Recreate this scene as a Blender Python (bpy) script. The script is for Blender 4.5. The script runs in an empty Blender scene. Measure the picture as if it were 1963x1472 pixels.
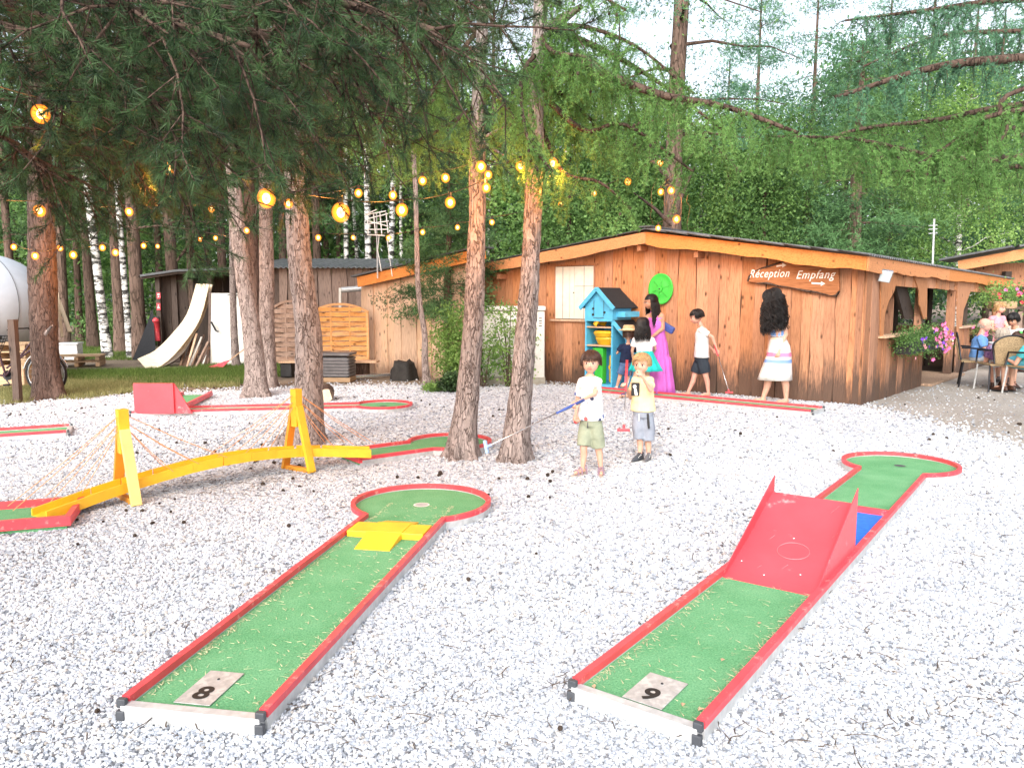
import bpy, math, random
import numpy as np
from mathutils import Vector, Matrix, noise
PI = math.pi
random.seed(7); RNG = np.random.default_rng(11)
SC = bpy.context.scene
COL = SC.collection
# ------------------------------------------------------------------ camera
FPX, CX, CY, CAMH = 1500.0, 981.5, 736.0, 1.53
TH = math.atan(166.0 / FPX)
cam_d = bpy.data.cameras.new('camera'); cam = bpy.data.objects.new('camera', cam_d); COL.objects.link(cam)
cam.location = (0, 0, CAMH); cam.rotation_euler = (PI / 2 - TH, 0, 0)
cam_d.sensor_width = 36.0; cam_d.lens = FPX / 1963.0 * 36.0
cam_d.clip_start = 0.05; cam_d.clip_end = 600
SC.camera = cam
# ------------------------------------------------------------------ light: pale overcast evening under trees
SUN_EL, SUN_AZ = math.radians(33), math.radians(196)
w = bpy.data.worlds.new('World'); SC.world = w; w.use_nodes = True
nt = w.node_tree; nt.nodes.clear()
sky = nt.nodes.new('ShaderNodeTexSky'); sky.sky_type = 'NISHITA'; sky.sun_disc = False
sky.sun_elevation = SUN_EL; sky.sun_rotation = SUN_AZ; sky.dust_density = 3.0; sky.air_density = 1.0
hs = nt.nodes.new('ShaderNodeHueSaturation'); hs.inputs['Saturation'].default_value = 0.42; hs.inputs['Value'].default_value = 1.35
bg = nt.nodes.new('ShaderNodeBackground'); bg.inputs['Strength'].default_value = 0.15
wo = nt.nodes.new('ShaderNodeOutputWorld')
nt.links.new(sky.outputs[0], hs.inputs['Color']); nt.links.new(hs.outputs[0], bg.inputs[0]); nt.links.new(bg.outputs[0], wo.inputs[0])
sd = bpy.data.lights.new('sun', 'SUN'); sd.energy = 1.35; sd.angle = math.radians(40); sd.color = (1.0, 0.985, 0.96)
so = bpy.data.objects.new('sun', sd); COL.objects.link(so)
# sun direction: azimuth measured like the sky texture (rotation about Z from +Y, clockwise seen from above)
sdir = Vector((math.sin(SUN_AZ) * math.cos(SUN_EL), math.cos(SUN_AZ) * math.cos(SUN_EL), math.sin(SUN_EL)))
so.rotation_euler = (-sdir).to_track_quat('-Z', 'Y').to_euler(); so.location = sdir * 30
SC.view_settings.view_transform = 'Standard'; SC.view_settings.look = 'None'
SC.view_settings.gamma = 1.0; SC.view_settings.use_curve_mapping = False
SC.view_settings.exposure = 0.93
try:
    SC.cycles.use_adaptive_sampling = True; SC.cycles.adaptive_threshold = 0.02
    SC.cycles.max_bounces = 6; SC.cycles.diffuse_bounces = 4; SC.cycles.transparent_max_bounces = 4
    SC.cycles.use_denoising = True
except Exception: pass

# ------------------------------------------------------------------ photo pixel -> place
_s, _c = math.sin(TH), math.cos(TH)
def ray(px, py):
    return Vector((px - CX, FPX * _c + (CY - py) * _s, -FPX * _s + (CY - py) * _c))
def gp(px, py, z=0.0):
    d = ray(px, py); t = (z - CAMH) / d.z
    return Vector((d.x * t, d.y * t, z))
def at(px, py, D):
    d = ray(px, py); t = D / d.y
    return Vector((d.x * t, D, CAMH + d.z * t))
def onplane(px, py, P0, dr):
    """point of the upright plane through P0 along dr seen at a pixel"""
    n = Vector((-dr.y, dr.x, 0)); d = ray(px, py); t = (n.x * P0.x + n.y * P0.y) / (n.dot(d))
    return Vector((d.x * t, d.y * t, CAMH + d.z * t))

# ------------------------------------------------------------------ bookkeeping
def tag(o, label=None, cat=None, group=None, kind=None):
    if label: o['label'] = label
    if cat: o['category'] = cat
    if group: o['group'] = group
    if kind: o['kind'] = kind
    return o
def empty(name, loc=(0, 0, 0), rz=0.0, label=None, cat=None, group=None):
    o = bpy.data.objects.new(name, None); COL.objects.link(o); o.location = loc; o.rotation_euler = (0, 0, rz)
    o.empty_display_size = 0.1
    return tag(o, label, cat, group)
_kids = {}
def link(name, me, parent=None, loc=None, rot=None):
    o = bpy.data.objects.new(name, me); COL.objects.link(o)
    if parent is not None:
        o.parent = parent; _kids.setdefault(parent.name, []).append(o)
    if loc is not None: o.location = loc
    if rot is not None: o.rotation_euler = rot
    return o
def dup(o, parent=None):
    c = o.copy(); COL.objects.link(c)
    if parent is not None:
        c.parent = parent; _kids.setdefault(parent.name, []).append(c)
    for k in list(_kids.get(o.name, [])): dup(k, c)
    return c

# ------------------------------------------------------------------ mesh builder
def frame_of(d):
    d = d.normalized(); up = Vector((0, 0, 1)) if abs(d.z) < 0.95 else Vector((1, 0, 0))
    a = d.cross(up).normalized(); b = a.cross(d).normalized()
    return a, b
class MB:
    def __init__(s): s.v = []; s.f = []; s.T = None
    def add(s, vs, fs):
        n = len(s.v)
        if s.T is not None: vs = [s.T @ Vector(q) for q in vs]
        s.v += [tuple(q) for q in vs]; s.f += [tuple(i + n for i in f) for f in fs]; return s
    def box(s, c, d, rot=None):
        M = Matrix.Translation(Vector(c)) @ (rot.to_4x4() if rot is not None else Matrix())
        vs = [M @ Vector((x * d[0] / 2, y * d[1] / 2, z * d[2] / 2)) for x in (-1, 1) for y in (-1, 1) for z in (-1, 1)]
        return s.add(vs, [(0, 1, 3, 2), (4, 6, 7, 5), (0, 4, 5, 1), (2, 3, 7, 6), (0, 2, 6, 4), (1, 5, 7, 3)])
    def beam(s, p, q, wd, ht, up=(0, 0, 1)):
        p = Vector(p); q = Vector(q); d = (q - p).normalized(); up = Vector(up)
        a = d.cross(up)
        if a.length < 1e-4: a = d.cross(Vector((1, 0, 0)))
        a.normalize(); b = a.cross(d).normalized(); vs = []
        for e in (p, q):
            for sx, sz in ((-1, -1), (1, -1), (1, 1), (-1, 1)): vs.append(e + a * sx * wd / 2 + b * sz * ht / 2)
        return s.add(vs, [(3, 2, 1, 0), (4, 5, 6, 7), (0, 1, 5, 4), (1, 2, 6, 5), (2, 3, 7, 6), (3, 0, 4, 7)])
    def tube(s, pts, r, n=8, cap=True, closed=False):
        pts = [Vector(p) for p in pts]; m = len(pts)
        if not hasattr(r, '__len__'): r = [r] * m
        vs = []; fs = []; a = None
        for i, p in enumerate(pts):
            if closed: d = pts[(i + 1) % m] - pts[i - 1]
            else: d = pts[min(i + 1, m - 1)] - pts[max(i - 1, 0)]
            if d.length < 1e-9: d = Vector((0, 0, 1))
            d.normalize()
            if a is None: a, b = frame_of(d)
            else:
                a = (a - d * a.dot(d))
                if a.length < 1e-6: a, b = frame_of(d)
                a.normalize(); b = a.cross(d)
            for k in range(n):
                t = 2 * PI * k / n; vs.append(p + (a * math.cos(t) + b * math.sin(t)) * r[i])
        rng = m if closed else m - 1
        for i in range(rng):
            j = (i + 1) % m
            for k in range(n):
                k2 = (k + 1) % n; fs.append((i * n + k, i * n + k2, j * n + k2, j * n + k))
        if cap and not closed:
            fs.append(tuple(range(n))); fs.append(tuple((m - 1) * n + k for k in reversed(range(n))))
        return s.add(vs, fs)
    def rings(s, rs, n=16, cap=True):
        """rs: list of (center, rx, ry[, rot]) horizontal-ish ellipses joined"""
        vs = []; fs = []
        for R in rs:
            c = Vector(R[0]); rot = R[3] if len(R) > 3 else 0
            for k in range(n):
                t = 2 * PI * k / n; x = R[1] * math.cos(t); y = R[2] * math.sin(t)
                vs.append(c + Vector((x * math.cos(rot) - y * math.sin(rot), x * math.sin(rot) + y * math.cos(rot), 0)))
        m = len(rs)
        for i in range(m - 1):
            for k in range(n):
                k2 = (k + 1) % n; fs.append((i * n + k, i * n + k2, (i + 1) * n + k2, (i + 1) * n + k))
        if cap: fs.append(tuple(reversed(range(n)))); fs.append(tuple((m - 1) * n + k for k in range(n)))
        return s.add(vs, fs)
    def ball(s, c, r, nu=12, nv=8, rot=None):
        if not hasattr(r, '__len__'): r = (r, r, r)
        c = Vector(c); vs = [Vector((0, 0, -r[2]))]; fs = []
        for j in range(1, nv):
            ph = -PI / 2 + PI * j / nv
            for k in range(nu):
                t = 2 * PI * k / nu
                vs.append(Vector((r[0] * math.cos(ph) * math.cos(t), r[1] * math.cos(ph) * math.sin(t), r[2] * math.sin(ph))))
        vs.append(Vector((0, 0, r[2])))
        if rot is not None: vs = [rot @ q for q in vs]
        vs = [q + c for q in vs]
        for k in range(nu):
            k2 = (k + 1) % nu; fs.append((0, 1 + k2, 1 + k)); L = 1 + (nv - 2) * nu; fs.append((L + k, L + k2, len(vs) - 1))
            for j in range(nv - 2):
                a = 1 + j * nu; fs.append((a + k, a + k2, a + nu + k2, a + nu + k))
        return s.add(vs, fs)
    def cap(s, p0, r0, p1, r1, n=12):
        """tapered capsule"""
        p0 = Vector(p0); p1 = Vector(p1); d = p1 - p0; L = d.length
        if L < 1e-6: return s.ball(p0, r0)
        d /= L; pts = []; rr = []
        for t in (-1, -.85, -.5): pts.append(p0 + d * r0 * t); rr.append(max(r0 * math.sqrt(max(0, 1 - t * t)), r0 * .05))
        pts.append(p0); rr.append(r0); pts.append(p1); rr.append(r1)
        for t in (.5, .85, 1): pts.append(p1 + d * r1 * t); rr.append(max(r1 * math.sqrt(max(0, 1 - t * t)), r1 * .05))
        return s.tube(pts, rr, n)
    def extrude(s, poly, z0, z1):
        n = len(poly); vs = [(p[0], p[1], z0) for p in poly] + [(p[0], p[1], z1) for p in poly]
        return s.add(vs, [tuple(reversed(range(n))), tuple(range(n, 2 * n))] + [(i, (i + 1) % n, n + (i + 1) % n, n + i) for i in range(n)])
    def build(s, name, mat, parent=None, smooth=False, loc=None, rot=None, world=False, bevel=0):
        """world=True: the vertices are world coordinates and the parent is an unrotated empty"""
        me = bpy.data.meshes.new(name); vs = s.v
        if world and parent is not None:
            L = parent.location; vs = [(a - L.x, b - L.y, c - L.z) for a, b, c in vs]
        me.from_pydata(vs, [], s.f)
        if mat: me.materials.append(mat)
        if smooth:
            me.polygons.foreach_set('use_smooth', [True] * len(me.polygons))
        me.update()
        o = link(name, me, parent, loc, rot)
        if bevel:
            b = o.modifiers.new('b', 'BEVEL'); b.width = bevel; b.segments = 2; b.limit_method = 'ANGLE'; b.angle_limit = math.radians(40)
        return o
def npmesh(name, V, F, mat, tint=None, smooth=False):
    """V (N,3) float, F (M,k) int; tint (N,) float stored per point"""
    me = bpy.data.meshes.new(name); V = np.asarray(V, np.float32); F = np.asarray(F, np.int32); k = F.shape[1]
    me.vertices.add(len(V)); me.vertices.foreach_set('co', V.ravel())
    me.loops.add(F.size); me.loops.foreach_set('vertex_index', F.ravel())
    me.polygons.add(len(F)); me.polygons.foreach_set('loop_start', np.arange(len(F), dtype=np.int32) * k)
    if smooth: me.polygons.foreach_set('use_smooth', np.ones(len(F), bool))
    if tint is not None:
        a = me.attributes.new('tint', 'FLOAT', 'POINT'); a.data.foreach_set('value', np.asarray(tint, np.float32))
    if mat: me.materials.append(mat)
    me.update(calc_edges=True); me.validate()
    return me

# ------------------------------------------------------------------ materials
def newmat(name):
    m = bpy.data.materials.new(name); m.use_nodes = True; n = m.node_tree; n.nodes.clear()
    out = n.nodes.new('ShaderNodeOutputMaterial'); b = n.nodes.new('ShaderNodeBsdfPrincipled')
    n.links.new(b.outputs[0], out.inputs[0]); return m, n, b
def col4(c): return (c[0], c[1], c[2], 1)
def N(n, t, **kw):
    x = n.nodes.new(t)
    for k, v in kw.items(): setattr(x, k, v)
    return x
def coords(n, kind='Object', scale=(1, 1, 1)):
    tc = N(n, 'ShaderNodeTexCoord'); mp = N(n, 'ShaderNodeMapping'); mp.inputs['Scale'].default_value = scale
    n.links.new(tc.outputs[kind], mp.inputs[0]); return mp.outputs[0]
def noi(n, vec, scale, detail=4, rough=.6):
    t = N(n, 'ShaderNodeTexNoise'); t.inputs['Scale'].default_value = scale; t.inputs['Detail'].default_value = detail
    t.inputs['Roughness'].default_value = rough; n.links.new(vec, t.inputs['Vector']); return t.outputs['Fac']
def ramp(n, fac, stops):
    r = N(n, 'ShaderNodeValToRGB'); el = r.color_ramp.elements
    while len(el) < len(stops): el.new(.5)
    for e, (p, c) in zip(el, stops): e.position = p; e.color = col4(c) if len(c) == 3 else c
    n.links.new(fac, r.inputs[0]); return r.outputs[0]
def mix(n, a, b, fac, mode='MIX'):
    x = N(n, 'ShaderNodeMix', data_type='RGBA', blend_type=mode)
    for sock, v in ((x.inputs[0], fac), (x.inputs[6], a), (x.inputs[7], b)):
        if isinstance(v, (int, float)): sock.default_value = v
        elif isinstance(v, tuple): sock.default_value = col4(v)
        else: n.links.new(v, sock)
    return x.outputs[2]
def bump(n, b, h, strength=.3, dist=.01):
    bp = N(n, 'ShaderNodeBump'); bp.inputs['Strength'].default_value = strength; bp.inputs['Distance'].default_value = dist
    n.links.new(h, bp.inputs['Height']); n.links.new(bp.outputs[0], b.inputs['Normal'])
def mth(n, op, a, b=0.0, clamp=False):
    x = N(n, 'ShaderNodeMath', operation=op); x.use_clamp = clamp
    for s_, v in ((x.inputs[0], a), (x.inputs[1], b)):
        if isinstance(v, (int, float)): s_.default_value = v
        else: n.links.new(v, s_)
    return x.outputs[0]
def plain(name, c, rough=.6, var=.12, scale=12, bs=.15, metal=0.0, spec=None, wear=None, wscale=25, wamt=.5, coord='Object'):
    """a colour with mottling, fine relief and optional worn patches of another colour"""
    m, n, b = newmat(name); v = coords(n, coord)
    f = noi(n, v, scale, 5)
    d = tuple(max(0, x * (1 - var * 1.6)) for x in c); l = tuple(min(1, x * (1 + var)) for x in c)
    colr = ramp(n, f, [(.3, d), (.7, l)])
    if wear:
        wf = ramp(n, noi(n, v, wscale, 8, .7), [(wamt, (0, 0, 0)), (min(.99, wamt + .08), (1, 1, 1))])
        colr = mix(n, colr, wear, wf)
    n.links.new(colr, b.inputs['Base Color']); b.inputs['Roughness'].default_value = rough; b.inputs['Metallic'].default_value = metal
    if spec is not None: b.inputs['Specular IOR Level'].default_value = spec
    if bs: bump(n, b, noi(n, v, scale * 6, 3), bs, .004)
    return m
def wood(name, c, dark, rough=.75, grey=None, knots=True, vary=.28, base_z=None, axis='z'):
    """boards: grain along an axis, knots, a shade of its own for every board"""
    m, n, b = newmat(name)
    sc = {'z': (9, 9, .9), 'x': (.9, 9, 9), 'y': (9, .9, 9)}[axis]
    oi = N(n, 'ShaderNodeObjectInfo')
    tc = N(n, 'ShaderNodeTexCoord'); ad = N(n, 'ShaderNodeVectorMath', operation='ADD'); cm = N(n, 'ShaderNodeCombineXYZ')
    r10 = mth(n, 'MULTIPLY', oi.outputs['Random'], 37.0)
    n.links.new(r10, cm.inputs[0]); n.links.new(r10, cm.inputs[2]); n.links.new(tc.outputs['Object'], ad.inputs[0]); n.links.new(cm.outputs[0], ad.inputs[1])
    mp = N(n, 'ShaderNodeMapping'); mp.inputs['Scale'].default_value = sc; n.links.new(ad.outputs[0], mp.inputs[0])
    g = noi(n, mp.outputs[0], 6, 6, .65)
    colr = ramp(n, g, [(.25, dark), (.5, c), (.8, tuple(min(1, x * 1.25) for x in c))])
    if knots:
        mp2 = N(n, 'ShaderNodeMapping'); mp2.inputs['Scale'].default_value = {'z': (7, 7, 3.2), 'x': (3.2, 7, 7), 'y': (7, 3.2, 7)}[axis]; n.links.new(ad.outputs[0], mp2.inputs[0])
        vo = N(n, 'ShaderNodeTexVoronoi'); vo.inputs['Scale'].default_value = 1.0; n.links.new(mp2.outputs[0], vo.inputs['Vector'])
        kf = ramp(n, vo.outputs['Distance'], [(.05, (1, 1, 1)), (.17, (0, 0, 0))])
        colr = mix(n, colr, tuple(x * .3 for x in dark), kf)
    hv = N(n, 'ShaderNodeHueSaturation'); n.links.new(colr, hv.inputs['Color'])
    n.links.new(mth(n, 'ADD', mth(n, 'MULTIPLY', oi.outputs['Random'], vary), 1 - vary * .55), hv.inputs['Value'])
    n.links.new(mth(n, 'ADD', mth(n, 'MULTIPLY', mth(n, 'FRACT', mth(n, 'MULTIPLY', oi.outputs['Random'], 7.3)), .15), .88), hv.inputs['Saturation'])
    colr = hv.outputs[0]
    if grey:   # weathered, splash-stained foot of the boards
        ge = N(n, 'ShaderNodeNewGeometry'); sx = N(n, 'ShaderNodeSeparateXYZ'); n.links.new(ge.outputs['Position'], sx.inputs[0])
        z2 = mth(n, 'ADD', sx.outputs[2], mth(n, 'MULTIPLY', mth(n, 'SUBTRACT', g, .5), .9))
        z3 = mth(n, 'ADD', z2, mth(n, 'MULTIPLY', mth(n, 'SUBTRACT', oi.outputs['Random'], .5), .35))
        gf = ramp(n, mth(n, 'DIVIDE', z3, base_z), [(.35, (1, 1, 1)), (1.0, (0, 0, 0))])
        colr = mix(n, colr, grey, mth(n, 'MULTIPLY', gf, .85))
    n.links.new(colr, b.inputs['Base Color']); b.inputs['Roughness'].default_value = rough
    b.inputs['Specular IOR Level'].default_value = .25
    bump(n, b, g, .5, .006); return m
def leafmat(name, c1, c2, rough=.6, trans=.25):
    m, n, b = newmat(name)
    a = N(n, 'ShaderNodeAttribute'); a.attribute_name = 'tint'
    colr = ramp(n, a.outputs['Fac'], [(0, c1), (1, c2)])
    n.links.new(colr, b.inputs['Base Color']); b.inputs['Roughness'].default_value = rough; b.inputs['Specular IOR Level'].default_value = .3
    tr = N(n, 'ShaderNodeBsdfTranslucent'); n.links.new(colr, tr.inputs[0]); mx = N(n, 'ShaderNodeMixShader'); mx.inputs[0].default_value = trans
    out = [x for x in n.nodes if x.type == 'OUTPUT_MATERIAL'][0]
    n.links.new(b.outputs[0], mx.inputs[1]); n.links.new(tr.outputs[0], mx.inputs[2]); n.links.new(mx.outputs[0], out.inputs[0])
    return m
def barkmat(name, light, dark, plate=9, stretch=.35, rough=.9):
    m, n, b = newmat(name); v = coords(n, 'Object', (1, 1, stretch))
    vo = N(n, 'ShaderNodeTexVoronoi', feature='DISTANCE_TO_EDGE'); vo.inputs['Scale'].default_value = plate * 2.2
    wv = N(n, 'ShaderNodeVectorMath', operation='ADD'); nz = N(n, 'ShaderNodeTexNoise'); nz.inputs['Scale'].default_value = plate; nz.inputs['Detail'].default_value = 3
    n.links.new(v, nz.inputs['Vector']); sc = N(n, 'ShaderNodeVectorMath', operation='SCALE'); sc.inputs['Scale'].default_value = .22
    n.links.new(nz.outputs['Color'], sc.inputs[0]); n.links.new(v, wv.inputs[0]); n.links.new(sc.outputs[0], wv.inputs[1]); n.links.new(wv.outputs[0], vo.inputs['Vector'])
    f1 = ramp(n, vo.outputs['Distance'], [(.0, (0, 0, 0)), (.11, (1, 1, 1))])
    f2 = noi(n, v, plate * 5, 6, .7)
    f1 = mth(n, 'MULTIPLY', mth(n, 'ADD', f1, ramp(n, noi(n, v, plate * 1.6, 4, .7), [(.46, (0, 0, 0)), (.62, (.7, .7, .7))])), 1.0, True)
    vc = N(n, 'ShaderNodeTexVoronoi'); vc.inputs['Scale'].default_value = plate * 2.2; n.links.new(wv.outputs[0], vc.inputs['Vector'])
    sep = N(n, 'ShaderNodeSeparateColor'); n.links.new(vc.outputs['Color'], sep.inputs[0])
    c = mix(n, ramp(n, f2, [(.3, tuple(x * .5 for x in light)), (.5, tuple(x * .85 for x in light)), (.72, tuple(min(1, x * 1.2) for x in light))]), tuple(x * .55 for x in light), mth(n, 'MULTIPLY', sep.outputs[0], .7))
    c = mix(n, dark, c, f1)
    c = mix(n, c, tuple(min(1, x * 1.7 + .05) for x in light), mth(n, 'MULTIPLY', ramp(n, noi(n, v, plate * 9, 2), [(.66, (0, 0, 0)), (.72, (1, 1, 1))]), .5))
    n.links.new(c, b.inputs['Base Color']); b.inputs['Roughness'].default_value = rough; b.inputs['Specular IOR Level'].default_value = .15
    h = mth(n, 'ADD', mth(n, 'MULTIPLY', f1, .8), mth(n, 'MULTIPLY', f2, .5)); bump(n, b, h, .9, .02); return m

M = {}
M['red'] = plain('red paint', (.70, .065, .085), .42, .14, 6, .12, wear=(.74, .24, .23), wscale=16, wamt=.57)
M['redramp'] = plain('red ramp paint', (.70, .07, .09), .38, .1, 3, .08, wear=(.78, .30, .30), wscale=5, wamt=.60)
M['steel'] = plain('galvanised steel', (.56, .57, .57), .42, .15, 18, .1, metal=.25)
M['capdark'] = plain('dark plastic cap', (.06, .065, .075), .5, .1, 20)
M['yellow'] = plain('yellow paint', (.88, .49, .025), .45, .08, 8, .08)
M['yelloworange'] = plain('orange yellow paint', (.80, .33, .03), .5, .08, 8, .08)
M['paleyellow'] = plain('pale yellow paint', (.9, .62, .22), .5, .08, 8, .08)
M['rope'] = plain('orange cord', (.75, .35, .15), .7, .1, 40)
M['blue'] = plain('blue felt', (.02, .17, .70), .85, .15, 30, .2)
M['white'] = plain('white paint', (.78, .77, .73), .5, .06, 10, .08)
M['dirtywhite'] = plain('worn white board', (.72, .70, .64), .6, .10, 3, .15, wear=(.35, .30, .24), wscale=5, wamt=.62)
M['black'] = plain('black plastic', (.02, .02, .022), .5, .2, 20)
M['blackmetal'] = plain('black metal', (.03, .03, .035), .35, .1, 20, metal=.6)
M['chrome'] = plain('bright metal', (.65, .66, .68), .25, .05, 20, metal=.9)
M['print'] = plain('black print', (.012, .012, .012), .6, .05, 20, 0)
M['roofing'] = plain('dark roof sheet', (.085, .09, .095), .6, .2, 8, .2)
M['corrugated'] = plain('grey corrugated roof', (.16, .165, .17), .55, .25, 5, .1)
M['cone'] = plain('pine cone brown', (.045, .028, .018), .8, .3, 60, .3)
M['twig'] = plain('twig brown', (.10, .07, .05), .85, .3, 40, .3)
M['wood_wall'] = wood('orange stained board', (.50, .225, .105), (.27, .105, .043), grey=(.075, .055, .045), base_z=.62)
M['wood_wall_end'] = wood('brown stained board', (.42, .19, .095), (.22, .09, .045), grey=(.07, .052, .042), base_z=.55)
M['fascia'] = wood('orange fascia board', (.62, .24, .07), (.40, .13, .035), knots=True, vary=.12, axis='x')
M['sign'] = wood('brown sign board', (.36, .15, .065), (.16, .05, .02), knots=False, vary=.05, axis='x')
M['wood_pale'] = wood('pale weathered board', (.60, .40, .26), (.40, .25, .16), grey=(.30, .20, .14), base_z=.35, vary=.3)
M['wood_old'] = wood('old grey brown board', (.21, .145, .115), (.07, .045, .035), vary=1.0)
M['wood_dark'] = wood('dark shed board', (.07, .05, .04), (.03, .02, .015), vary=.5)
M['wood_honey'] = wood('honey coloured slat', (.66, .33, .11), (.42, .19, .06), vary=.15, axis='x')
M['wood_greyslat'] = wood('grey brown slat', (.34, .23, .17), (.2, .13, .1), vary=.2, axis='x')
M['ply'] = wood('pale plywood', (.74, .62, .44), (.56, .44, .3), vary=.2, knots=False, axis='x')
M['pallet'] = wood('pallet wood', (.45, .30, .17), (.25, .16, .09), vary=.4, axis='x')
M['bark'] = barkmat('pine bark', (.44, .365, .335), (.10, .07, .06), 11, .26)
M['bark_red'] = barkmat('reddish pine bark', (.17, .115, .095), (.05, .035, .03), 9, .2)
M['bark_dark'] = barkmat('dark bark', (.13, .085, .065), (.03, .02, .015), 7, .3)
M['bark_far'] = barkmat('far pine trunk', (.20, .135, .105), (.05, .035, .025), 5, .22)
M['lime'] = plain('glossy green plastic', (.045, .50, .055), .35, .05, 6, 0)
M['yellowplastic'] = plain('yellow plastic', (.75, .45, .02), .4, .06, 6, 0)
M['cyan'] = plain('light blue paint', (.10, .50, .78), .5, .06, 10, .05)
M['felt_black'] = plain('black roofing felt', (.02, .022, .026), .9, .25, 60, .3)
# ================================================================== GROUND
def feltmat():
    m, n, b = newmat('green felt turf'); v = coords(n, 'Object')
    f = noi(n, v, 110, 4, .85); g = noi(n, v, 3.5, 5, .6)
    c = mix(n, ramp(n, f, [(.36, (.035, .15, .05)), (.64, (.26, .56, .29))]), ramp(n, g, [(.35, (.11, .34, .15)), (.7, (.23, .50, .27))]), .5)
    st = N(n, 'ShaderNodeTexNoise'); st.inputs['Scale'].default_value = 40; st.inputs['Detail'].default_value = 2
    n.links.new(coords(n, 'Object', (1, 6, 1)), st.inputs['Vector'])
    c = mix(n, c, (.35, .45, .20), mth(n, 'MULTIPLY', ramp(n, st.outputs['Fac'], [(.66, (0, 0, 0)), (.72, (1, 1, 1))]), .55))
    n.links.new(c, b.inputs['Base Color']); b.inputs['Roughness'].default_value = .95; b.inputs['Specular IOR Level'].default_value = .05
    bump(n, b, f, .8, .006); return m
M['felt'] = feltmat()
def earthmat(name, a, bcol, c2, specks=True):
    m, n, b = newmat(name); v = coords(n, 'Object')
    f = noi(n, v, .7, 6, .6); f2 = noi(n, v, 40, 5, .75)
    c = ramp(n, f, [(.35, a), (.65, bcol)]); c = mix(n, c, ramp(n, f2, [(.35, tuple(x * .45 for x in a)), (.65, c2)]), .5)
    if specks:
        vo = N(n, 'ShaderNodeTexVoronoi'); vo.inputs['Scale'].default_value = 11; n.links.new(v, vo.inputs['Vector'])
        c = mix(n, c, (.05, .035, .025), ramp(n, vo.outputs['Distance'], [(.10, (1, 1, 1)), (.16, (0, 0, 0))]))
    n.links.new(c, b.inputs['Base Color']); b.inputs['Roughness'].default_value = .95; bump(n, b, f2, .6, .02); return m
M['earth'] = earthmat('forest earth', (.17, .12, .08), (.30, .23, .16), (.36, .28, .2))
M['patio'] = earthmat('pale trodden grit', (.33, .285, .24), (.50, .46, .41), (.60, .55, .49), False)
M['gravelbase'] = earthmat('gravel bed', (.52, .53, .56), (.64, .65, .67), (.80, .81, .83), False)
def sheet(name, poly, z, mat):
    mb = MB(); mb.add([(p[0], p[1], z) for p in poly], [tuple(range(len(poly)))])
    o = mb.build(name, mat); tag(o, kind='structure'); return o
sheet('ground', [(-150, -60), (150, -60), (150, 220), (-150, 220)], -.012, M['earth'])
# gravel court outline (photo pixels -> place)
GRAV = [(-9, -2.5), (-9, 8.6)] + [tuple(gp(x, y)[:2]) for x, y in ((0, 778), (120, 768), (250, 757), (400, 752), (520, 746), (640, 741), (760, 739), (900, 745), (1040, 739), (1200, 746), (1440, 762), (1648, 779), (1740, 800), (1860, 836), (1963, 862))] + [(8.5, 5.0), (8.5, -2.5)]
sheet('gravel_court', GRAV, -.004, M['gravelbase'])
sheet('patio_ground', [tuple(gp(x, y)[:2]) for x, y in ((1963, 870), (1860, 838), (1740, 803), (1644, 781), (1700, 752), (1745, 735), (1800, 722))] + [(12, 22), (30, 30), (34, 4), (8.6, 5.1)], -.008, M['patio'])
def inpoly(P, poly):
    x, y = P[:, 0], P[:, 1]; c = np.zeros(len(P), bool); n = len(poly)
    for i in range(n):
        x1, y1 = poly[i]; x2, y2 = poly[i - 1]
        cond = ((y1 > y) != (y2 > y)); xi = (x2 - x1) * (y - y1) / ((y2 - y1) if abs(y2 - y1) > 1e-9 else 1e-9) + x1
        c ^= cond & (x < xi)
    return c
def pebblemat():
    m, n, b = newmat('pebbles'); oi = N(n, 'ShaderNodeObjectInfo')
    r = N(n, 'ShaderNodeValToRGB'); r.color_ramp.interpolation = 'CONSTANT'; el = r.color_ramp.elements
    st = [(0, (.17, .185, .21)), (.05, (.34, .37, .42)), (.22, (.46, .49, .54)), (.42, (.57, .60, .635)), (.64, (.67, .68, .70)), (.80, (.58, .58, .57)), (.93, (.45, .42, .385)), (.985, (.11, .10, .10))]
    while len(el) < len(st): el.new(.5)
    for e, (p, c) in zip(el, st): e.position = p; e.color = col4(c)
    n.links.new(oi.outputs['Random'], r.inputs[0])
    ge = N(n, 'ShaderNodeNewGeometry'); pf = noi(n, ge.outputs['Position'], .55, 5, .6); hv = mix(n, r.outputs[0], (.44, .47, .52), mth(n, 'MULTIPLY', ramp(n, pf, [(.44, (0, 0, 0)), (.68, (1, 1, 1))]), .5)); v = coords(n, 'Object'); c = mix(n, hv, (.35, .36, .38), mth(n, 'MULTIPLY', ramp(n, noi(n, v, 2.2, 3), [(.5, (0, 0, 0)), (.75, (1, 1, 1))]), .35))
    n.links.new(c, b.inputs['Base Color']); b.inputs['Roughness'].default_value = .8; b.inputs['Specular IOR Level'].default_value = .2; return m
M['pebble'] = pebblemat()
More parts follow.
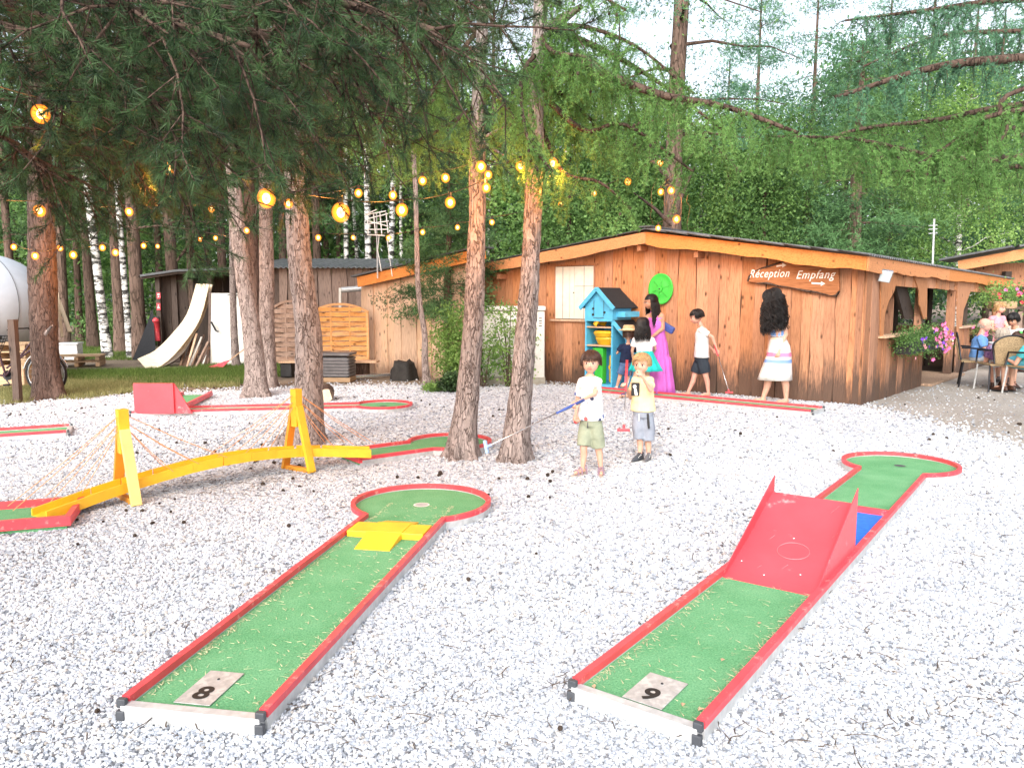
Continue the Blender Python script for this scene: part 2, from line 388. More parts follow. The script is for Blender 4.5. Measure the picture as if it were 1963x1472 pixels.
def gravel():
    pts = []
    for y0, y1, sp, sz in ((1.7, 4.0, .0118, .0086), (4.0, 7.2, .0162, .0106), (7.2, 15.5, .026, .0152)):
        xm = .72 * y1 + .9
        nx, ny = int(2 * xm / sp), int((y1 - y0) / sp)
        X, Y = np.meshgrid(-xm + np.arange(nx) * sp, y0 + np.arange(ny) * sp)
        P = np.stack([X.ravel(), Y.ravel()], 1) + RNG.uniform(-.65, .65, (nx * ny, 2)) * sp
        P = P[(np.abs(P[:, 0]) < .70 * P[:, 1] + .9) & inpoly(P, GRAV)]
        if y1 > 5:
            Z = np.stack([X.ravel(), Y.ravel()], 1)[::2] + RNG.uniform(-1, 1, (len(X.ravel()[::2]), 2)) * sp; Z = Z[np.abs(Z[:, 0]) < .75 * Z[:, 1]]; d_ = np.array([0, 5.]) - Z; d_ /= np.linalg.norm(d_, axis=1, keepdims=True); k_ = (~inpoly(Z, GRAV)) & inpoly(Z + d_ * RNG.exponential(.28, (len(Z), 1)), GRAV); P = np.concatenate([P, Z[k_]])
        s = sz * RNG.uniform(.55, 1.35, len(P)); pts.append(np.column_stack([P, s * .25, s]))
    R_ = np.array([gp(1660, 790)[:2], gp(1963, 850)[:2], gp(1963, 745)[:2], gp(1700, 745)[:2]]); Z = RNG.uniform(R_.min(0) - .5, R_.max(0) + [1, 1], (2600, 2)); Z = Z[(~inpoly(Z, GRAV)) & (Z[:, 0] > .45 * Z[:, 1])]; pts.append(np.column_stack([Z, np.full(len(Z), .0), RNG.uniform(.004, .014, len(Z))]))
    # thin scatter of stray pebbles and a ragged edge outside the bed
    A = np.concatenate(pts)
    me = bpy.data.meshes.new('gravel'); me.vertices.add(len(A)); me.vertices.foreach_set('co', A[:, :3].astype(np.float32).ravel())
    a = me.attributes.new('sz', 'FLOAT', 'POINT'); a.data.foreach_set('value', A[:, 3].astype(np.float32))
    o = link('gravel', me); tag(o, kind='stuff', label='white and bluish grey crushed stone covering the whole minigolf court', cat='gravel')
    g = bpy.data.node_groups.new('scatter_pebbles', 'GeometryNodeTree')
    g.interface.new_socket('Geometry', in_out='INPUT', socket_type='NodeSocketGeometry'); g.interface.new_socket('Geometry', in_out='OUTPUT', socket_type='NodeSocketGeometry')
    gi = g.nodes.new('NodeGroupInput'); go = g.nodes.new('NodeGroupOutput')
    ico = g.nodes.new('GeometryNodeMeshIcoSphere'); ico.inputs['Radius'].default_value = 1; ico.inputs['Subdivisions'].default_value = 2
    sp_ = g.nodes.new('GeometryNodeSetPosition'); nz = g.nodes.new('ShaderNodeTexNoise'); nz.inputs['Scale'].default_value = 1.1; nz.inputs['Detail'].default_value = 1
    vm = g.nodes.new('ShaderNodeVectorMath'); vm.operation = 'SUBTRACT'; vm.inputs[1].default_value = (.5, .5, .5)
    vs = g.nodes.new('ShaderNodeVectorMath'); vs.operation = 'SCALE'; vs.inputs['Scale'].default_value = 1.6
    L = g.links.new
    L(nz.outputs['Color'], vm.inputs[0]); L(vm.outputs[0], vs.inputs[0]); L(vs.outputs[0], sp_.inputs['Offset']); L(ico.outputs['Mesh'], sp_.inputs['Geometry'])
    sm = g.nodes.new('GeometryNodeSetMaterial'); sm.inputs['Material'].default_value = M['pebble']; L(sp_.outputs[0], sm.inputs['Geometry'])
    m2p = g.nodes.new('GeometryNodeMeshToPoints'); L(gi.outputs[0], m2p.inputs[0])
    inst = g.nodes.new('GeometryNodeInstanceOnPoints'); L(m2p.outputs[0], inst.inputs['Points']); L(sm.outputs[0], inst.inputs['Instance'])
    rr = g.nodes.new('FunctionNodeRandomValue'); rr.data_type = 'FLOAT_VECTOR'; rr.inputs[0].default_value = (-.5, -.5, 0); rr.inputs[1].default_value = (.5, .5, 6.28)
    L(rr.outputs[0], inst.inputs['Rotation'])
    at_ = g.nodes.new('GeometryNodeInputNamedAttribute'); at_.data_type = 'FLOAT'; at_.inputs['Name'].default_value = 'sz'
    rs = g.nodes.new('FunctionNodeRandomValue'); rs.data_type = 'FLOAT_VECTOR'; rs.inputs[0].default_value = (.8, .6, .42); rs.inputs[1].default_value = (1.25, 1.0, .8); rs.inputs['Seed'].default_value = 5
    vm2 = g.nodes.new('ShaderNodeVectorMath'); vm2.operation = 'SCALE'; L(rs.outputs[0], vm2.inputs[0]); L(at_.outputs['Attribute'], vm2.inputs['Scale'])
    L(vm2.outputs[0], inst.inputs['Scale']); L(inst.outputs[0], go.inputs[0])
    md = o.modifiers.new('pebbles', 'NODES'); md.node_group = g
    me.materials.append(M['pebble'])
gravel()
# ------------------------------------------------------------------ pine cones and twigs lying about
def cone_mesh(sc=1.0):
    mb = MB(); R = [(0, .004), (.006, .012), (.014, .016), (.024, .016), (.034, .011), (.042, .004)]
    for i, (x, r) in enumerate(R[:-1]):
        x2, r2 = R[i + 1]
        n = 7; vs = []
        for k in range(n):
            t = 2 * PI * (k + .5 * (i % 2)) / n; vs.append((x * sc, r * 1.18 * sc * math.cos(t), r * 1.18 * sc * math.sin(t)))
        for k in range(n):
            t = 2 * PI * (k + .5 * (i % 2)) / n; vs.append((x2 * sc, r2 * .75 * sc * math.cos(t), r2 * .75 * sc * math.sin(t)))
        mb.add(vs, [(k, (k + 1) % n, n + (k + 1) % n, n + k) for k in range(n)] + [tuple(reversed(range(n)))])
    return mb
_cm = cone_mesh().build('pine_cone', M['cone']); tag(_cm, 'small dark brown pine cone lying on the pale ground', 'pine cone', 'pine cones scattered over the court')
cone_spots = []
def cone_zone(n, x0, x1, y0, y1):
    for _ in range(n): cone_spots.append((random.uniform(x0, x1), y0 + (y1 - y0) * random.random()))
cone_zone(50, 130, 470, 738, 760); cone_zone(26, 640, 1000, 742, 800); cone_zone(12, 930, 1080, 790, 960); cone_zone(18, 470, 860, 880, 960)
cone_zone(14, 1660, 1960, 745, 850); cone_zone(9, 150, 500, 960, 1010); cone_zone(24, 200, 620, 800, 900); cone_zone(8, 1200, 1600, 800, 880); cone_zone(16, 0, 250, 770, 800); cone_zone(9, 60, 1900, 950, 1440)
for i, (x, y) in enumerate(cone_spots):
    o = _cm if i == 0 else dup(_cm)
    p = gp(x, y); s = random.uniform(.6, 1.05) if y < 940 else random.uniform(.45, .75)
    o.location = (p.x, p.y, .018 if inpoly(np.array([[p.x, p.y]]), GRAV)[0] else .004); o.rotation_euler = (random.uniform(0, 6), random.uniform(-.4, .4), random.uniform(0, 6)); o.scale = (s, s, s)
def twigs():
    V = []; F = []
    def seg(p, q, r):
        d = q - p; a = np.cross(d, [0, 0, 1.]); a /= np.linalg.norm(a) + 1e-9; b = np.array([0, 0, 1.]); k = len(V)
        for e in (p, q): V.extend([e - a * r, e + a * r, e + b * r])
        F.extend([(k, k + 1, k + 4, k + 3), (k + 1, k + 2, k + 5, k + 4), (k + 2, k, k + 3, k + 5)])
    def stick(x, y, n=1, ln=.1):
        for _ in range(n):
            p = np.array([x + random.gauss(0, .05), y + random.gauss(0, .05), .022]); a = random.uniform(0, 6.28); L = random.uniform(.3, 1) * ln
            for k in range(3):
                q = p + np.array([math.cos(a) * L / 3, math.sin(a) * L / 3, random.uniform(-.003, .004)]); seg(p, q, random.uniform(.001, .0028)); p = q; a += random.gauss(0, .4)
    for _ in range(1500):
        y = 740 + 700 * random.random() ** 2.2; x = random.uniform(-20, 1980); p = gp(x, y)
        if inpoly(np.array([[p.x, p.y]]), GRAV)[0]: stick(p.x, p.y, 1, random.choice((.05, .08, .16)))
    for cx, cy, sx, sy, n in ((330, 935, 70, 12, 90), (470, 925, 90, 12, 110), (520, 890, 30, 16, 60), (620, 905, 60, 10, 50), (990, 905, 60, 15, 50), (560, 760, 300, 12, 160), (1000, 760, 60, 10, 60)):
        for _ in range(n):
            p = gp(random.gauss(cx, sx), max(700, random.gauss(cy, sy))); stick(p.x, p.y, 1, .14)
    o = link('twig_litter', npmesh('twig_litter', np.array(V), np.array(F), M['twig'])); tag(o, 'fine dark twigs and needles littering the gravel', 'twig litter', kind='stuff')
twigs()
# ------------------------------------------------------------------ grass
M['grass'] = leafmat('meadow grass', (.05, .10, .02), (.17, .25, .05), .7, .3)
M['grassdry'] = leafmat('dry grass', (.16, .17, .06), (.38, .36, .16), .8, .3)
def grass(name, label, zones, mat, h=(.03, .08)):
    V = []; T = []
    for (poly, n) in zones:
        P = np.array([gp(*q)[:2] for q in poly]); lo = P.min(0); hi = P.max(0)
        Q = RNG.uniform(lo, hi, (n * 3, 2)); Q = Q[inpoly(Q, [tuple(p) for p in P])][:n]
        m = len(Q); a = RNG.uniform(0, 6.28, m); hh = RNG.uniform(*h, m); w_ = RNG.uniform(.003, .008, m); ln = RNG.normal(0, .35, (m, 2)) * hh[:, None]
        b0 = np.column_stack([Q[:, 0] - np.cos(a) * w_, Q[:, 1] - np.sin(a) * w_, np.full(m, -.01)]); b1 = np.column_stack([Q[:, 0] + np.cos(a) * w_, Q[:, 1] + np.sin(a) * w_, np.full(m, -.01)])
        tp = np.column_stack([Q + ln, hh]); V.append(np.stack([b0, b1, tp], 1).reshape(-1, 3)); T.append(np.repeat(RNG.random(m), 3))
    V = np.concatenate(V); F = np.arange(len(V)).reshape(-1, 3)
    o = link(name, npmesh(name, V, F, mat, np.concatenate(T))); tag(o, label, 'grass', kind='stuff'); return o
grass('grass', 'green grass strip in front of the leaning boards and sheds', [([(130, 712), (480, 705), (480, 735), (300, 738), (120, 728)], 26000), ([(140, 655), (300, 655), (290, 690), (150, 690)], 12000), ([(380, 700), (560, 700), (560, 722), (380, 722)], 8000), ([(0, 670), (140, 670), (120, 700), (0, 700)], 4000)], M['grass'], (.04, .11))
grass('dry_grass', 'straw coloured grass at the foot of the thick pine', [([(100, 738), (260, 728), (300, 745), (160, 768), (110, 766)], 7000), ([(0, 745), (80, 740), (60, 772), (0, 778)], 3000), ([(130, 725), (460, 725), (460, 742), (130, 745)], 7000)], M['grassdry'], (.03, .10))
# ================================================================== MINIGOLF LANES
ZT = .045      # felt level
def lframe(p0, p1):
    """empty rotation so that local +Y runs p0 -> p1"""
    d = p1 - p0; return math.atan2(-d.x, d.y), Vector((d.x, d.y)).length
def off_poly(path, d):
    """offset an open 2-D path sideways by d (left positive)"""
    out = []
    for i, p in enumerate(path):
        a = path[max(i - 1, 0)]; b = path[min(i + 1, len(path) - 1)]
        t1 = Vector((p[0] - a[0], p[1] - a[1])) if i else Vector((b[0] - p[0], b[1] - p[1])); t2 = Vector((b[0] - p[0], b[1] - p[1])) if i < len(path) - 1 else t1
        t1 = t1.normalized() if t1.length > 1e-7 else t2.normalized(); t2 = t2.normalized() if t2.length > 1e-7 else t1
        n1 = Vector((-t1.y, t1.x)); n2 = Vector((-t2.y, t2.x)); m = (n1 + n2)
        if m.length < 1e-5: m = n1
        m.normalize(); k = d / max(.5, m.dot(n1)); out.append((p[0] + m.x * k, p[1] + m.y * k))
    return out
def rail(path, wd, z0, z1, jit=.0012):
    mb = MB(); L = off_poly(path, wd / 2); R = off_poly(path, -wd / 2); n = len(path); vs = []
    for i in range(n):
        j = random.uniform(-jit, jit)
        vs += [(L[i][0], L[i][1], z0), (L[i][0], L[i][1], z1 + j), (R[i][0], R[i][1], z1 + j), (R[i][0], R[i][1], z0)]
    fs = []
    for i in range(n - 1):
        a, b = 4 * i, 4 * i + 4
        fs += [(a, a + 1, b + 1, b), (a + 1, a + 2, b + 2, b + 1), (a + 2, a + 3, b + 3, b + 2), (a + 3, a, b, b + 3)]
    fs += [(3, 2, 1, 0), (4 * n - 4, 4 * n - 3, 4 * n - 2, 4 * n - 1)]
    mb.add(vs, fs); return mb
def subdiv(path, step=.25):
    out = [path[0]]
    for a, b in zip(path, path[1:]):
        L = math.hypot(b[0] - a[0], b[1] - a[1]); n = max(1, int(L / step))
        for i in range(1, n + 1): out.append((a[0] + (b[0] - a[0]) * i / n, a[1] + (b[1] - a[1]) * i / n))
    return out
def ring_part(W, L, R):
    """open outline from left joint round to right joint; the ring's centre at (0, L)"""
    a0 = math.asin(min(.98, (W / 2) / R)); yj = L - R * math.cos(a0)
    pts = [(R * math.sin(t), L - R * math.cos(t)) for t in np.linspace(-a0, -(2 * PI - a0), 44)]
    return yj, pts
HOLES = []
def lane(label, p0, pc, W, R, start=0.0, hole=True, frontbar=True, felt_from=0.0, group='minigolf lanes on the gravel', caps=True):
    """p0: middle of the front edge, pc: centre of the end ring (R=0: open straight lane ending at pc)"""
    rz, L = lframe(p0, pc)
    t = empty('minigolf_lane', (p0.x, p0.y, 0), rz, label, 'minigolf lane', group)
    rw, zr = .032, .082
    hw = W / 2 - rw / 2
    if R:
        yj, arc = ring_part(W, L, R)
        Ri = R
        left = subdiv([(-hw, 0), (-hw, yj + .02)]); right = subdiv([(hw, 0), (hw, yj + .02)])
        arc2 = [(x * (Ri - rw / 2) / Ri, L + (y - L) * (Ri - rw / 2) / Ri) for x, y in arc]
        poly = [(-hw, felt_from), (-hw, yj)] + arc2[1:-1] + [(hw, yj), (hw, felt_from)]
        rail(arc2, rw, .052, zr + .001).build('rail', M['red'], t)
        rail(arc2, rw * .9, -.03, .0515).build('side_frame', M['steel'], t)
    else:
        left = subdiv([(-hw, 0), (-hw, L)]); right = subdiv([(hw, 0), (hw, L)])
        poly = [(-hw, felt_from), (-hw, L), (hw, L), (hw, felt_from)]
    for pth in (left, right):
        rail(pth, rw, .052, zr).build('rail', M['red'], t); rail(pth, rw * .9, -.03, .0515).build('side_frame', M['steel'], t)
    fb = MB(); fb.extrude(poly, .0, ZT); fb.build('felt', M['felt'], t)
    if frontbar:
        b = MB(); b.box((0, -.012, .03), (W - .03, .045, .062)); b.build('front_bar', M['steel'], t, bevel=.004)
        if caps:
            for s in (-1, 1):
                b = MB(); b.box((s * hw, -.022, .067), (rw + .003, .022, .034)); b.box((s * hw, -.03, .022), (rw + .002, .022, .04)); b.build('end_cap', M['capdark'], t, bevel=.004)
    if hole and R:
        b = MB(); n = 24; ro, ri = .058, .048
        vs = [(ro * math.cos(2 * PI * k / n), L + ro * math.sin(2 * PI * k / n), ZT + .003) for k in range(n)] + [(ri * math.cos(2 * PI * k / n), L + ri * math.sin(2 * PI * k / n), ZT + .0035) for k in range(n)]
        b.add(vs, [(k, (k + 1) % n, n + (k + 1) % n, n + k) for k in range(n)]); HOLES.append(1); c = b.build('hole', M['white'] if len(HOLES) == 1 else M['felt'], t)
        b = MB(); b.add([(ri * math.cos(2 * PI * k / n), L + ri * math.sin(2 * PI * k / n), ZT + .0032) for k in range(n)], [tuple(range(n))]); b.build('cup', M['cupwhite'] if len(HOLES) == 1 else M['capdark'], c)
    return t, W, L
def litter(t, W, L, n, seed):
    """straw bits and dry leaves lying on the felt"""
    rr = random.Random(seed); V = []; F = []
    for _ in range(n):
        x = rr.uniform(-W / 2 + .05, W / 2 - .05) if rr.random() < .3 else rr.choice((-1, 1)) * (W / 2 - .045 - abs(rr.gauss(0, .02))); y = rr.uniform(.05, L); a = rr.uniform(0, PI); l = rr.uniform(.01, .045); w_ = rr.uniform(.0007, .0016)
        dx, dy = math.cos(a) * l / 2, math.sin(a) * l / 2; k = len(V)
        V += [(x - dx - dy / l * w_ * 2, y - dy, ZT + .004), (x + dx, y + dy, ZT + .005 + rr.random() * .004), (x - dx + dy / l * w_ * 2 + w_, y - dy + w_, ZT + .006)]; F.append((k, k + 1, k + 2))
    o = link('straw_litter', npmesh('straw_litter', np.array(V), np.array(F), M['straw']), t); tag(o, 'dry straw bits on the green felt', kind='stuff')
M['cupwhite'] = plain('pale hole cup', (.42, .42, .42), .6)
M['straw'] = plain('dry straw', (.50, .46, .28), .8, .2, 30, 0)
M['leafdry'] = plain('dry leaf', (.62, .40, .25), .8, .2, 30, 0)
def text_part(txt, size, mat, parent, loc, rot, ext=.0006, name='lettering', shear=0.0, space=1.0, align='CENTER', sx=1.0, offset=0.0):
    c = bpy.data.curves.new(name, 'FONT'); c.body = txt; c.size = size; c.align_x = align; c.align_y = 'CENTER'; c.extrude = ext; c.shear = shear; c.space_character = space; c.offset = offset
    tmp = bpy.data.objects.new(name, c); COL.objects.link(tmp); bpy.context.view_layer.update()
    me = bpy.data.meshes.new_from_object(tmp.evaluated_get(bpy.context.evaluated_depsgraph_get())); bpy.data.objects.remove(tmp)
    me.name = name; me.materials.clear(); me.materials.append(mat)
    o = link(name, me, parent, loc, rot); o.scale = (sx, 1, 1); return o
def number_plate(t, txt, x, y, w_, h, rot=0):
    b = MB(); b.box((0, 0, 0), (w_, h, .004)); o = b.build('number_plate', M['plate'], t, loc=(x, y, ZT + .005), rot=(0, 0, rot), bevel=.0015)
    text_part(txt, .125, M['print'], o, (.0, -h * .2, .0032), (0, 0, 0), .0004, 'numeral', sx=1.0, offset=.004)
    b = MB(); b.ball((0, h * .24, .003), (.006, .006, .004), 8, 6); b.build('tee_mark', M['black'], o)
M['plate'] = plain('brushed metal plate', (.50, .50, .49), .4, .15, 30, .1, metal=.3, wear=(.62, .62, .6), wscale=14, wamt=.5)
# --- lane 8: cross hump
a, b_ = gp(243, 1352, .03), gp(508, 1392, .03)
W8 = (b_ - a).length; p0 = (a + b_) / 2; pc = gp(808, 968, ZT)
L8, W8, LL8 = lane('green felt lane with number 8 plate and a yellow cross hump', p0, pc, W8, .50)
number_plate(L8, '8', -.035, .165, .145, .25, 0)
litter(L8, W8, LL8, 1100, 1)
cr = MB(); yc = LL8 - .70
h = .065
def wedge(mb, x0, x1, y0, y1, za, zb, z0=ZT):
    vs = [(x0, y0, z0), (x1, y0, z0), (x1, y1, z0), (x0, y1, z0), (x0, y0, za), (x1, y0, za), (x1, y1, zb), (x0, y1, zb)]
    mb.add(vs, [(3, 2, 1, 0), (4, 5, 6, 7), (0, 1, 5, 4), (1, 2, 6, 5), (2, 3, 7, 6), (3, 0, 4, 7)])
hw = W8 / 2 - .04
wedge(cr, -hw, hw, yc - .10, yc + .10, ZT + h * .62, ZT + h * .62)
o = cr.build('cross_bar', M['yellow'], L8, bevel=.003)
cr = MB(); wedge(cr, -.11, .11, yc - .33, yc - .1001, ZT + .004, ZT + h * .62 + .002); cr.build('ramp_tongue', M['yellow'], L8, bevel=.002)
cr = MB(); wedge(cr, -.11, .11, yc + .1001, yc + .27, ZT + h * .62 + .002, ZT + .004); cr.build('ramp_tongue', M['yellow'], L8, bevel=.002)
cr = MB(); cr.box((0, yc, ZT + h * .62 + .003), (.22, .20, .004)); cr.build('cross_centre', M['yellow'], L8)
# --- lane 9: jump ramp over a blue trough
a, b_ = gp(1096, 1322, .03), gp(1352, 1408, .03)
W9 = (b_ - a).length; p0 = (a + b_) / 2; pc = gp(1725, 893, ZT)
L9, W9, LL9 = lane('green felt lane with number 9 plate, red jump ramp and blue trough', p0, pc, W9, .48)
number_plate(L9, '9', .01, .15, .16, .235, 0)
litter(L9, W9, 1.5, 500, 2)
def to_local(t, p):
    return Matrix.Rotation(-t.rotation_euler.z, 4, 'Z') @ (p - t.location)
yb = to_local(L9, (gp(1382, 1107, ZT) + gp(1563, 1143, ZT)) / 2).y
hw = W9 / 2 - .03
RL, RH = .80, .30
rp = MB(); n = 12; vs = []; fs = []
for i in range(n + 1):
    u = i / n; z = ZT + .004 + RH * (u ** 1.25)
    vs += [(-hw, yb + RL * u, z), (hw, yb + RL * u, z)]
for i in range(n): fs.append((2 * i, 2 * i + 1, 2 * i + 3, 2 * i + 2))
m_ = len(vs); vs += [(x, y, z - .012) for x, y, z in vs]
fs += [(m_ + f[3], m_ + f[2], m_ + f[1], m_ + f[0]) for f in fs[:n]]
for i in range(n): fs += [(2 * i, 2 * i + 2, m_ + 2 * i + 2, m_ + 2 * i), (2 * i + 1, m_ + 2 * i + 1, m_ + 2 * i + 3, 2 * i + 3)]
fs += [(2 * n, 2 * n + 1, m_ + 2 * n + 1, m_ + 2 * n), (0, m_, m_ + 1, 1)]
rp.add(vs, fs); ramp9 = rp.build('jump_ramp', M['redramp'], L9)
def rz_(u): return ZT + .005 + RH * (u ** 1.25)
M['redpale'] = plain('rubbed pale red paint', (.74, .15, .17), .5, .2, 20, 0)
mb = MB(); pts = []
for k in range(36):
    a = 2 * PI * k / 36; u = .42 + .085 * math.sin(a) ; pts.append((.03 + .085 * math.cos(a), yb + RL * u, rz_(u) + .0002))
mb.tube(pts, .0022, 4, closed=True); mb.build('ball_mark', M['redpale'], L9)
for (x, u) in ((.0, .55), (-.2, .22), (.12, .2), (-.05, .12)): mb = MB(); mb.ball((x, yb + RL * u, rz_(u)), (.007, .007, .003), 8, 6); mb.build('screw_head', M['chrome'], L9)
for (x, u, l) in ((.13, .86, .10), (.19, .62, .06), (-.12, .5, .05), (.02, .22, .06), (-.1, .18, .04)):
    mb = MB(); mb.tube([(x, yb + RL * u, rz_(u)), (x + l * .3, yb + RL * (u + l * .9), rz_(u + l * .9))], .0016, 4); mb.build('scratch', M['redpale'], L9)
for s in (-1, 1):
    sp = MB(); x0 = s * (hw + .0025)
    pr = [(yb - .02, ZT + .005), (yb + RL + .02, ZT + .02), (yb + RL + .035, ZT + RH + .10)]
    if s == 1: pr = [(yb - .02, ZT + .005), (yb + RL + .02, ZT + .02), (yb + RL + .03, ZT + RH + .09)]
    vs = [(x0 - .002, y, z) for y, z in pr] + [(x0 + .003, y, z) for y, z in pr]
    sp.add(vs, [(2, 1, 0), (3, 4, 5), (0, 1, 4, 3), (1, 2, 5, 4), (2, 0, 3, 5)]); sp.build('side_cheek', M['redramp'], L9)
yblue0, yblue1 = yb + RL - .15, to_local(L9, gp(1675, 988, ZT)).y
bl = MB(); bl.box((0, (yblue0 + yblue1) / 2, ZT + .003), (2 * hw - .02, yblue1 - yblue0, .008)); bl.build('trough_mat', M['blue'], L9)
bb = MB(); bb.box((0, yblue1 + .02, ZT + .022), (2 * hw, .04, .045)); bb.build('cross_rail', M['red'], L9)
for (x, y) in ((.12, .55), (.20, .10), (.13, .12), (-.18, .02), (.22, LL9 - .35), (.12, 1.0)):
    lf = MB(); lf.add([(0, 0, 0), (.018, .006, .006), (.026, .02, .002), (.004, .018, .004)], [(0, 1, 2, 3)]); o = lf.build('dry_leaf', M['leafdry'], None, loc=None)
    w_ = L9.matrix_basis if False else None
    p = Matrix.Rotation(L9.rotation_euler.z, 4, 'Z') @ Vector((x, y, 0)) + L9.location
    o.location = (p.x, p.y, ZT + .008); o.rotation_euler = (0, 0, x * 30); tag(o, 'curled dry leaf lying on the green felt of lane 9', 'leaf', 'dry leaves on lane 9')
# --- bridge lane: two boards joined by the yellow suspension bridge
pA = gp(-150, 1020, ZT); pB = gp(72, 988, ZT)
pR0, pR1 = gp(-200, 1016, ZT), gp(140, 988, ZT)
d = (pR1 - pR0).normalized()
pe = gp(142, 982, ZT) 
rz, Lx = lframe(pe, pe - d * 1.4)
t = empty('minigolf_lane', (pe.x, pe.y, 0), rz, 'green felt lane start where the yellow bridge begins', 'minigolf lane', 'minigolf lanes on the gravel')
w2 = .27
fb = MB(); fb.extrude([(-w2, 0), (-w2, 1.6), (w2, 1.6), (w2, 0)], 0, ZT); fb.build('felt', M['felt'], t)
for pth in ([(-w2, .0), (-w2, 1.6)], [(w2, .0), (w2, 1.6)]): rail(subdiv(pth), .038, .03, .095).build('rail', M['red'], t)
rail([(-w2 - .02, -.01), (w2 + .02, -.01)], .036, .03, .094).build('rail', M['red'], t)
# far board with ring
q0 = gp(672, 882, ZT); q0b = gp(1000, 0) if False else None
a, b_ = gp(688, 884, .06), gp(640, 872, .06)
pc = gp(862, 850, ZT); p0 = gp(668, 876, ZT)
LB, WB, LLB = lane('green felt lane end behind the bridge, its ring passing behind a trunk', p0, pc, .50, .43, frontbar=False)
rail([(-.25, .0), (.25, .0)], .036, .03, .094).build('rail', M['red'], LB)
# --- bridge
B0, B1 = gp(75, 990, .05), gp(710, 868, .125)
bx = empty('suspension_bridge', ((B0 + B1) / 2).to_tuple()[:2] + (0,), 0, 'yellow toy suspension bridge with two A-shaped towers and thin cords', 'minigolf bridge')
T1f, T1r, T2f, T2r = gp(262, 972), gp(226, 952), gp(598, 908), gp(547, 899)
c1, c2 = (T1f + T1r) / 2, (T2f + T2r) / 2
ctrl = [B0, Vector((c1.x, c1.y, .125)), (c1 + c2) / 2 + Vector((0, 0, .205)), Vector((c2.x, c2.y, .175)), B1]
def cr_spline(P, n):
    out = []; Q = [P[0] * 2 - P[1]] + list(P) + [P[-1] * 2 - P[-2]]
    for i in range(1, len(Q) - 2):
        for k in range(n):
            t_ = k / n; a, b, c, d_ = Q[i - 1], Q[i], Q[i + 1], Q[i + 2]
            out.append(.5 * ((2 * b) + (c - a) * t_ + (2 * a - 5 * b + 4 * c - d_) * t_ ** 2 + (3 * b - a - 3 * c + d_) * t_ ** 3))
    out.append(Q[-2]); return out
cl = cr_spline(ctrl, 3)
def channel(pts, w_=.17, lip=.045, th=.012):
    mb = MB(); vs = []; fs = []
    for i, p in enumerate(pts):
        d_ = (pts[min(i + 1, len(pts) - 1)] - pts[max(i - 1, 0)]); d_.z = 0; d_.normalize(); s_ = Vector((d_.y, -d_.x, 0))
        pr = [(-w_ / 2, lip), (-w_ / 2 + th, lip), (-w_ / 2 + th, 0), (w_ / 2 - th, 0), (w_ / 2 - th, lip), (w_ / 2, lip), (w_ / 2, -.03), (-w_ / 2, -.03)]
        vs += [p + s_ * x + Vector((0, 0, z)) for x, z in pr]
    for i in range(len(pts) - 1):
        for k in range(8): k2 = (k + 1) % 8; fs.append((8 * i + k, 8 * i + k2, 8 * i + 8 + k2, 8 * i + 8 + k))
    fs += [tuple(range(8)), tuple(8 * (len(pts) - 1) + k for k in reversed(range(8)))]
    return mb.add(vs, fs)
for i in range(0, len(cl) - 1, 1):
    a, b = cl[i], cl[i + 1]; dd = (b - a); channel([a + dd * .003, b - dd * .003]).build('deck_segment', M['yellow'], bx, world=True)
for (f, r, top, cols) in ((T1f, T1r, at(237, 792, (T1f.y + T1r.y) / 2 - .0), ('paleyellow', 'yelloworange')), (T2f, T2r, at(569, 752, (T2f.y + T2r.y) / 2), ('yellow', 'yelloworange'))):
    ax = (f - r).normalized(); c = (f + r) / 2; side = Vector((-ax.y, ax.x, 0)); top = Vector((c.x, c.y, top.z))
    m1 = MB(); m1.beam(f + Vector((0, 0, .01)), top + Vector((0, 0, -.12)) + ax * .03, .075, .03, ax); m1.build('tower_leg', M[cols[0]], bx, world=True, bevel=.003)
    m1 = MB(); m1.beam(r + Vector((0, 0, .01)), top + Vector((0, 0, -.12)) - ax * .03, .075, .03, ax); m1.build('tower_leg', M[cols[1]], bx, world=True, bevel=.003)
    m1 = MB(); m1.beam(top + Vector((0, 0, -.30)) - side * .0, top + Vector((0, 0, .03)), .075, .07, ax); m1.build('tower_head', M['yellow'], bx, world=True, bevel=.003)
    m1 = MB(); m1.beam(f + Vector((0, 0, .02)) - ax * .02, r + Vector((0, 0, .02)), .04, .05); m1.build('foot_bar', M['yelloworange'], bx, world=True, bevel=.003)
    dv = (B1 - B0); dv.z = 0; dv.normalize(); sv = Vector((dv.y, -dv.x, 0))
    for sg in (-1, 1):
        for k, (u, dz) in enumerate(((.75, -.02), (.52, -.08), (.32, -.12))):
            for side_ in (-1, 1):
                tgt = c + dv * u * sg + sv * .08 * side_
                # height of the deck there
                best = min(cl, key=lambda q: (Vector((q.x, q.y, 0)) - Vector((tgt.x, tgt.y, 0))).length)
                tgt = Vector((tgt.x, tgt.y, best.z + .04)); s0 = top + Vector((0, 0, dz)) + dv * .03 * sg
                m1 = MB(); mid = (s0 + tgt) / 2 + Vector((0, 0, -.012)); m1.tube([s0, mid, tgt], .0028, 5); m1.build('cord', M['rope'], bx, world=True)
# --- far left lane
a = gp(130, 824, ZT); b_ = gp(-220, 846, ZT)
lt, _, _ = lane('green felt lane end poking into the picture at far left', a, b_, .50, 0)
# --- lane by the hut wall
a = gp(1565, 787, ZT); b_ = gp(1130, 747, ZT)
lh, _, _ = lane('long narrow green felt lane running along the wooden hut wall', a, b_, .46, 0)
# --- back left angle lane with red box ramp
pa, pb = gp(300, 792, ZT), gp(735, 778, ZT)
d = (pb - pa).normalized(); ang = d
p0 = gp(262, 789, ZT)
LK, WK, LLK = lane('angled green felt lane with a red bank box, far left back', p0, pb, .40, .40, hole=True)
nrm = Vector((-d.y, d.x, 0))
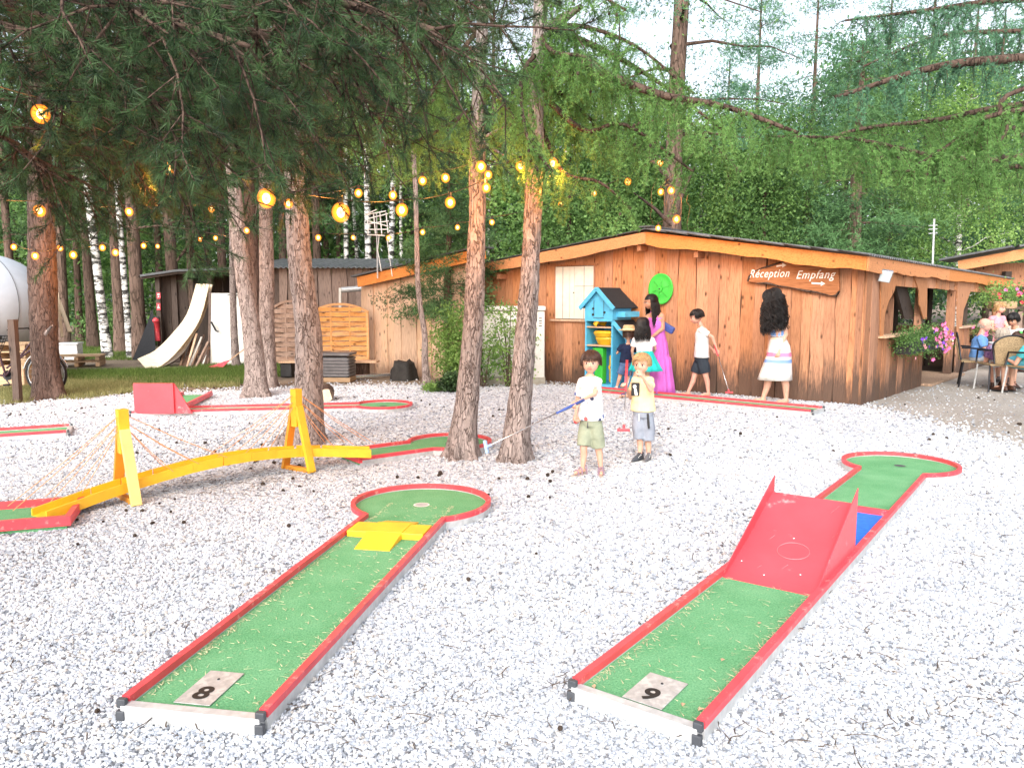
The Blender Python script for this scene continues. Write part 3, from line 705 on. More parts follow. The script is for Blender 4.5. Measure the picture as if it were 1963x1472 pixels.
# second arm
e0 = gp(322, 783, ZT); e1 = gp(378, 757, ZT)
rz2 = lframe(e0, e1)[0] - LK.rotation_euler.z
l0 = to_local(LK, e0); l1 = to_local(LK, e1); l0.z = l1.z = 0
dv = (l1 - l0).normalized(); sv = Vector((-dv.y, dv.x, 0)); q = [l0 - sv * .2, l1 - sv * .2, l1 + sv * .2, l0 + sv * .2]
fb = MB(); fb.extrude([(p.x, p.y) for p in q], .0, ZT + .003); fb.build('side_arm_felt', M['felt'], LK)
for s_ in (-1, 1): rail(subdiv([tuple((l0 + sv * .21 * s_)[:2]), tuple((l1 + sv * .21 * s_)[:2])]), .036, .03, .098).build('rail', M['red'], LK)
# box ramp: an upright board facing us with a sloping back
bxm = MB(); f0, f1 = to_local(LK, gp(258, 793, ZT)), to_local(LK, gp(334, 793, ZT)); zt = .39
f0.z = f1.z = ZT; dep = Vector((-(f1 - f0).y, (f1 - f0).x, 0)).normalized()
if (Matrix.Rotation(LK.rotation_euler.z, 3, 'Z') @ dep).y < 0: dep = -dep
vs = [f0, f1, f1 + dep * .42, f0 + dep * .42, f0 + Vector((0, 0, zt)), f1 + Vector((0, 0, zt)), f1 + Vector((0, 0, zt)) + dep * .05, f0 + Vector((0, 0, zt)) + dep * .05]
bxm.add(vs, [(3, 2, 1, 0), (4, 5, 6, 7), (0, 1, 5, 4), (1, 2, 6, 5), (2, 3, 7, 6), (3, 0, 4, 7)]); bxm.build('bank_board', M['redramp'], LK)
ext = f1 + (f1 - f0).normalized() * .22
bxm = MB(); bxm.add([f1 + Vector((0, 0, zt)) + dep * .03, f1 + dep * .03, ext + dep * .03, f1 + Vector((0, 0, zt)) + dep * .05, f1 + dep * .05, ext + dep * .05], [(0, 1, 2), (5, 4, 3), (0, 3, 4, 1), (1, 4, 5, 2), (2, 5, 3, 0)]); bxm.build('cheek', M['redramp'], LK)
# ================================================================== WOODEN HUT
def plank_mesh(wd, h, th, wav=.012, n=6, seed=0, topcut=None, botcut=0.0):
    """upright board: x across, z up, front face at -y; waney edges"""
    rr = random.Random(seed); mb = MB(); vs = []
    lo = [rr.uniform(-wav, wav) for _ in range(n + 1)]; ro = [rr.uniform(-wav, wav) for _ in range(n + 1)]; bow = rr.uniform(-.004, .004)
    tl, tr = (h, h) if topcut is None else topcut
    for i in range(n + 1):
        u = i / n; xl = -wd / 2 + lo[i]; xr = wd / 2 + ro[i]; zl = tl * u; zr = tr * u; y = bow * math.sin(PI * u)
        vs += [(xl, y, zl), (xr, y, zr), (xr - .004, y - th, zr), (xl + .004, y - th, zl)]
    fs = []
    for i in range(n):
        a, b = 4 * i, 4 * i + 4
        for k in range(4): k2 = (k + 1) % 4; fs.append((a + k, a + k2, b + k2, b + k))
    fs += [(3, 2, 1, 0), tuple(4 * n + k for k in range(4))]
    return mb.add(vs, fs)
def board_wall(parent, P0, dr, segs, zbot, ztop, wds, mat, th=.022, wav=.012, seed=0, name='board', jut=.010, overlap=.006, side=1):
    """boards along dr from P0; segs: list of (t0, t1); zbot/ztop functions of t; alternating set back"""
    rr = random.Random(seed); dr = dr.normalized(); rz = math.atan2(dr.y, dr.x); nrm = Vector((dr.y, -dr.x, 0)) * side; k = 0
    for (t0, t1) in segs:
        t = t0
        while t < t1 - .02:
            w_ = rr.uniform(*wds); w_ = min(w_, t1 - t)
            if t1 - (t + w_) < wds[0] * .5: w_ = t1 - t
            c = t + w_ / 2; zb = zbot(c) + rr.uniform(-.01, .01); e = (w_ + overlap) / 2
            tl, tr = ztop(t), ztop(t + w_)
            mb = plank_mesh(w_ + overlap, 1, th + rr.uniform(-.003, .004), wav, 6, seed * 1000 + k, (tl - zb, tr - zb))
            pos = P0 + dr * c + nrm * (jut if k % 2 else 0) + Vector((0, 0, zb)) - Vector((0, 0, P0.z))
            mb.build(name, mat, parent, loc=pos - parent.location, rot=(0, 0, rz)); t += w_; k += 1
    return k
HC = gp(1647, 776); HA0 = gp(1045, 728)
FD = (HC - HA0).normalized()                      # along the front, left to right
SDv = (gp(1762, 739) - HC).normalized()           # along the side, going away
LF = 7.05
HA = HC - FD * LF
hut = empty('wooden_hut', HC, 0, 'long orange stained board hut with low corrugated roof and open porch', 'hut')
def fz(px, py): return onplane(px, py, HC, FD)
def ft(px, py): return (onplane(px, py, HA, FD) - HA).dot(FD)
def st(px, py): return (onplane(px, py, HC, SDv) - HC).dot(SDv)
def sz(px, py): return onplane(px, py, HC, SDv).z
RT = ft(1240, 470)                                 # ridge position along the front
ZE, ZR = fz(1650, 516).z, fz(1240, 476).z          # wall top at the corner and under the ridge
def ftop(t): return (ZE + .05) + (ZR + .06 - ZE) * (1 - abs(t - RT) / (LF - RT)) if t > RT else (ZR + .11) - (ZR + .06 - ZE) * (RT - t) / (LF - RT)
w0, w1 = ft(1066, 560), ft(1140, 560); wz0, wz1 = fz(1100, 612).z, fz(1100, 510).z
def fb0(t): return .0
board_wall(hut, HA, FD, [(0, w0)], lambda t: -.03, ftop, (.17, .24), M['wood_wall'], seed=3, wav=.010)
board_wall(hut, HA, FD, [(w0, w1)], lambda t: -.03, lambda t: wz0 - .02, (.18, .23), M['wood_wall'], seed=4, wav=.010)
board_wall(hut, HA, FD, [(w0, w1)], lambda t: wz1 + .02, ftop, (.18, .23), M['wood_wall'], seed=5, wav=.010)
board_wall(hut, HA, FD, [(w1, LF)], lambda t: -.03, ftop, (.13, .24), M['wood_wall'], seed=6, wav=.016, jut=.014)
# backing so that no light comes through the joints
def quadprism(mb, pts, nrm, th):
    vs = [p for p in pts] + [p + nrm * th for p in pts]; n = len(pts)
    mb.add(vs, [tuple(range(n)), tuple(reversed(range(n, 2 * n)))] + [(i, i + n, (i + 1) % n + n, (i + 1) % n) for i in range(n)])
inn = Vector((-FD.y, FD.x, 0))
mb = MB(); A_ = HA + inn * .012; quadprism(mb, [A_ + FD * .02 + Vector((0, 0, -.02)), A_ + FD * (LF - .03) + Vector((0, 0, -.02)), A_ + FD * (LF - .03) + Vector((0, 0, ZE)), A_ + FD * RT + Vector((0, 0, ZR)), A_ + FD * .02 + Vector((0, 0, ftop(0) - .03))], inn, .04)
mb.build('wall_backing', M['wood_dark'], hut, world=True)
# window with cream shutters
win = empty('shutter_window', (0, 0, 0)); win.parent = hut; wc = HA + FD * (w0 + w1) / 2; win.location = wc - HC; win.rotation_euler = (0, 0, math.atan2(FD.y, FD.x)); _kids.setdefault(hut.name, []).append(win)
ww, wh, wzc = w1 - w0, wz1 - wz0, (wz1 + wz0) / 2
for i, (x0, x1) in enumerate(((-.5, -.12), (-.12, 0), (0, .5))):
    mb = MB(); mb.box(((x0 + x1) / 2 * ww, -.012, wzc), ((x1 - x0) * ww - .006, .024, wh - .02)); mb.build('shutter_board', M['cream'] if 'cream' in M else M.setdefault('cream', plain('cream painted boards', (.76, .72, .62), .55, .06, 9, .1, wear=(.5, .42, .32), wscale=8, wamt=.66)), win)
for x in (-.3, .25):
    mb = MB(); mb.box((x * ww, -.026, wzc), (.006, .003, wh - .03)); mb.build('joint', M['wood_dark'], win)
mb = MB(); mb.box((.25 * ww, -.026, wzc + .12 * wh), (.48 * ww, .003, .006)); mb.build('joint', M['wood_dark'], win)
for dx in (-1, 1):
    mb = MB(); mb.box((dx * (ww / 2 + .012), -.02, wzc), (.024, .05, wh + .03)); mb.build('frame', M['wood_wall_end'], win)
mb = MB(); mb.box((0, -.02, wzc + wh / 2 + .015), (ww + .16, .06, .03)); mb.build('lintel', M['wood_wall_end'], win)
mb = MB(); mb.box((0, -.035, wzc - wh / 2 - .02), (ww + .16, .09, .035)); mb.build('sill', M['wood_pale'], win)
mb = MB(); mb.ball((-.01 * ww, -.03, wzc), .012, 8, 6); mb.build('latch', M['black'], win)
# fascia boards along the two rakes, set forward of the wall
OV = .30
def rake(p, q, hgt, th, mat, name, seed, n=14, wav=.018):
    rr = random.Random(seed); out = -inn; vs = []; mb = MB()
    for i in range(n + 1):
        u = i / n; c = p + (q - p) * u; lo = hgt + rr.uniform(-wav, wav) + .015 * math.sin(u * 9 + seed)
        vs += [c, c - Vector((0, 0, lo)), c - Vector((0, 0, lo)) + out * th, c + out * th]
    fs = []
    for i in range(n):
        a, b = 4 * i, 4 * i + 4
        for k in range(4): k2 = (k + 1) % 4; fs.append((a + k, a + k2, b + k2, b + k))
    fs += [(3, 2, 1, 0), tuple(4 * n + k for k in range(4))]; mb.add(vs, fs)
    return mb
FO = HC - inn * OV
def fo(px, py): return onplane(px, py, FO, FD)
pR, pT, pL = fo(1662, 492), fo(1240, 445), fo(895, 512)
rake(pT, pR, .20, .03, M['fascia'], 'fascia_board', 1).build('fascia_board', M['fascia'], hut, world=True)
rake(pL, pT - FD * .004, .19, .03, M['fascia'], 'fascia_board', 2).build('fascia_board', M['fascia'], hut, world=True)
# side eave
SL = 10.6
SO = pR.copy(); eB = SO + SDv * .0
pE = onplane(1938, 536, SO, SDv); SLe = (pE - SO).dot(SDv)
eave_dir = (pE - SO) / SLe
sout = Vector((SDv.y, -SDv.x, 0))
def eave_board(p, q, hgt, th, seed, n=22):
    rr = random.Random(seed); vs = []; mb = MB()
    for i in range(n + 1):
        u = i / n; c = p + (q - p) * u; lo = hgt + rr.uniform(-.015, .015) + .012 * math.sin(u * 14)
        vs += [c, c + sout * th, c - Vector((0, 0, lo)) + sout * th, c - Vector((0, 0, lo))]
    fs = []
    for i in range(n):
        a, b = 4 * i, 4 * i + 4
        for k in range(4): k2 = (k + 1) % 4; fs.append((a + k, a + k2, b + k2, b + k))
    fs += [(3, 2, 1, 0), tuple(4 * n + k for k in range(4))]; return mb.add(vs, fs)
EM = SO + (pE - SO) * .42
eave_board(SO + SDv * .0, EM - SDv * .004, .19, .03, 5).build('fascia_board', M['fascia'], hut, world=True)
eave_board(EM, pE, .19, .03, 6).build('fascia_board', M['fascia'], hut, world=True)
# roof: right slope corrugated (ridge -> right eave), left slope felt sheets
rdir = Vector((pE - SO)); ridge0 = pT + Vector((0, 0, .025)); dz_end = 0.0
def roof_slope(A, B, L, dr, corr, mat, name, over=.06, th=.012, step=.024):
    """A->B: from ridge to eave on the front rake; run L along dr"""
    n = int(L / step); vs = []; fs = []; mb = MB(); up = Vector((0, 0, 1)); ex = (B - A).normalized() * over
    for i in range(n + 1):
        s_ = i * L / n; wv = corr * math.sin(2 * PI * s_ / .105) if corr else 0
        vs += [A + dr * s_ + up * wv, B + ex + dr * s_ + up * wv, B + ex + dr * s_ + up * (wv - th), A + dr * s_ + up * (wv - th)]
    for i in range(n):
        a, b = 4 * i, 4 * i + 4
        for k in range(4): k2 = (k + 1) % 4; fs.append((a + k, b + k, b + k2, a + k2))
    fs += [(0, 1, 2, 3), tuple(4 * n + k for k in (3, 2, 1, 0))]
    mb.add(vs, fs); return mb.build(name, mat, hut, world=True)
edz = Vector(eave_dir)
up3 = Vector((0, 0, .035))
f2 = -inn * .05
roof_slope(ridge0 + up3 + f2, pR + up3 + f2, SLe + .2, edz, .016, M['corrugated'], 'roof')
roof_slope(ridge0 + up3 * .8 + f2, pL + up3 * .8 + f2, SLe + .2, edz, 0, M['roofing'], 'roof', step=1.0)
# overlapping sheet edges on the rake
k_ = 9
for i in range(k_):
    a = pT + (pR - pT) * (i / k_); b = pT + (pR - pT) * ((i + 1) / k_ + .01)
    mb = MB(); mb.beam(a + Vector((0, 0, .052)) - inn * .05, b + Vector((0, 0, .030)) - inn * .05, .16, .010); mb.build('sheet_edge', M['roofing'], hut, world=True)
mb = MB(); mb.beam(ridge0 + Vector((0, 0, .06)) - inn * .08, ridge0 + edz * SLe + Vector((0, 0, .06)), .25, .02); mb.build('ridge_cap', M['roofing'], hut, world=True)
# soffit purlins visible under the rake
for t_ in (RT, .6, 4.6):
    p = HA + FD * t_; mb = MB(); mb.beam(Vector((p.x, p.y, ftop(t_) - .12)) - inn * .27, Vector((p.x, p.y, ftop(t_) - .12)) - inn * .01, .07, .09); mb.build('purlin_end', M['wood_wall_end'], hut, world=True)
# ------------------------------------------------ side wall with porch openings
def szt(t):  # wall top under the eave
    return (pR.z - .10) + eave_dir.z * t
t_a, t_b = st(1682, 600), st(1764, 700)          # full boards / half wall / entry
t_c, t_d = st(1832, 650), st(1915, 600)
hz = sz(1700, 645)
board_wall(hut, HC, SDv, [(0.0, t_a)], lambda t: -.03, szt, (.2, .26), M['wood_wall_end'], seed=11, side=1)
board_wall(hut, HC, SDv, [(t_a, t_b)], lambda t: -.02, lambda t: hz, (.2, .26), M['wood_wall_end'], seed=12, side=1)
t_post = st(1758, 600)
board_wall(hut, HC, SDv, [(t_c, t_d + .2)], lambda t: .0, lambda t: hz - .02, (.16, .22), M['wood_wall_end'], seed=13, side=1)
hd = .16
board_wall(hut, HC, SDv, [(t_a, t_d + .3)], lambda t: szt(t) - .26, szt, (.2, .3), M['wood_wall'], seed=14, side=1)
def side_poly(pts, th, mat, name, off=.03):
    """pts as photo pixels on the side wall plane"""
    o = sout * off; P = [onplane(x, y, HC, SDv) + o for x, y in pts]
    mb = MB(); quadprism(mb, list(reversed(P)), sout, th); return mb.build(name, mat, hut, world=True)
side_poly([(1682, 525), (1716, 525), (1708, 558), (1697, 578), (1690, 600), (1686, 650), (1682, 650)], .02, M['wood_wall'], 'shaped_board')
side_poly([(1745, 525), (1772, 528), (1771, 612), (1765, 612), (1757, 585), (1756, 560)], .02, M['wood_wall'], 'shaped_board')
side_poly([(1830, 540), (1858, 543), (1855, 560), (1842, 595), (1836, 650), (1830, 650)], .02, M['wood_wall'], 'shaped_board')
side_poly([(1893, 545), (1914, 546), (1912, 625), (1901, 625), (1898, 580), (1893, 565)], .02, M['wood_wall'], 'shaped_board')
# posts
for px, wd, z1m in ((1766, .10, None), (1828, .14, None), (1912, .12, None), (1655, .08, None)):
    t_ = st(px, 600); p = HC + SDv * t_ - sout * .05; mb = MB(); mb.beam(Vector((p.x, p.y, -.02)), Vector((p.x, p.y, szt(t_) - .01)), wd, wd, FD); mb.build('post', M['wood_wall_end'], hut, world=True)
side_poly([(1727, 530), (1748, 530), (1765, 600), (1765, 612), (1748, 612)], .05, M['wood_dark'], 'brace', -.16)
mb = MB(); p = HC + SDv * t_a; q = HC + SDv * (t_b); mb.beam(Vector((p.x, p.y, hz + .01)) + sout * .03, Vector((q.x, q.y, hz + .01)) + sout * .03, .2, .03); mb.build('counter_shelf', M['wood_pale'], hut, world=True)
mb = MB(); p = HC + SDv * t_c; q = HC + SDv * (t_d + .2); mb.beam(Vector((p.x, p.y, hz + .0)) + sout * .03, Vector((q.x, q.y, hz + .0)) + sout * .03, .16, .03); mb.build('counter_shelf', M['wood_pale'], hut, world=True)
mb = MB(); p = HC + SDv * t_b; q = HC + SDv * t_c; zz = .42
mb.beam(Vector((p.x, p.y, .18)) - sout * 1.2, Vector((q.x, q.y, .18)) - sout * .9, .03, .36); mb.build('low_panel', M['wood_wall_end'], hut, world=True)
mb = MB(); mb.beam(Vector((p.x, p.y, .02)) - sout * .2, Vector((q.x, q.y, .02)) - sout * .2, .8, .04); mb.build('threshold', M['wood_pale'], hut, world=True)
# inside: floor, a back wall with openings, curtains, orange valance
mb = MB(); p = HC + SDv * .3 - sout * .1; q = HC + SDv * SLe - sout * .1; quadprism(mb, [p, q, q - sout * 5.5, p - sout * 5.5], Vector((0, 0, -1)), .01); mb.build('floor', M['wood_dark'], hut, world=True)
mb = MB(); p = HC + SDv * 2.2; mb.beam(Vector((p.x, p.y, 1.05)) - sout * .2, Vector((p.x, p.y, 1.05)) - sout * 5.5, .04, 2.1); mb.build('inner_wall', M['wood_wall_end'], hut, world=True)
mb = MB(); p = HC + SDv * 7.8; 
for k in range(8):
    mb = MB(); q = p - sout * (.25 + .7 * k); mb.beam(Vector((q.x, q.y, 0)), Vector((q.x, q.y, 2.0)), .09, .09); mb.build('inner_post', M['wood_dark'], hut, world=True)
mb = MB(); mb.beam(Vector((p.x, p.y, .45)) - sout * .2, Vector((p.x, p.y, .45)) - sout * 5.5, .04, .9); mb.build('inner_rail', M['wood_wall_end'], hut, world=True)
mb = MB(); mb.beam(Vector((p.x, p.y, 1.95)) - sout * .2, Vector((p.x, p.y, 1.95)) - sout * 5.5, .04, .35); mb.build('inner_beam', M['wood_dark'], hut, world=True)
M['curtain'] = plain('pale striped curtain', (.62, .64, .72), .8, .1, 12, .1)
M['orangecloth'] = plain('orange cloth', (.75, .22, .04), .8, .1, 12, .1)
for (px, dpt, mat, zt_, zb_, wd) in ((1712, .9, 'curtain', 1.62, .95, .22), (1722, 1.3, 'orangecloth', 2.0, 1.72, .6), (1880, .7, 'curtain', 1.65, 1.0, .22)):
    t_ = st(px, 600) + .6; p = HC + SDv * t_ - sout * dpt; mb = MB(); n = 14; vs = []; fs = []
    for i in range(n + 1):
        q = p + SDv * (wd * (i / n - .5)) + sout * .03 * math.sin(i * 1.6); vs += [Vector((q.x, q.y, zb_)), Vector((q.x, q.y, zt_))]
    for i in range(n): fs.append((2 * i, 2 * i + 2, 2 * i + 3, 2 * i + 1))
    mb.add(vs, fs); mb.build('curtain', M[mat], hut, world=True)
for k in range(6):   # scalloped valance
    pass
# ------------------------------------------------ direction sign
sg = empty('direction_sign', HA + FD * ft(1530, 540), math.atan2(FD.y, FD.x), 'dark brown live-edge board with white Réception and Empfang lettering and arrows', 'sign')
SCc = HA + FD * ft(1530, 540)
def sgl(px, py):
    p = fz(px, py) - SCc; return (p.dot(FD), p.z)
out_ = [(1438, 540), (1441, 531), (1448, 522), (1465, 515), (1484, 509), (1515, 500), (1545, 503), (1575, 508), (1600, 514), (1612, 514), (1613, 558), (1606, 567), (1597, 567), (1570, 560), (1550, 558), (1520, 551), (1495, 548), (1475, 543), (1455, 543)]
P = [sgl(*q) for q in out_]; n = len(P)
mb = MB(); mb.add([(x, -.045, z) for x, z in P] + [(x * .995, -.10, z) for x, z in P], [tuple(range(n)), tuple(reversed(range(n, 2 * n)))] + [(i, i + n, (i + 1) % n + n, (i + 1) % n) for i in range(n)])
mb.build('board', M['sign'], sg, bevel=.008)
# dark bark edge
for lst in (out_[:7], out_[10:]):
    mb = MB(); Q = [sgl(*q) for q in lst]; mb.tube([(x, -.09, z) for x, z in Q], [.016 + .007 * math.sin(i * 2.1) for i in range(len(Q))], 6); mb.build('bark_edge', M['bark_dark'], sg, smooth=True)
M['letter'] = plain('white lettering', (.85, .84, .80), .6, .03, 20, 0)
for txt, px0, px1, py in (('Réception', 1441, 1517, 526), ('Empfang', 1529, 1604, 528)):
    x0, z0 = sgl(px0, py); x1, _ = sgl(px1, py); 
    o = text_part(txt, .17, M['letter'], sg, ((x0 + x1) / 2, -.1025, z0), (PI / 2, 0, 0), .001, 'lettering', shear=.35, space=1.12, offset=.001)
    bpy.context.view_layer.update(); wd = o.dimensions.x; o.scale = ((x1 - x0) / max(wd, .01), 1, 1)
for (a0, a1, py, dy) in ((1493, 1512, 511, -2), (1560, 1586, 543, 1)):
    x0, z0 = sgl(a0, py); x1, z1 = sgl(a1, py + dy); mb = MB(); h_ = .011; hh = .034; xm = x1 - .06
    vs = [(x0, z0 - h_), (xm, z1 - h_), (xm, z1 - hh), (x1, z1), (xm, z1 + hh), (xm, z1 + h_), (x0, z0 + h_)]
    mb.add([(x, -.1015, z) for x, z in vs] + [(x, -.1035, z) for x, z in vs], [tuple(range(7)), tuple(reversed(range(7, 14)))] + [(i, i + 7, (i + 1) % 7 + 7, (i + 1) % 7) for i in range(7)]); mb.build('arrow', M['letter'], sg)
# floodlight on the corner
fl = empty('floodlight', onplane(1697, 529, HC + sout * .15, SDv), 0, 'small square glass-fronted floodlight tilted down at the hut corner', 'floodlight')
rot = Matrix.Rotation(math.radians(-18), 3, 'Z') @ Matrix.Rotation(math.radians(25), 3, 'X') @ Matrix.Rotation(math.radians(12), 3, 'Y')
mb = MB(); mb.box((0, 0, 0), (.17, .05, .18), rot); mb.build('housing', M['chrome'], fl, bevel=.006)
mb = MB(); mb.box(rot @ Vector((0, -.028, 0)), (.145, .006, .155), rot); mb.build('glass', plain('pale lamp glass', (.62, .72, .74), .15, .05, 9, 0), fl)
mb = MB(); mb.beam((0, .02, .02), (-.02, .16, .10), .03, .03); mb.build('bracket', M['black'], fl)
# ------------------------------------------------ second hut, far right
h2 = empty('far_hut', at(2000, 600, 21), 0, 'second orange-trimmed hut roof rising beyond the porch at right edge', 'hut')
a, b_, c_ = at(1838, 500, 21), at(1980, 474, 20), at(2200, 430, 19)
for p, q in ((a, b_), (b_, c_)):
    mb = MB(); mb.beam(p - Vector((0, 0, .13)), q - Vector((0, 0, .13)), .05, .26); mb.build('fascia_board', M['fascia'], h2, world=True)
    mb = MB(); mb.beam(p + Vector((0, .7, .03)), q + Vector((0, .7, .03)), 1.6, .05); mb.build('roof', M['roofing'], h2, world=True)
mb = MB(); mb.beam(at(1850, 530, 21.3) , at(2200, 520, 19.3), .05, .62); mb.build('wall', M['wood_wall_end'], h2, world=True)
for px in (1925, 2005, 2120):
    p = at(px, 600, 21.1 - (px - 1850) * .006); mb = MB(); mb.beam(Vector((p.x, p.y, 0)), Vector((p.x, p.y, 2.2)), .16, .16); mb.build('post', M['wood_dark'], h2, world=True)
# ================================================================== LIGHT BOARD LEAN-TO
P0, P1 = gp(697, 712), gp(903, 729); dL = (P1 - P0).normalized(); LL = (P1 - P0).length
sh = empty('board_shed', P0, 0, 'pale upright board shed with orange sloping top board behind the conifer', 'shed')
lz0, lz1 = onplane(697, 548, P0, dL).z, onplane(760, 532, P0, dL).z
sl = (lz1 - lz0) / (onplane(760, 532, P0, dL) - onplane(697, 548, P0, dL)).dot(dL)
board_wall(sh, P0, dL, [(0, LL)], lambda t: -.03, lambda t: min(lz0 + sl * t, 2.4), (.17, .22), M['wood_pale'], seed=21, wav=.012, jut=.025)
nL = Vector((dL.y, -dL.x, 0))
a = onplane(686, 541, P0 + nL * .2, dL); b_ = onplane(930, 485, P0 + nL * .2, dL)
mb = MB(); mb.beam(a, b_, .03, .20); mb.build('fascia_board', M['fascia'], sh, world=True)
mb = MB(); mb.beam(a + Vector((0, .22, .115)), b_ + Vector((0, .22, .115)), .5, .03); mb.build('roof', M['roofing'], sh, world=True)
mb = MB(); mb.beam(P0 - nL * .03 + Vector((0, 0, 1)), P1 - nL * .03 + Vector((0, 0, 1)), .03, 2.0); mb.build('wall_backing', M['wood_dark'], sh, world=True)
# ================================================================== OLD DARK SHEDS
D1 = 18.7
P0, P1 = gp(505, 697), gp(770, 697); P0.y = P1.y = D1 ; P0.x = at(500, 600, D1).x; P1.x = at(770, 600, D1).x; dO = (P1 - P0).normalized()
os_ = empty('old_shed', P0, 0, 'long weathered grey-brown board shed under a thin corrugated roof edge', 'shed')
board_wall(os_, P0, dO, [(0, (P1 - P0).length)], lambda t: -.03, lambda t: at(600, 514, D1).z, (.14, .20), M['wood_old'], seed=31, wav=.016, jut=.035)
z_ = at(600, 513, D1).z
mb = MB(); vs = []; fs = []; n = 120; x0, x1 = P0.x - .3, P1.x + .3
for i in range(n + 1):
    x = x0 + (x1 - x0) * i / n; wv = .018 * math.sin(i * 2 * PI / 3.7); vs += [(x, D1 - .25, z_ + wv), (x, D1 + 3, z_ + .35 + wv), (x, D1 + 3, z_ + .33 + wv), (x, D1 - .25, z_ - .015 + wv)]
for i in range(n):
    a, b = 4 * i, 4 * i + 4
    for k in range(4): k2 = (k + 1) % 4; fs.append((a + k, b + k, b + k2, a + k2))
mb.add(vs, fs); mb.build('roof', M['corrugated'], os_, world=True)
mb = MB(); mb.beam(P0 + Vector((0, .06, 1)), P1 + Vector((0, .06, 1)), .03, 2.1); mb.build('wall_backing', M['wood_dark'], os_, world=True)
# left dark shed
D2 = 18.6
P0 = Vector((at(300, 600, D2).x, D2, 0)); P1 = Vector((at(500, 600, D2).x, D2 + .2, 0)); dO = (P1 - P0).normalized()
ds = empty('dark_shed', P0, 0, 'nearly black open-fronted shed with sagging low roof', 'shed')
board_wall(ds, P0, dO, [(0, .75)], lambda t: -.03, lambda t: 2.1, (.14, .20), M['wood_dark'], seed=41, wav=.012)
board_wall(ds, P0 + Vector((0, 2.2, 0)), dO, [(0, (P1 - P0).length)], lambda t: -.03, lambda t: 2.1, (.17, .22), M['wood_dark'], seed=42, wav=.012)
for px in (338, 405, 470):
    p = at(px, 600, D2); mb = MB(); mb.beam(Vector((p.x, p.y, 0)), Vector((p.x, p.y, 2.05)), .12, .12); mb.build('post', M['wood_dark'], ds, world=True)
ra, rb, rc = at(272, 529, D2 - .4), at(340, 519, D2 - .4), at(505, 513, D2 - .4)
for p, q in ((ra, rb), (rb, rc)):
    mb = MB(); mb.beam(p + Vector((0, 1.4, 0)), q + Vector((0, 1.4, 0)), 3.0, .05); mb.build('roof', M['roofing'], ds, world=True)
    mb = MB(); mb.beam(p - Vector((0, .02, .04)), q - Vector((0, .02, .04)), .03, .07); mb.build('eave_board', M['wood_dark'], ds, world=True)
# ================================================================== TREES
def rnd(n, d=3): return RNG.normal(0, 1, (n, d))
def nz3(a): return a / (np.linalg.norm(a, axis=1, keepdims=True) + 1e-9)
def tufts(P, A, k, L, wd, spread, tint, lvar=.35):
    """k thin needles leave every point of P around axis A"""
    n = len(P); P = np.repeat(P, k, 0); A = np.repeat(A, k, 0); T = np.repeat(tint, k)
    D = nz3(A + spread * rnd(n * k)); S = nz3(np.cross(D, rnd(n * k))); LL = L * (1 - lvar * RNG.random(n * k))[:, None]
    V = np.stack([P - S * wd, P + S * wd, P + D * LL], 1).reshape(-1, 3)
    return V, np.repeat(np.clip(T + RNG.normal(0, .08, n * k), 0, 1), 3)
def leaves(P, s, tint):
    """one folded diamond leaf per point"""
    n = len(P); D = nz3(rnd(n) + [0, 0, -.2]); S = nz3(np.cross(D, rnd(n))); s = (s * RNG.uniform(.6, 1.3, n))[:, None]
    V = np.stack([P, P + D * s * .5 + S * s * .3, P + D * s, P + D * s * .5 - S * s * .3], 1).reshape(-1, 3)
    return V, np.repeat(np.clip(tint + RNG.normal(0, .1, n), 0, 1), 4)
def crown_mesh(name, parts, mat, k):
    V = np.concatenate([p[0] for p in parts]); T = np.concatenate([p[1] for p in parts])
    return npmesh(name, V, np.arange(len(V)).reshape(-1, k), mat, T)
M['n_dark'] = leafmat('dark pine needles', (.010, .026, .010), (.085, .165, .055), .5, .15)
M['n_pine'] = leafmat('pine needles', (.03, .075, .03), (.13, .27, .10), .6, .25)
M['n_blue'] = leafmat('blue green needles', (.045, .12, .07), (.17, .37, .21), .6, .3)
M['n_larch'] = leafmat('larch needles', (.07, .17, .045), (.26, .48, .14), .6, .4)
M['leaf'] = leafmat('broad leaves', (.05, .12, .035), (.24, .42, .12), .6, .4)
M['leaf_light'] = leafmat('light broad leaves', (.10, .22, .05), (.36, .55, .16), .6, .45)
M['birch'] = None
def birchmat():
    m, n, b = newmat('birch bark'); v = coords(n, 'Object', (1, 1, 3.2))
    f = noi(n, v, 3.2, 5, .7); c = ramp(n, f, [(.46, (.03, .028, .025)), (.52, (.68, .66, .62)), (.8, (.80, .79, .76))])
    v2 = coords(n, 'Object', (2, 2, 14)); f2 = noi(n, v2, 2.5, 3, .5); c = mix(n, c, (.05, .045, .04), ramp(n, f2, [(.60, (0, 0, 0)), (.66, (1, 1, 1))]))
    n.links.new(c, b.inputs['Base Color']); b.inputs['Roughness'].default_value = .7; return m
M['birch'] = birchmat()
def spline_pts(P, n):
    return cr_spline([Vector(p) for p in P], n) if len(P) > 2 else [Vector(P[0]).lerp(Vector(P[1]), i / n) for i in range(n + 1)]
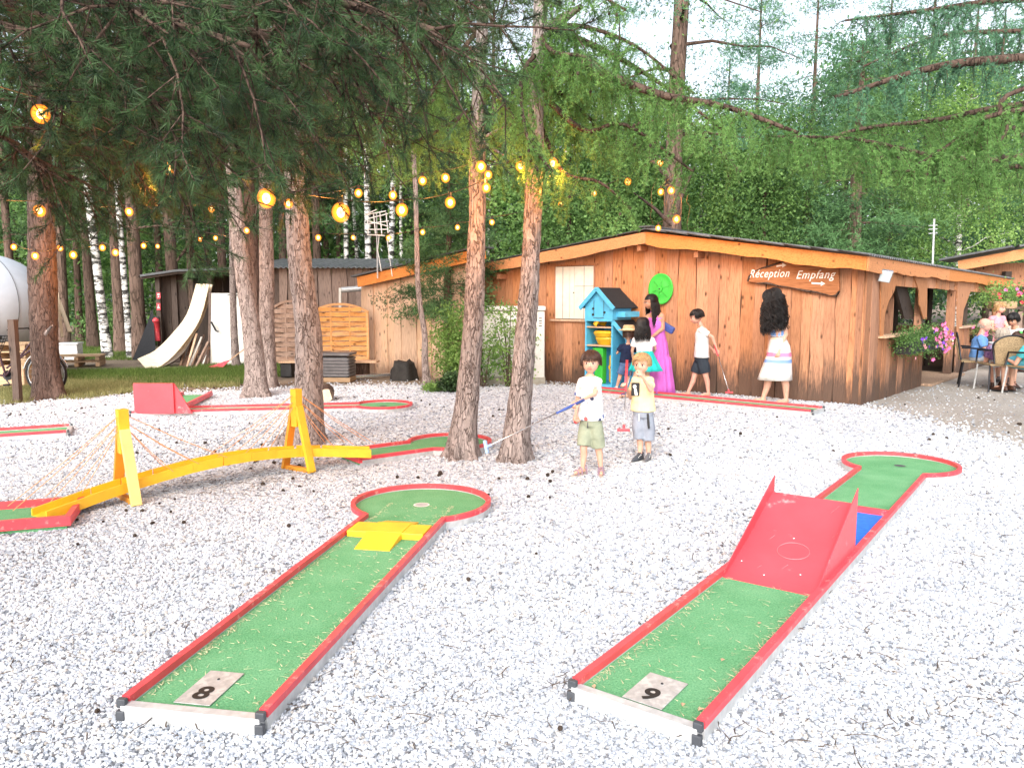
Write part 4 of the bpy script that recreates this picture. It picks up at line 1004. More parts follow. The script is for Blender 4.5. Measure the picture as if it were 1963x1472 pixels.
def trunk_obj(name, P, R, mat, parent=None, detail=0, seed=0, flare=0, seg=None, root_lobes=0):
    """P points (world), R radii; detail>0: bark plates as real relief"""
    P = [Vector(p) for p in P]
    # dense centre line
    if detail:
        L = [0]
        for a, b in zip(P, P[1:]): L.append(L[-1] + (b - a).length)
        nn = int(L[-1] / .028); C = []; RR = []
        Q = [P[0] * 2 - P[1]] + P + [P[-1] * 2 - P[-2]]
        for i in range(nn + 1):
            s = L[-1] * i / nn; j = 0
            while j < len(L) - 2 and s > L[j + 1]: j += 1
            t = (s - L[j]) / (L[j + 1] - L[j]); a, b, c, d = Q[j], Q[j + 1], Q[j + 2], Q[j + 3]
            C.append(.5 * ((2 * b) + (c - a) * t + (2 * a - 5 * b + 4 * c - d) * t * t + (3 * b - a - 3 * c + d) * t ** 3)); RR.append(R[j] * (1 - t) + R[j + 1] * t)
        seg = seg or 44; vs = []; fs = []
        for i, c in enumerate(C):
            z = c.z; fl = 1 + flare * math.exp(-max(0, z) / .16)
            for k in range(seg):
                th = 2 * PI * k / seg; r = RR[i] * fl
                if root_lobes: r *= 1 + .22 * math.exp(-max(0, z) / .14) * math.cos(th * root_lobes + seed)
                q = Vector((math.cos(th) * r * 13, math.sin(th) * r * 13, z * 4.2 + seed * 7))
                d_, _ = noise.voronoi(q + noise.noise_vector(q * .8) * .5, distance_metric='DISTANCE'); e = min(.4, d_[1] - d_[0])
                r += detail * .7 * (min(1, e / .16) - 1) + detail * .5 * noise.noise(q * 2.4) + detail * .6 * noise.noise(q * .5)
                vs.append((c.x + r * math.cos(th), c.y + r * math.sin(th), c.z))
        for i in range(len(C) - 1):
            for k in range(seg): k2 = (k + 1) % seg; fs.append((i * seg + k, i * seg + k2, i * seg + seg + k2, i * seg + seg + k))
        mb = MB(); mb.add(vs, fs); return mb.build(name, mat, parent, world=parent is not None, smooth=True)
    C = spline_pts(P, 3); n = len(C) - 1; RR = []
    for i in range(n + 1):
        s = i / n * (len(P) - 1); j = min(int(s), len(P) - 2); t = s - j; RR.append((R[j] * (1 - t) + R[j + 1] * t) * (1 + flare * math.exp(-max(0, C[i].z) / .25)))
    mb = MB(); mb.tube(C, RR, seg or 10); return mb.build(name, mat, parent, world=parent is not None, smooth=True)
def px_trunk(rows):
    """rows: (px, py, D, width in px) -> points and radii"""
    P = []; R = []
    for px, py, D, wp in rows:
        if py is None: p = gp(px, 0)
        p = at(px, py, D); P.append(p); R.append(max(.008, wp / 2 / FPX * D * .92))
    return P, R
def limbs_for(P, z0, h, n, rmax, seed, up=.15, droop=.1, r0=.03):
    """limbs leaving the trunk line P between z0 and h; returns list of polylines"""
    rr = random.Random(seed); out = []
    for i in range(n):
        z = z0 + (h - z0) * (i + rr.random()) / n; j = 0
        while j < len(P) - 2 and P[j + 1].z < z: j += 1
        t = max(0, min(1, (z - P[j].z) / max(1e-6, P[j + 1].z - P[j].z))); c = P[j].lerp(P[j + 1], t)
        a = i * 2.4 + rr.uniform(-.5, .5); u = (z - z0) / max(.1, h - z0); L = rmax * (1 - .65 * u) * rr.uniform(.65, 1.1)
        d = Vector((math.cos(a), math.sin(a), 0)); pts = [c]
        for k in range(1, 5):
            s = k / 4; pts.append(c + d * L * s + Vector((rr.uniform(-.1, .1), rr.uniform(-.1, .1), L * (up * s - droop * s * s * 2) + rr.uniform(-.05, .05))))
        out.append(pts)
    return out
def conifer(root, P, z0, h, n, rmax, seed, mat, per=60, k=5, L=.11, wd=.006, up=.12, droop=.14, clump=(.32, .32, .16), limbmat=None, tint=(.5, .3), lmin=.25, r0=.03, nclump=5):
    lb = limbs_for(P, z0, h, n, rmax, seed, up, droop); mb = MB(); pts = []; ti = []
    for l in lb:
        mb.tube(l, [r0, r0 * .75, r0 * .5, r0 * .3, .005], 5, cap=False); Lh = (l[-1] - l[0]).length
        for _ in range(max(2, int(nclump * Lh / rmax * 1.3))):
            s = lmin + (1 - lmin) * RNG.random(); q = s * 4; j = min(3, int(q)); c = l[j].lerp(l[j + 1], q - j)
            c = np.array(c) + RNG.normal(0, 1, 3) * [.22 * Lh * .5, .22 * Lh * .5, .06]; t_ = np.clip(RNG.normal(*tint), 0, 1)
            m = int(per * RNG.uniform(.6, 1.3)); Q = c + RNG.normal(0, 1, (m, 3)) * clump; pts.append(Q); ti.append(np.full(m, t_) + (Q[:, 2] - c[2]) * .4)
    mb.build('limb', limbmat or M['bark_dark'], root, world=True, smooth=True)
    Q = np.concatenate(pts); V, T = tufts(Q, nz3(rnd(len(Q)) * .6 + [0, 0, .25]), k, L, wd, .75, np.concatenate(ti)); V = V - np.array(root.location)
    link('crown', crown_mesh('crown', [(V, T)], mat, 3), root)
def leafy(root, centre, rad, n, seed, mat, s=.09, clumps=40, cr=.3, shell=.55, stems=None, stemmat=None, tint=(.5, .28)):
    c0 = np.array(centre); C = nz3(rnd(clumps)) * RNG.uniform(shell, 1, (clumps, 1)) * rad + c0; per = n // clumps; pts = []; ti = []
    for c in C:
        pts.append(c + RNG.normal(0, 1, (per, 3)) * [cr, cr, cr * .6]); ti.append(np.full(per, np.clip(RNG.normal(*tint), 0, 1)))
    Q = np.concatenate(pts); keep = Q[:, 2] > .03; V, T = leaves(Q[keep], s, np.concatenate(ti)[keep]); V = V - np.array(root.location)
    link('crown', crown_mesh('crown', [(V, T)], mat, 4), root)
    return C
# ---------------------------------------------------------------- the trunks standing on the court
def court_tree(label, rows, mat, detail, seed, flare, lobes, top_h, crown=None, name='pine_tree', group=None, crown_kw=None):
    P, R = px_trunk(rows); P[0].z = -.06; d = (P[-1] - P[-2]).normalized(); last = P[-1].copy(); r_ = R[-1]; k = (top_h - last.z) / max(.3, d.z)
    for f, q in ((.5, .7), (1, .3)): P.append(last + Vector((d.x * .4, d.y * .4, d.z)) * k * f); R.append(r_ * q)
    root = empty(name, (P[0].x, P[0].y, 0), 0, label, 'tree', group)
    trunk_obj('trunk', P[:len(rows)] , R[:len(rows)], mat, root, detail, seed, flare, None, lobes)
    mb = MB(); mb.tube(P[len(rows) - 1:], R[len(rows) - 1:], 10); mb.build('upper_trunk', mat, root, world=True, smooth=True)
    if crown: conifer(root, P, crown[0], top_h, crown[1], crown[2], seed, crown[3], **(crown_kw or {}))
    return root, P, R
G_ = 'pines standing on the gravel court'
D4 = gp(885, 878).y; D5 = gp(990, 884).y + .02; D3 = gp(585, 850).y; D2_ = gp(485, 760).y; D1_ = gp(92, 762).y
T4, P4, R4 = court_tree('slim scaly-barked trunk, left one of the close pair beside the smaller boy', [(884, 880, D4, 62), (890, 820, D4, 54), (900, 720, D4, 46), (908, 600, D4, 42), (914, 450, D4, 36), (915, 300, D4, 32), (918, 180, D4, 28), (924, 80, D4, 25)], M['bark'], .012, 4, .35, 5, 7.5, (4.3, 16, 2.2, M['n_larch']), group=G_, crown_kw=dict(L=.05, wd=.004, per=90, k=5, nclump=4))
T5, P5, R5 = court_tree('slim scaly-barked trunk, right one of the close pair behind the club', [(987, 886, D5, 62), (992, 820, D5, 54), (1003, 700, D5, 45), (1014, 560, D5, 41), (1021, 430, D5, 37), (1026, 300, D5, 34), (1028, 180, D5, 32), (1034, 80, D5, 30)], M['bark'], .012, 5, .25, 4, 8.0, (4.4, 16, 2.2, M['n_larch']), group=G_, name='larch_tree', crown_kw=dict(L=.05, wd=.004, per=90, k=5, nclump=4))
T3, P3, R3 = court_tree('thickest central pine, bulging foot behind the right bridge tower', [(576, 862, D3, 84), (590, 800, D3, 62), (592, 740, D3, 58), (592, 650, D3, 54), (582, 560, D3, 50), (573, 470, D3, 48), (568, 380, D3, 44), (562, 290, D3, 40)], M['bark'], .017, 3, .45, 3, 9.0, (3.1, 26, 3.0, M['n_dark']), group=G_, crown_kw=dict(L=.10, wd=.004, per=90, k=6, nclump=8))
T2, P2, R2 = court_tree('grey pine trunk leaning left, in front of the slimmer upright ones', [(490, 763, D2_, 48), (489, 700, D2_, 42), (481, 620, D2_, 36), (468, 540, D2_, 33), (458, 460, D2_, 31), (450, 370, D2_, 27), (442, 290, D2_, 24)], M['bark'], .012, 2, .5, 4, 9.0, (3.4, 24, 2.8, M['n_dark']), group=G_, crown_kw=dict(L=.10, wd=.005, per=90, k=6, nclump=7))
T1, P1, R1 = court_tree('thick dark brown pine at far left in front of the bicycle', [(94, 766, D1_, 60), (88, 700, D1_, 52), (84, 620, D1_, 53), (82, 540, D1_, 55), (80, 460, D1_, 52), (78, 380, D1_, 48), (76, 300, D1_, 44)], M['bark_red'], .016, 1, .3, 4, 9.5, (3.4, 26, 3.2, M['n_dark']), group=G_, crown_kw=dict(L=.10, wd=.005, per=90, k=6, nclump=8))
D2b = gp(515, 742).y
for lb_, rows, sd in (('straight slim trunk just right of the leaning grey pine', [(516, 744, D2b, 34), (512, 640, D2b, 31), (511, 520, D2b, 30), (509, 400, D2b, 27), (507, 270, D2b, 24)], 22),
                      ('reddish upper trunk glowing beside the brightest bulbs, behind the leaning pine', [(492, 722, 14.2, 26), (488, 600, 14.2, 25), (484, 480, 14.2, 25), (478, 360, 14.2, 23), (474, 260, 14.2, 20)], 23),
                      ('thin grey trunk in front of the white door panel', [(452, 702, 17.2, 16), (448, 620, 17.2, 14), (446, 540, 17.2, 13), (444, 430, 17.2, 11), (440, 300, 17.2, 10)], 24)):
    court_tree(lb_, rows, M['bark_red'] if sd == 23 else M['bark'], .009, sd, .3, 3, 8.5, (4.0, 12, 2.0, M['n_dark']), group='slim trunks behind the leaning pine', crown_kw=dict(L=.10, wd=.005, per=70, k=5, nclump=5))
D6 = gp(822, 748).y
T6, P6, R6 = court_tree('very slender crooked young pine in front of the pale board shed', [(822, 750, D6, 18), (815, 700, D6, 14), (814, 640, D6, 12), (806, 590, D6, 11), (801, 540, D6, 11), (799, 460, D6, 10), (797, 380, D6, 10), (793, 300, D6, 10), (786, 210, D6, 9), (770, 120, D6, 8)], M['bark'], .004, 6, .8, 3, 6.5, None, group=None)
# snapped limb stubs on the pair
def stub(root, px, py, D, dx, dy, r, nm='branch_stub', bend=.0, mat='bark'):
    a = at(px, py, D); b = at(px + dx, py + dy, D - .25); m_ = (a + b) / 2 + Vector((0, 0, bend)); mb = MB(); mb.tube([a, m_, b], [r, r * .8, r * .4], 8); mb.build(nm, M[mat], root, world=True, smooth=True)
stub(T5, 1045, 60, D5, 70, -48, .055); stub(T5, 1050, 138, D5, 50, 6, .035); stub(T4, 925, 275, D4, 40, 22, .02); stub(T4, 930, 262, D4, 60, -30, .015); stub(T1, 88, 640, D1_ - .2, 12, -16, .03)
# ---------------------------------------------------------------- larch boughs across the right half
def larch_bough(root, P, R, seed, mat, twig=.07, tl=(.25, .7), needle=.034, kk=9, tint=(.55, .25), side=.7, cones=0, dens=.016):
    rr = random.Random(seed); C = spline_pts(P, 6); n = len(C) - 1
    RR = [R * (1 - .8 * i / n) + .004 for i in range(n + 1)]; mb = MB(); mb.tube(C, RR, 7)
    L = sum((b - a).length for a, b in zip(C, C[1:])); m = int(L / twig); Q = []; TI = []; conep = []
    for i in range(m):
        u = (i + rr.random()) / m * n; j = min(n - 1, int(u)); c = C[j].lerp(C[j + 1], u - j)
        if i < m * .08: continue
        a = rr.uniform(0, 2 * PI); ln = rr.uniform(*tl) * (1 - .35 * i / m); d = Vector((math.cos(a) * side, math.sin(a) * side, rr.uniform(-.5, .25))); pts = [c]
        for k in range(5):
            d = d * .82 + Vector((rr.gauss(0, .09), rr.gauss(0, .09), -.30)); pts.append(pts[-1] + d.normalized() * ln / 5)
        mb.tube(pts, [.004, .0035, .003, .0025, .002, .001], 3, cap=False); t0 = min(1, max(0, rr.gauss(*tint)))
        for k in range(int(ln / dens)):
            s = (k + rr.random()) / (ln / dens) * 5; jj = min(4, int(s)); q = pts[jj].lerp(pts[jj + 1], s - jj); Q.append(tuple(q)); TI.append(t0)
            Q.append((q.x + rr.gauss(0, .03), q.y + rr.gauss(0, .03), q.z + rr.gauss(0, .025))); TI.append(t0)
        if cones and rr.random() < cones: conep.append(pts[rr.randint(0, 4)])
    mb.build('bough', M['bark_dark'], root, world=True, smooth=True)
    Q = np.array(Q) - np.array(root.location); V, T = tufts(Q, nz3(rnd(len(Q))), kk, needle, .0026, 1.0, np.array(TI)); link('needles', crown_mesh('needles', [(V, T)], mat, 3), root)
    for c in conep:
        mb = MB(); mb.ball(Vector(c) + Vector((0, 0, .0)), (.013, .013, .018), 7, 6); mb.build('cone', M['cone'], root, world=True)
    return C
def A(px, py, D): return tuple(at(px, py, D))
larch_bough(T5, [A(1034, 90, 7.3), A(1130, 130, 6.9), A(1260, 180, 6.5), A(1390, 205, 6.2), A(1530, 255, 6.0)], .045, 1, M['n_larch'], .045, (.3, .75), cones=.15)
larch_bough(T5, [A(1034, 60, 7.3), A(1120, 80, 7.4), A(1250, 150, 7.6), A(1400, 260, 7.6)], .035, 2, M['n_larch'], .045, (.3, .8), cones=.15)
larch_bough(T5, [A(1030, 100, 7.3), A(1000, 150, 6.8), A(1010, 260, 6.4), A(1060, 330, 6.2)], .02, 3, M['n_larch'], .03, (.2, .5), cones=.5)
larch_bough(T5, [A(1034, 60, 7.3), A(1060, 100, 6.9), A(1120, 110, 6.6), A(1180, 150, 6.5)], .02, 4, M['n_larch'], .03, (.2, .6), cones=.6)
larch_bough(T5, [A(1036, 180, 7.4), A(1120, 250, 7.0), A(1200, 240, 6.8), A(1330, 330, 6.8)], .025, 5, M['n_larch'], .04, (.25, .75), cones=.2)
larch_bough(T4, [A(915, 150, 7.4), A(960, 190, 7.0), A(1000, 250, 6.8), A(1040, 300, 6.6)], .02, 6, M['n_larch'], .035, (.2, .6), cones=.2)
larch_bough(T4, [A(915, 60, 7.4), A(860, 130, 7.2), A(820, 190, 7.0), A(780, 240, 6.8)], .02, 7, M['n_larch'], .05, (.2, .6), tint=(.4, .2))
larch_bough(T5, [A(1036, 240, 7.4), A(1080, 330, 7.2), A(1150, 350, 7.0), A(1210, 400, 7.0)], .02, 8, M['n_larch'], .04, (.2, .6), cones=.2)
larch_bough(T5, [A(1034, 120, 7.3), A(1150, 160, 7.9), A(1280, 200, 8.3), A(1420, 330, 8.6)], .03, 9, M['n_larch'], .045, (.3, .8), cones=.1)
for i, (tr_, pts) in enumerate(((T4, [A(915, 110, 7.4), A(850, 180, 7.6), A(760, 230, 7.8), A(660, 250, 8.0)]), (T4, [A(915, 200, 7.4), A(860, 240, 7.2), A(800, 270, 7.1), A(720, 300, 7.0)]),
                     (T4, [A(915, 240, 7.4), A(950, 270, 7.6), A(1000, 330, 7.8)]), (T4, [A(915, 60, 7.4), A(830, 60, 7.9), A(740, 130, 8.2), A(640, 160, 8.4)]),
                     (T5, [A(1034, 150, 7.3), A(1100, 200, 7.6), A(1170, 260, 7.9), A(1260, 300, 8.0)]), (T5, [A(1034, 60, 7.3), A(1110, 50, 7.0), A(1220, 90, 6.8), A(1330, 180, 6.7)]), (T5, [A(1034, 20, 7.3), A(1100, -30, 7.0), A(1200, 20, 6.6)]))):
    larch_bough(tr_, pts, .02, 70 + i, M['n_larch'], .04, (.25, .75), tint=(.55, .25), cones=.1)
rl = empty('larch_tree', (6.6, 7.2, 0), 0, 'larch just outside the right edge whose drooping boughs reach in', 'tree')
Pr = [Vector((6.6, 7.2, -.1)), Vector((6.5, 7.1, 2)), Vector((6.45, 7.1, 4)), Vector((6.4, 7.2, 7.5))]; trunk_obj('trunk', Pr, [.22, .19, .15, .06], M['bark'], rl, 0, 9, .4, 12)
for i, (pts, r_, tn, tl, mt) in enumerate((([(6.5, 7.1, 3.75), A(1963, 112, 6.6), A(1790, 130, 6.3), A(1600, 188, 6.1)], .05, .06, (.15, .5), 'n_blue'),
                                ([(6.5, 7.1, 3.2), A(1963, 300, 6.8), A(1800, 300, 6.6), A(1640, 268, 6.4), A(1470, 262, 6.2)], .03, .035, (.25, .65), 'n_larch'),
                                ([(6.5, 7.1, 3.0), A(1950, 320, 7.4), A(1780, 310, 7.6), A(1600, 300, 7.8)], .03, .04, (.25, .7), 'n_larch'),
                                ([(6.5, 7.1, 3.4), A(1963, 200, 7.2), A(1800, 230, 7.0), A(1640, 250, 6.8), A(1540, 290, 6.6)], .03, .05, (.25, .7), 'n_larch'),
                                ([(6.5, 7.1, 3.9), A(1963, 60, 8.2), A(1800, 70, 8.4), A(1650, 130, 8.6)], .03, .05, (.25, .7), 'n_blue'),
                                ([(6.5, 7.1, 4.1), A(1963, 0, 7.2), A(1780, 20, 7.4), A(1620, 40, 7.6)], .03, .045, (.3, .8), 'n_blue'),
                                ([(6.5, 7.1, 3.3), A(1963, 210, 5.6), A(1850, 260, 5.7), A(1740, 330, 5.8)], .02, .05, (.2, .5), 'n_larch'))):
    larch_bough(rl, pts, r_, 40 + i, M[mt], tn, tl, cones=.12 if mt == 'n_larch' else .02, tint=(.5, .25))
larch_bough(rl, [(6.4, 7.1, 3.6), A(1963, 170, 6.2), A(1930, 250, 6.1), A(1905, 285, 6.0)], .02, 60, M['n_larch'], .3, (.1, .3))
# ---------------------------------------------------------------- overhanging pine, trunk outside the left edge
op = empty('pine_tree', (-4.1, 2.4, 0), 0, 'big pine outside the left edge, its dark needle boughs hanging into the picture', 'tree')
trunk_obj('trunk', [(-4.1, 2.4, -.1), (-4.0, 2.4, 2), (-4.0, 2.5, 4), (-3.9, 2.6, 7)], [.26, .22, .18, .08], M['bark'], op, 0, 9, .4, 12)
def pine_bough(root, P, R, seed, mat, dens=1.0, needle=.058, nk=15, tw=.11, sl=(.3, .75), dr=-.12, tint=(.35, .25), nw=.0013):
    rr = random.Random(seed); C = spline_pts(P, 5); n = len(C) - 1; mb = MB(); mb.tube(C, [R * (1 - .75 * i / n) + .004 for i in range(n + 1)], 7)
    L = sum((b - a).length for a, b in zip(C, C[1:])); m = int(L / tw * dens); Q = []; AX = []; TI = []
    for i in range(m):
        u = (i + rr.random()) / m * n; j = min(n - 1, int(u)); c = C[j].lerp(C[j + 1], u - j); t = (C[j + 1] - C[j]).normalized()
        sd_ = t.cross(Vector((0, 0, 1))).normalized() * (1 if i % 2 else -1); d = (sd_ * rr.uniform(.5, 1) + t * rr.uniform(.2, .8) + Vector((0, 0, rr.uniform(-.7, .3)))).normalized(); ln = rr.uniform(*sl); pts = [c]
        for k in range(4):
            d = (d + Vector((rr.gauss(0, .12), rr.gauss(0, .12), dr + rr.gauss(0, .08)))).normalized(); pts.append(pts[-1] + d * ln / 4)
        mb.tube(pts, [.007, .006, .005, .004, .003], 4, cap=False)
        ends = [(pts[-1], d)]
        for k in range(1, 5):
            for _ in range(2):
                if rr.random() < .15: continue
                dd = (d * .6 + Vector((rr.gauss(0, .6), rr.gauss(0, .6), rr.gauss(-.1, .4)))).normalized(); l2 = rr.uniform(.08, .22); e = pts[k] + dd * l2; mb.tube([pts[k], e], [.003, .0022], 3, cap=False); ends.append((e, dd)); 
        for e, dd in ends:
            t0 = min(1, max(0, rr.gauss(*tint)))
            for s in range(5): q = e - dd * s * .018; Q.append(tuple(q)); AX.append(tuple(dd)); TI.append(t0 + (.15 if s == 0 else 0))
    mb.build('bough', M['bark_dark'], root, world=True, smooth=True)
    Q = np.array(Q) - np.array(root.location); V, T = tufts(Q, np.array(AX), nk, needle, nw, .62, np.array(TI), .25); link('needles', crown_mesh('needles', [(V, T)], mat, 3), root)
BO = [([(-4, 2.5, 3.2), A(120, -120, 3.2), A(420, 40, 3.4), A(700, 120, 3.6)], .03), ([(-4, 2.5, 3.3), A(200, -60, 4.0), A(500, 10, 4.3), A(820, 10, 4.6)], .035),
      ([(-4, 2.5, 3.0), A(40, 60, 3.2), A(220, 130, 3.3), A(330, 230, 3.4)], .02), ([(-4, 2.5, 3.2), A(100, 40, 4.2), A(330, 120, 4.4), A(560, 220, 4.6)], .025),
      ([(-4, 2.5, 3.4), A(300, -80, 3.0), A(560, -20, 3.2), A(840, 60, 3.4)], .03), ([(-4, 2.5, 2.9), A(0, 120, 4.4), A(180, 200, 4.6), A(380, 260, 4.8)], .02),
      ([(-4, 2.5, 3.6), A(500, -60, 4.2), A(740, -30, 4.6), A(900, 0, 5.0)], .03), ([(-4, 2.5, 3.3), A(150, 0, 5.0), A(420, 80, 5.3), A(700, 170, 5.6)], .03),
      ([(-4, 2.5, 2.7), A(-40, 200, 5.0), A(120, 270, 5.2), A(330, 330, 5.4)], .02), ([(-4, 2.5, 3.1), A(250, 60, 5.6), A(480, 160, 5.8), A(660, 260, 6.0)], .025),
      ([(-4, 2.5, 3.5), A(400, 0, 5.6), A(650, 40, 5.9), A(860, 110, 6.2)], .03), ([(-4, 2.5, 3.0), A(60, -40, 2.7), A(260, 20, 2.8), A(480, 90, 2.9)], .02),
      ([(-4, 2.5, 3.6), A(560, -90, 5.4), A(800, -60, 5.8), A(980, -10, 6.0)], .03)]
BO += [([(-4, 2.5, 3.3), A(60, 60, 4.6), A(200, 150, 4.8), A(440, 230, 5.0)], .02), ([(-4, 2.5, 3.3), A(-40, 100, 5.6), A(140, 200, 5.8), A(280, 280, 6.0)], .02),
      ([(-4, 2.5, 3.4), A(200, 100, 5.2), A(420, 200, 5.4), A(560, 290, 5.6)], .02), ([(-4, 2.5, 3.5), A(300, 60, 6.4), A(500, 120, 6.6), A(740, 210, 6.8)], .025),
      ([(-4, 2.5, 2.8), A(-60, 240, 4.4), A(60, 300, 4.6), A(180, 360, 4.8)], .015), ([(-4, 2.5, 3.4), A(120, -60, 3.6), A(330, 30, 3.8), A(560, 120, 4.0)], .025)]
for i, (pts, r_) in enumerate(BO): pine_bough(op, pts, r_, 100 + i, M['n_dark'], dens=1.25 if i < 8 else 1.1, sl=(.25, .7))
for i, (pts, r_) in enumerate((([A(200, 170, 3.6), A(340, 330, 3.8), A(372, 440, 3.9), A(340, 500, 3.95)], .008), ([A(520, 120, 3.6), A(540, 200, 3.7), A(505, 260, 3.7)], .006), ([A(380, 90, 3.8), A(400, 240, 3.9), A(410, 360, 4.0)], .006))):
    pine_bough(op, pts, r_, 130 + i, M['n_dark'], dens=.55, sl=(.06, .16), tint=(.6, .2))
# dry hanging twigs over the hut gable
mb = MB()
for i in range(9):
    x = random.uniform(1252, 1322); p = at(x, random.uniform(330, 400), 10.4); pts = [p]
    for k in range(6): pts.append(pts[-1] + Vector((random.gauss(0, .03), random.gauss(0, .03), -random.uniform(.06, .13))))
    mb.tube(pts, .003, 3)
# ---------------------------------------------------------------- wood behind
def gentree(label, px, D, h, z0, rmax, kind, seed, trunk_px, name, n=18, group=None, lean=0.0, **kw):
    x = at(px, 600, D).x; P = [Vector((x, D, -.1)), Vector((x + lean * .3, D, h * .33)), Vector((x + lean * .7, D + .1, h * .66)), Vector((x + lean, D, h))]; r = trunk_px / 2 / FPX * D
    root = empty(name, (x, D, 0), 0, label, 'tree', group)
    bm_ = {'birch': M['birch'], 'leaf': M['bark_dark'], 'leafl': M['birch']}.get(kind, M['bark_far'])
    trunk_obj('trunk', P, [r * 1.15, r, r * .75, r * .2], bm_, root, 0, seed, .3, 8)
    if kind in ('birch', 'leaf', 'leafl'):
        mat = M['leaf_light'] if kind != 'leaf' else M['leaf']
        lb = limbs_for(P, z0, h, n, rmax, seed, .5, .05); mb = MB()
        for l in lb: mb.tube(l, [r * .3, r * .22, r * .15, r * .08, .004], 4, cap=False)
        mb.build('limb', bm_ if kind != 'birch' else M['bark_dark'], root, world=True, smooth=True)
        pts = []; ti = []
        for l in lb:
            for _ in range(kw.get('nclump', 5)):
                s = RNG.uniform(.35, 1) * 4; j = min(3, int(s)); c = np.array(l[j].lerp(l[j + 1], s - j)) + RNG.normal(0, .25, 3); m = kw.get('per', 70); pts.append(c + RNG.normal(0, 1, (m, 3)) * [.38, .38, .24]); ti.append(np.full(m, np.clip(RNG.normal(.5, .28), 0, 1)))
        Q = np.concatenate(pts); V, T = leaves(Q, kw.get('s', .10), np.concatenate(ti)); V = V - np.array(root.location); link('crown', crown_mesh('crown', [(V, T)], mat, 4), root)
    else:
        conifer(root, P, z0, h, n, rmax, seed, M[kind], per=kw.get('per', 55), k=kw.get('k', 4), L=kw.get('L', .17), wd=kw.get('wd', .011), clump=kw.get('clump', (.36, .36, .15)), nclump=kw.get('nclump', 5), up=kw.get('up', .12), r0=max(.015, r * .2), tint=kw.get('tint', (.5, .3)), droop=kw.get('droop', .14), limbmat=M['bark_far'])
    return root
GB = 'trees in the wood behind the sheds'
for i, (px, D, w_, h, ln) in enumerate(((202, 20, 15, 10, -.7), (246, 20, 11, 10, -.3), (665, 24, 9, 11, .1), (708, 22.5, 12, 11, 0), (746, 22, 11, 10, .35), (694, 26, 7, 10, -.5), (771, 25, 7, 9, .0), (1010, 27, 6, 8, .2))):
    gentree('white-barked birch with dark flecks, ' + ('leaning one nearest the pile of boards', 'straight one beside a brown trunk at left', 'thin one left of the aerial', 'thickest one right behind the aerial', 'one slanting right of the aerial', 'thin slanting one just left of the aerial pole', 'faint thin one right of the aerial', 'faint one between the two slim court pines')[i], px, D, h, 4.6, 2.0, 'birch', 200 + i, w_, 'birch_tree', 10, 'birches in the wood', ln, per=60)
bp = [(28, 24, 14), (120, 23, 17), (150, 27, 12), (175, 24, 17), (228, 22, 19), (266, 19.5, 24), (310, 27, 13), (338, 21, 22), (372, 24, 15), (405, 27, 12), (430, 23, 16), (545, 24, 14), (612, 25, 15), (632, 28, 10), (650, 27, 9), (680, 29, 11), (725, 28, 13), (760, 30, 10), (800, 28, 12), (850, 26, 14), (880, 30, 10), (950, 27, 14), (1055, 26, 8), (1072, 29, 8)]
BPL = ['above the white tank', 'just right of the thick left pine', 'second to the right of the thick left pine', 'just left of the leaning birch', 'between the two left birches', 'thick one right of the straight birch', 'behind the red signs', 'over the left end of the dark shed', 'above the bent boards', 'above the white door panel', 'left of the leaning grey pine', 'just left of the thickest court pine', 'just right of the thickest court pine', 'second to the right of the thickest court pine', 'just left of the thin left birch', 'between the thin birch and the aerial', 'right behind the aerial', 'right of the aerial', 'behind the slender crooked pine', 'above the feathery dark conifer', 'just left of the close pair', 'in the gap between the close pair', 'just right of the close pair', 'thin one left of the hut gable']
for i, (px, D, w_) in enumerate(bp):
    gentree('tall brown pine in the wood, ' + BPL[i], px, D, random.uniform(10, 13), random.uniform(2.8, 4.0), random.uniform(2.2, 3.0), random.choice(('n_dark', 'n_pine', 'n_dark')), 300 + i, w_, 'pine_tree', 16, GB, random.uniform(-.3, .3), per=50, nclump=5)
# light broadleaf undergrowth glimpsed between the trunks
for i, (px, D, h, kind) in enumerate(((290, 30, 7, 'leafl'), (590, 30, 6, 'leaf'), (860, 27, 7.5, 'leaf'), (930, 24, 6.5, 'leafl'), (820, 33, 9, 'leaf'), (30, 30, 6, 'leaf'), (500, 34, 8, 'leaf'), (170, 36, 8, 'leaf'))):
    gentree('leafy broadleaf tree in the wood, ' + ('glowing light green right of the straight birch', 'right of the thickest court pine', 'above the feathery dark conifer', 'light green one between the close pair', 'tall one right of the aerial', 'above the white tank', 'above the dark shed', 'behind the leaning birch')[i], px, D, h, 1.2, 2.6, kind, 400 + i, 8, 'broadleaf_tree', 16, 'broadleaf trees in the wood', .2, per=90, nclump=5, s=.13)
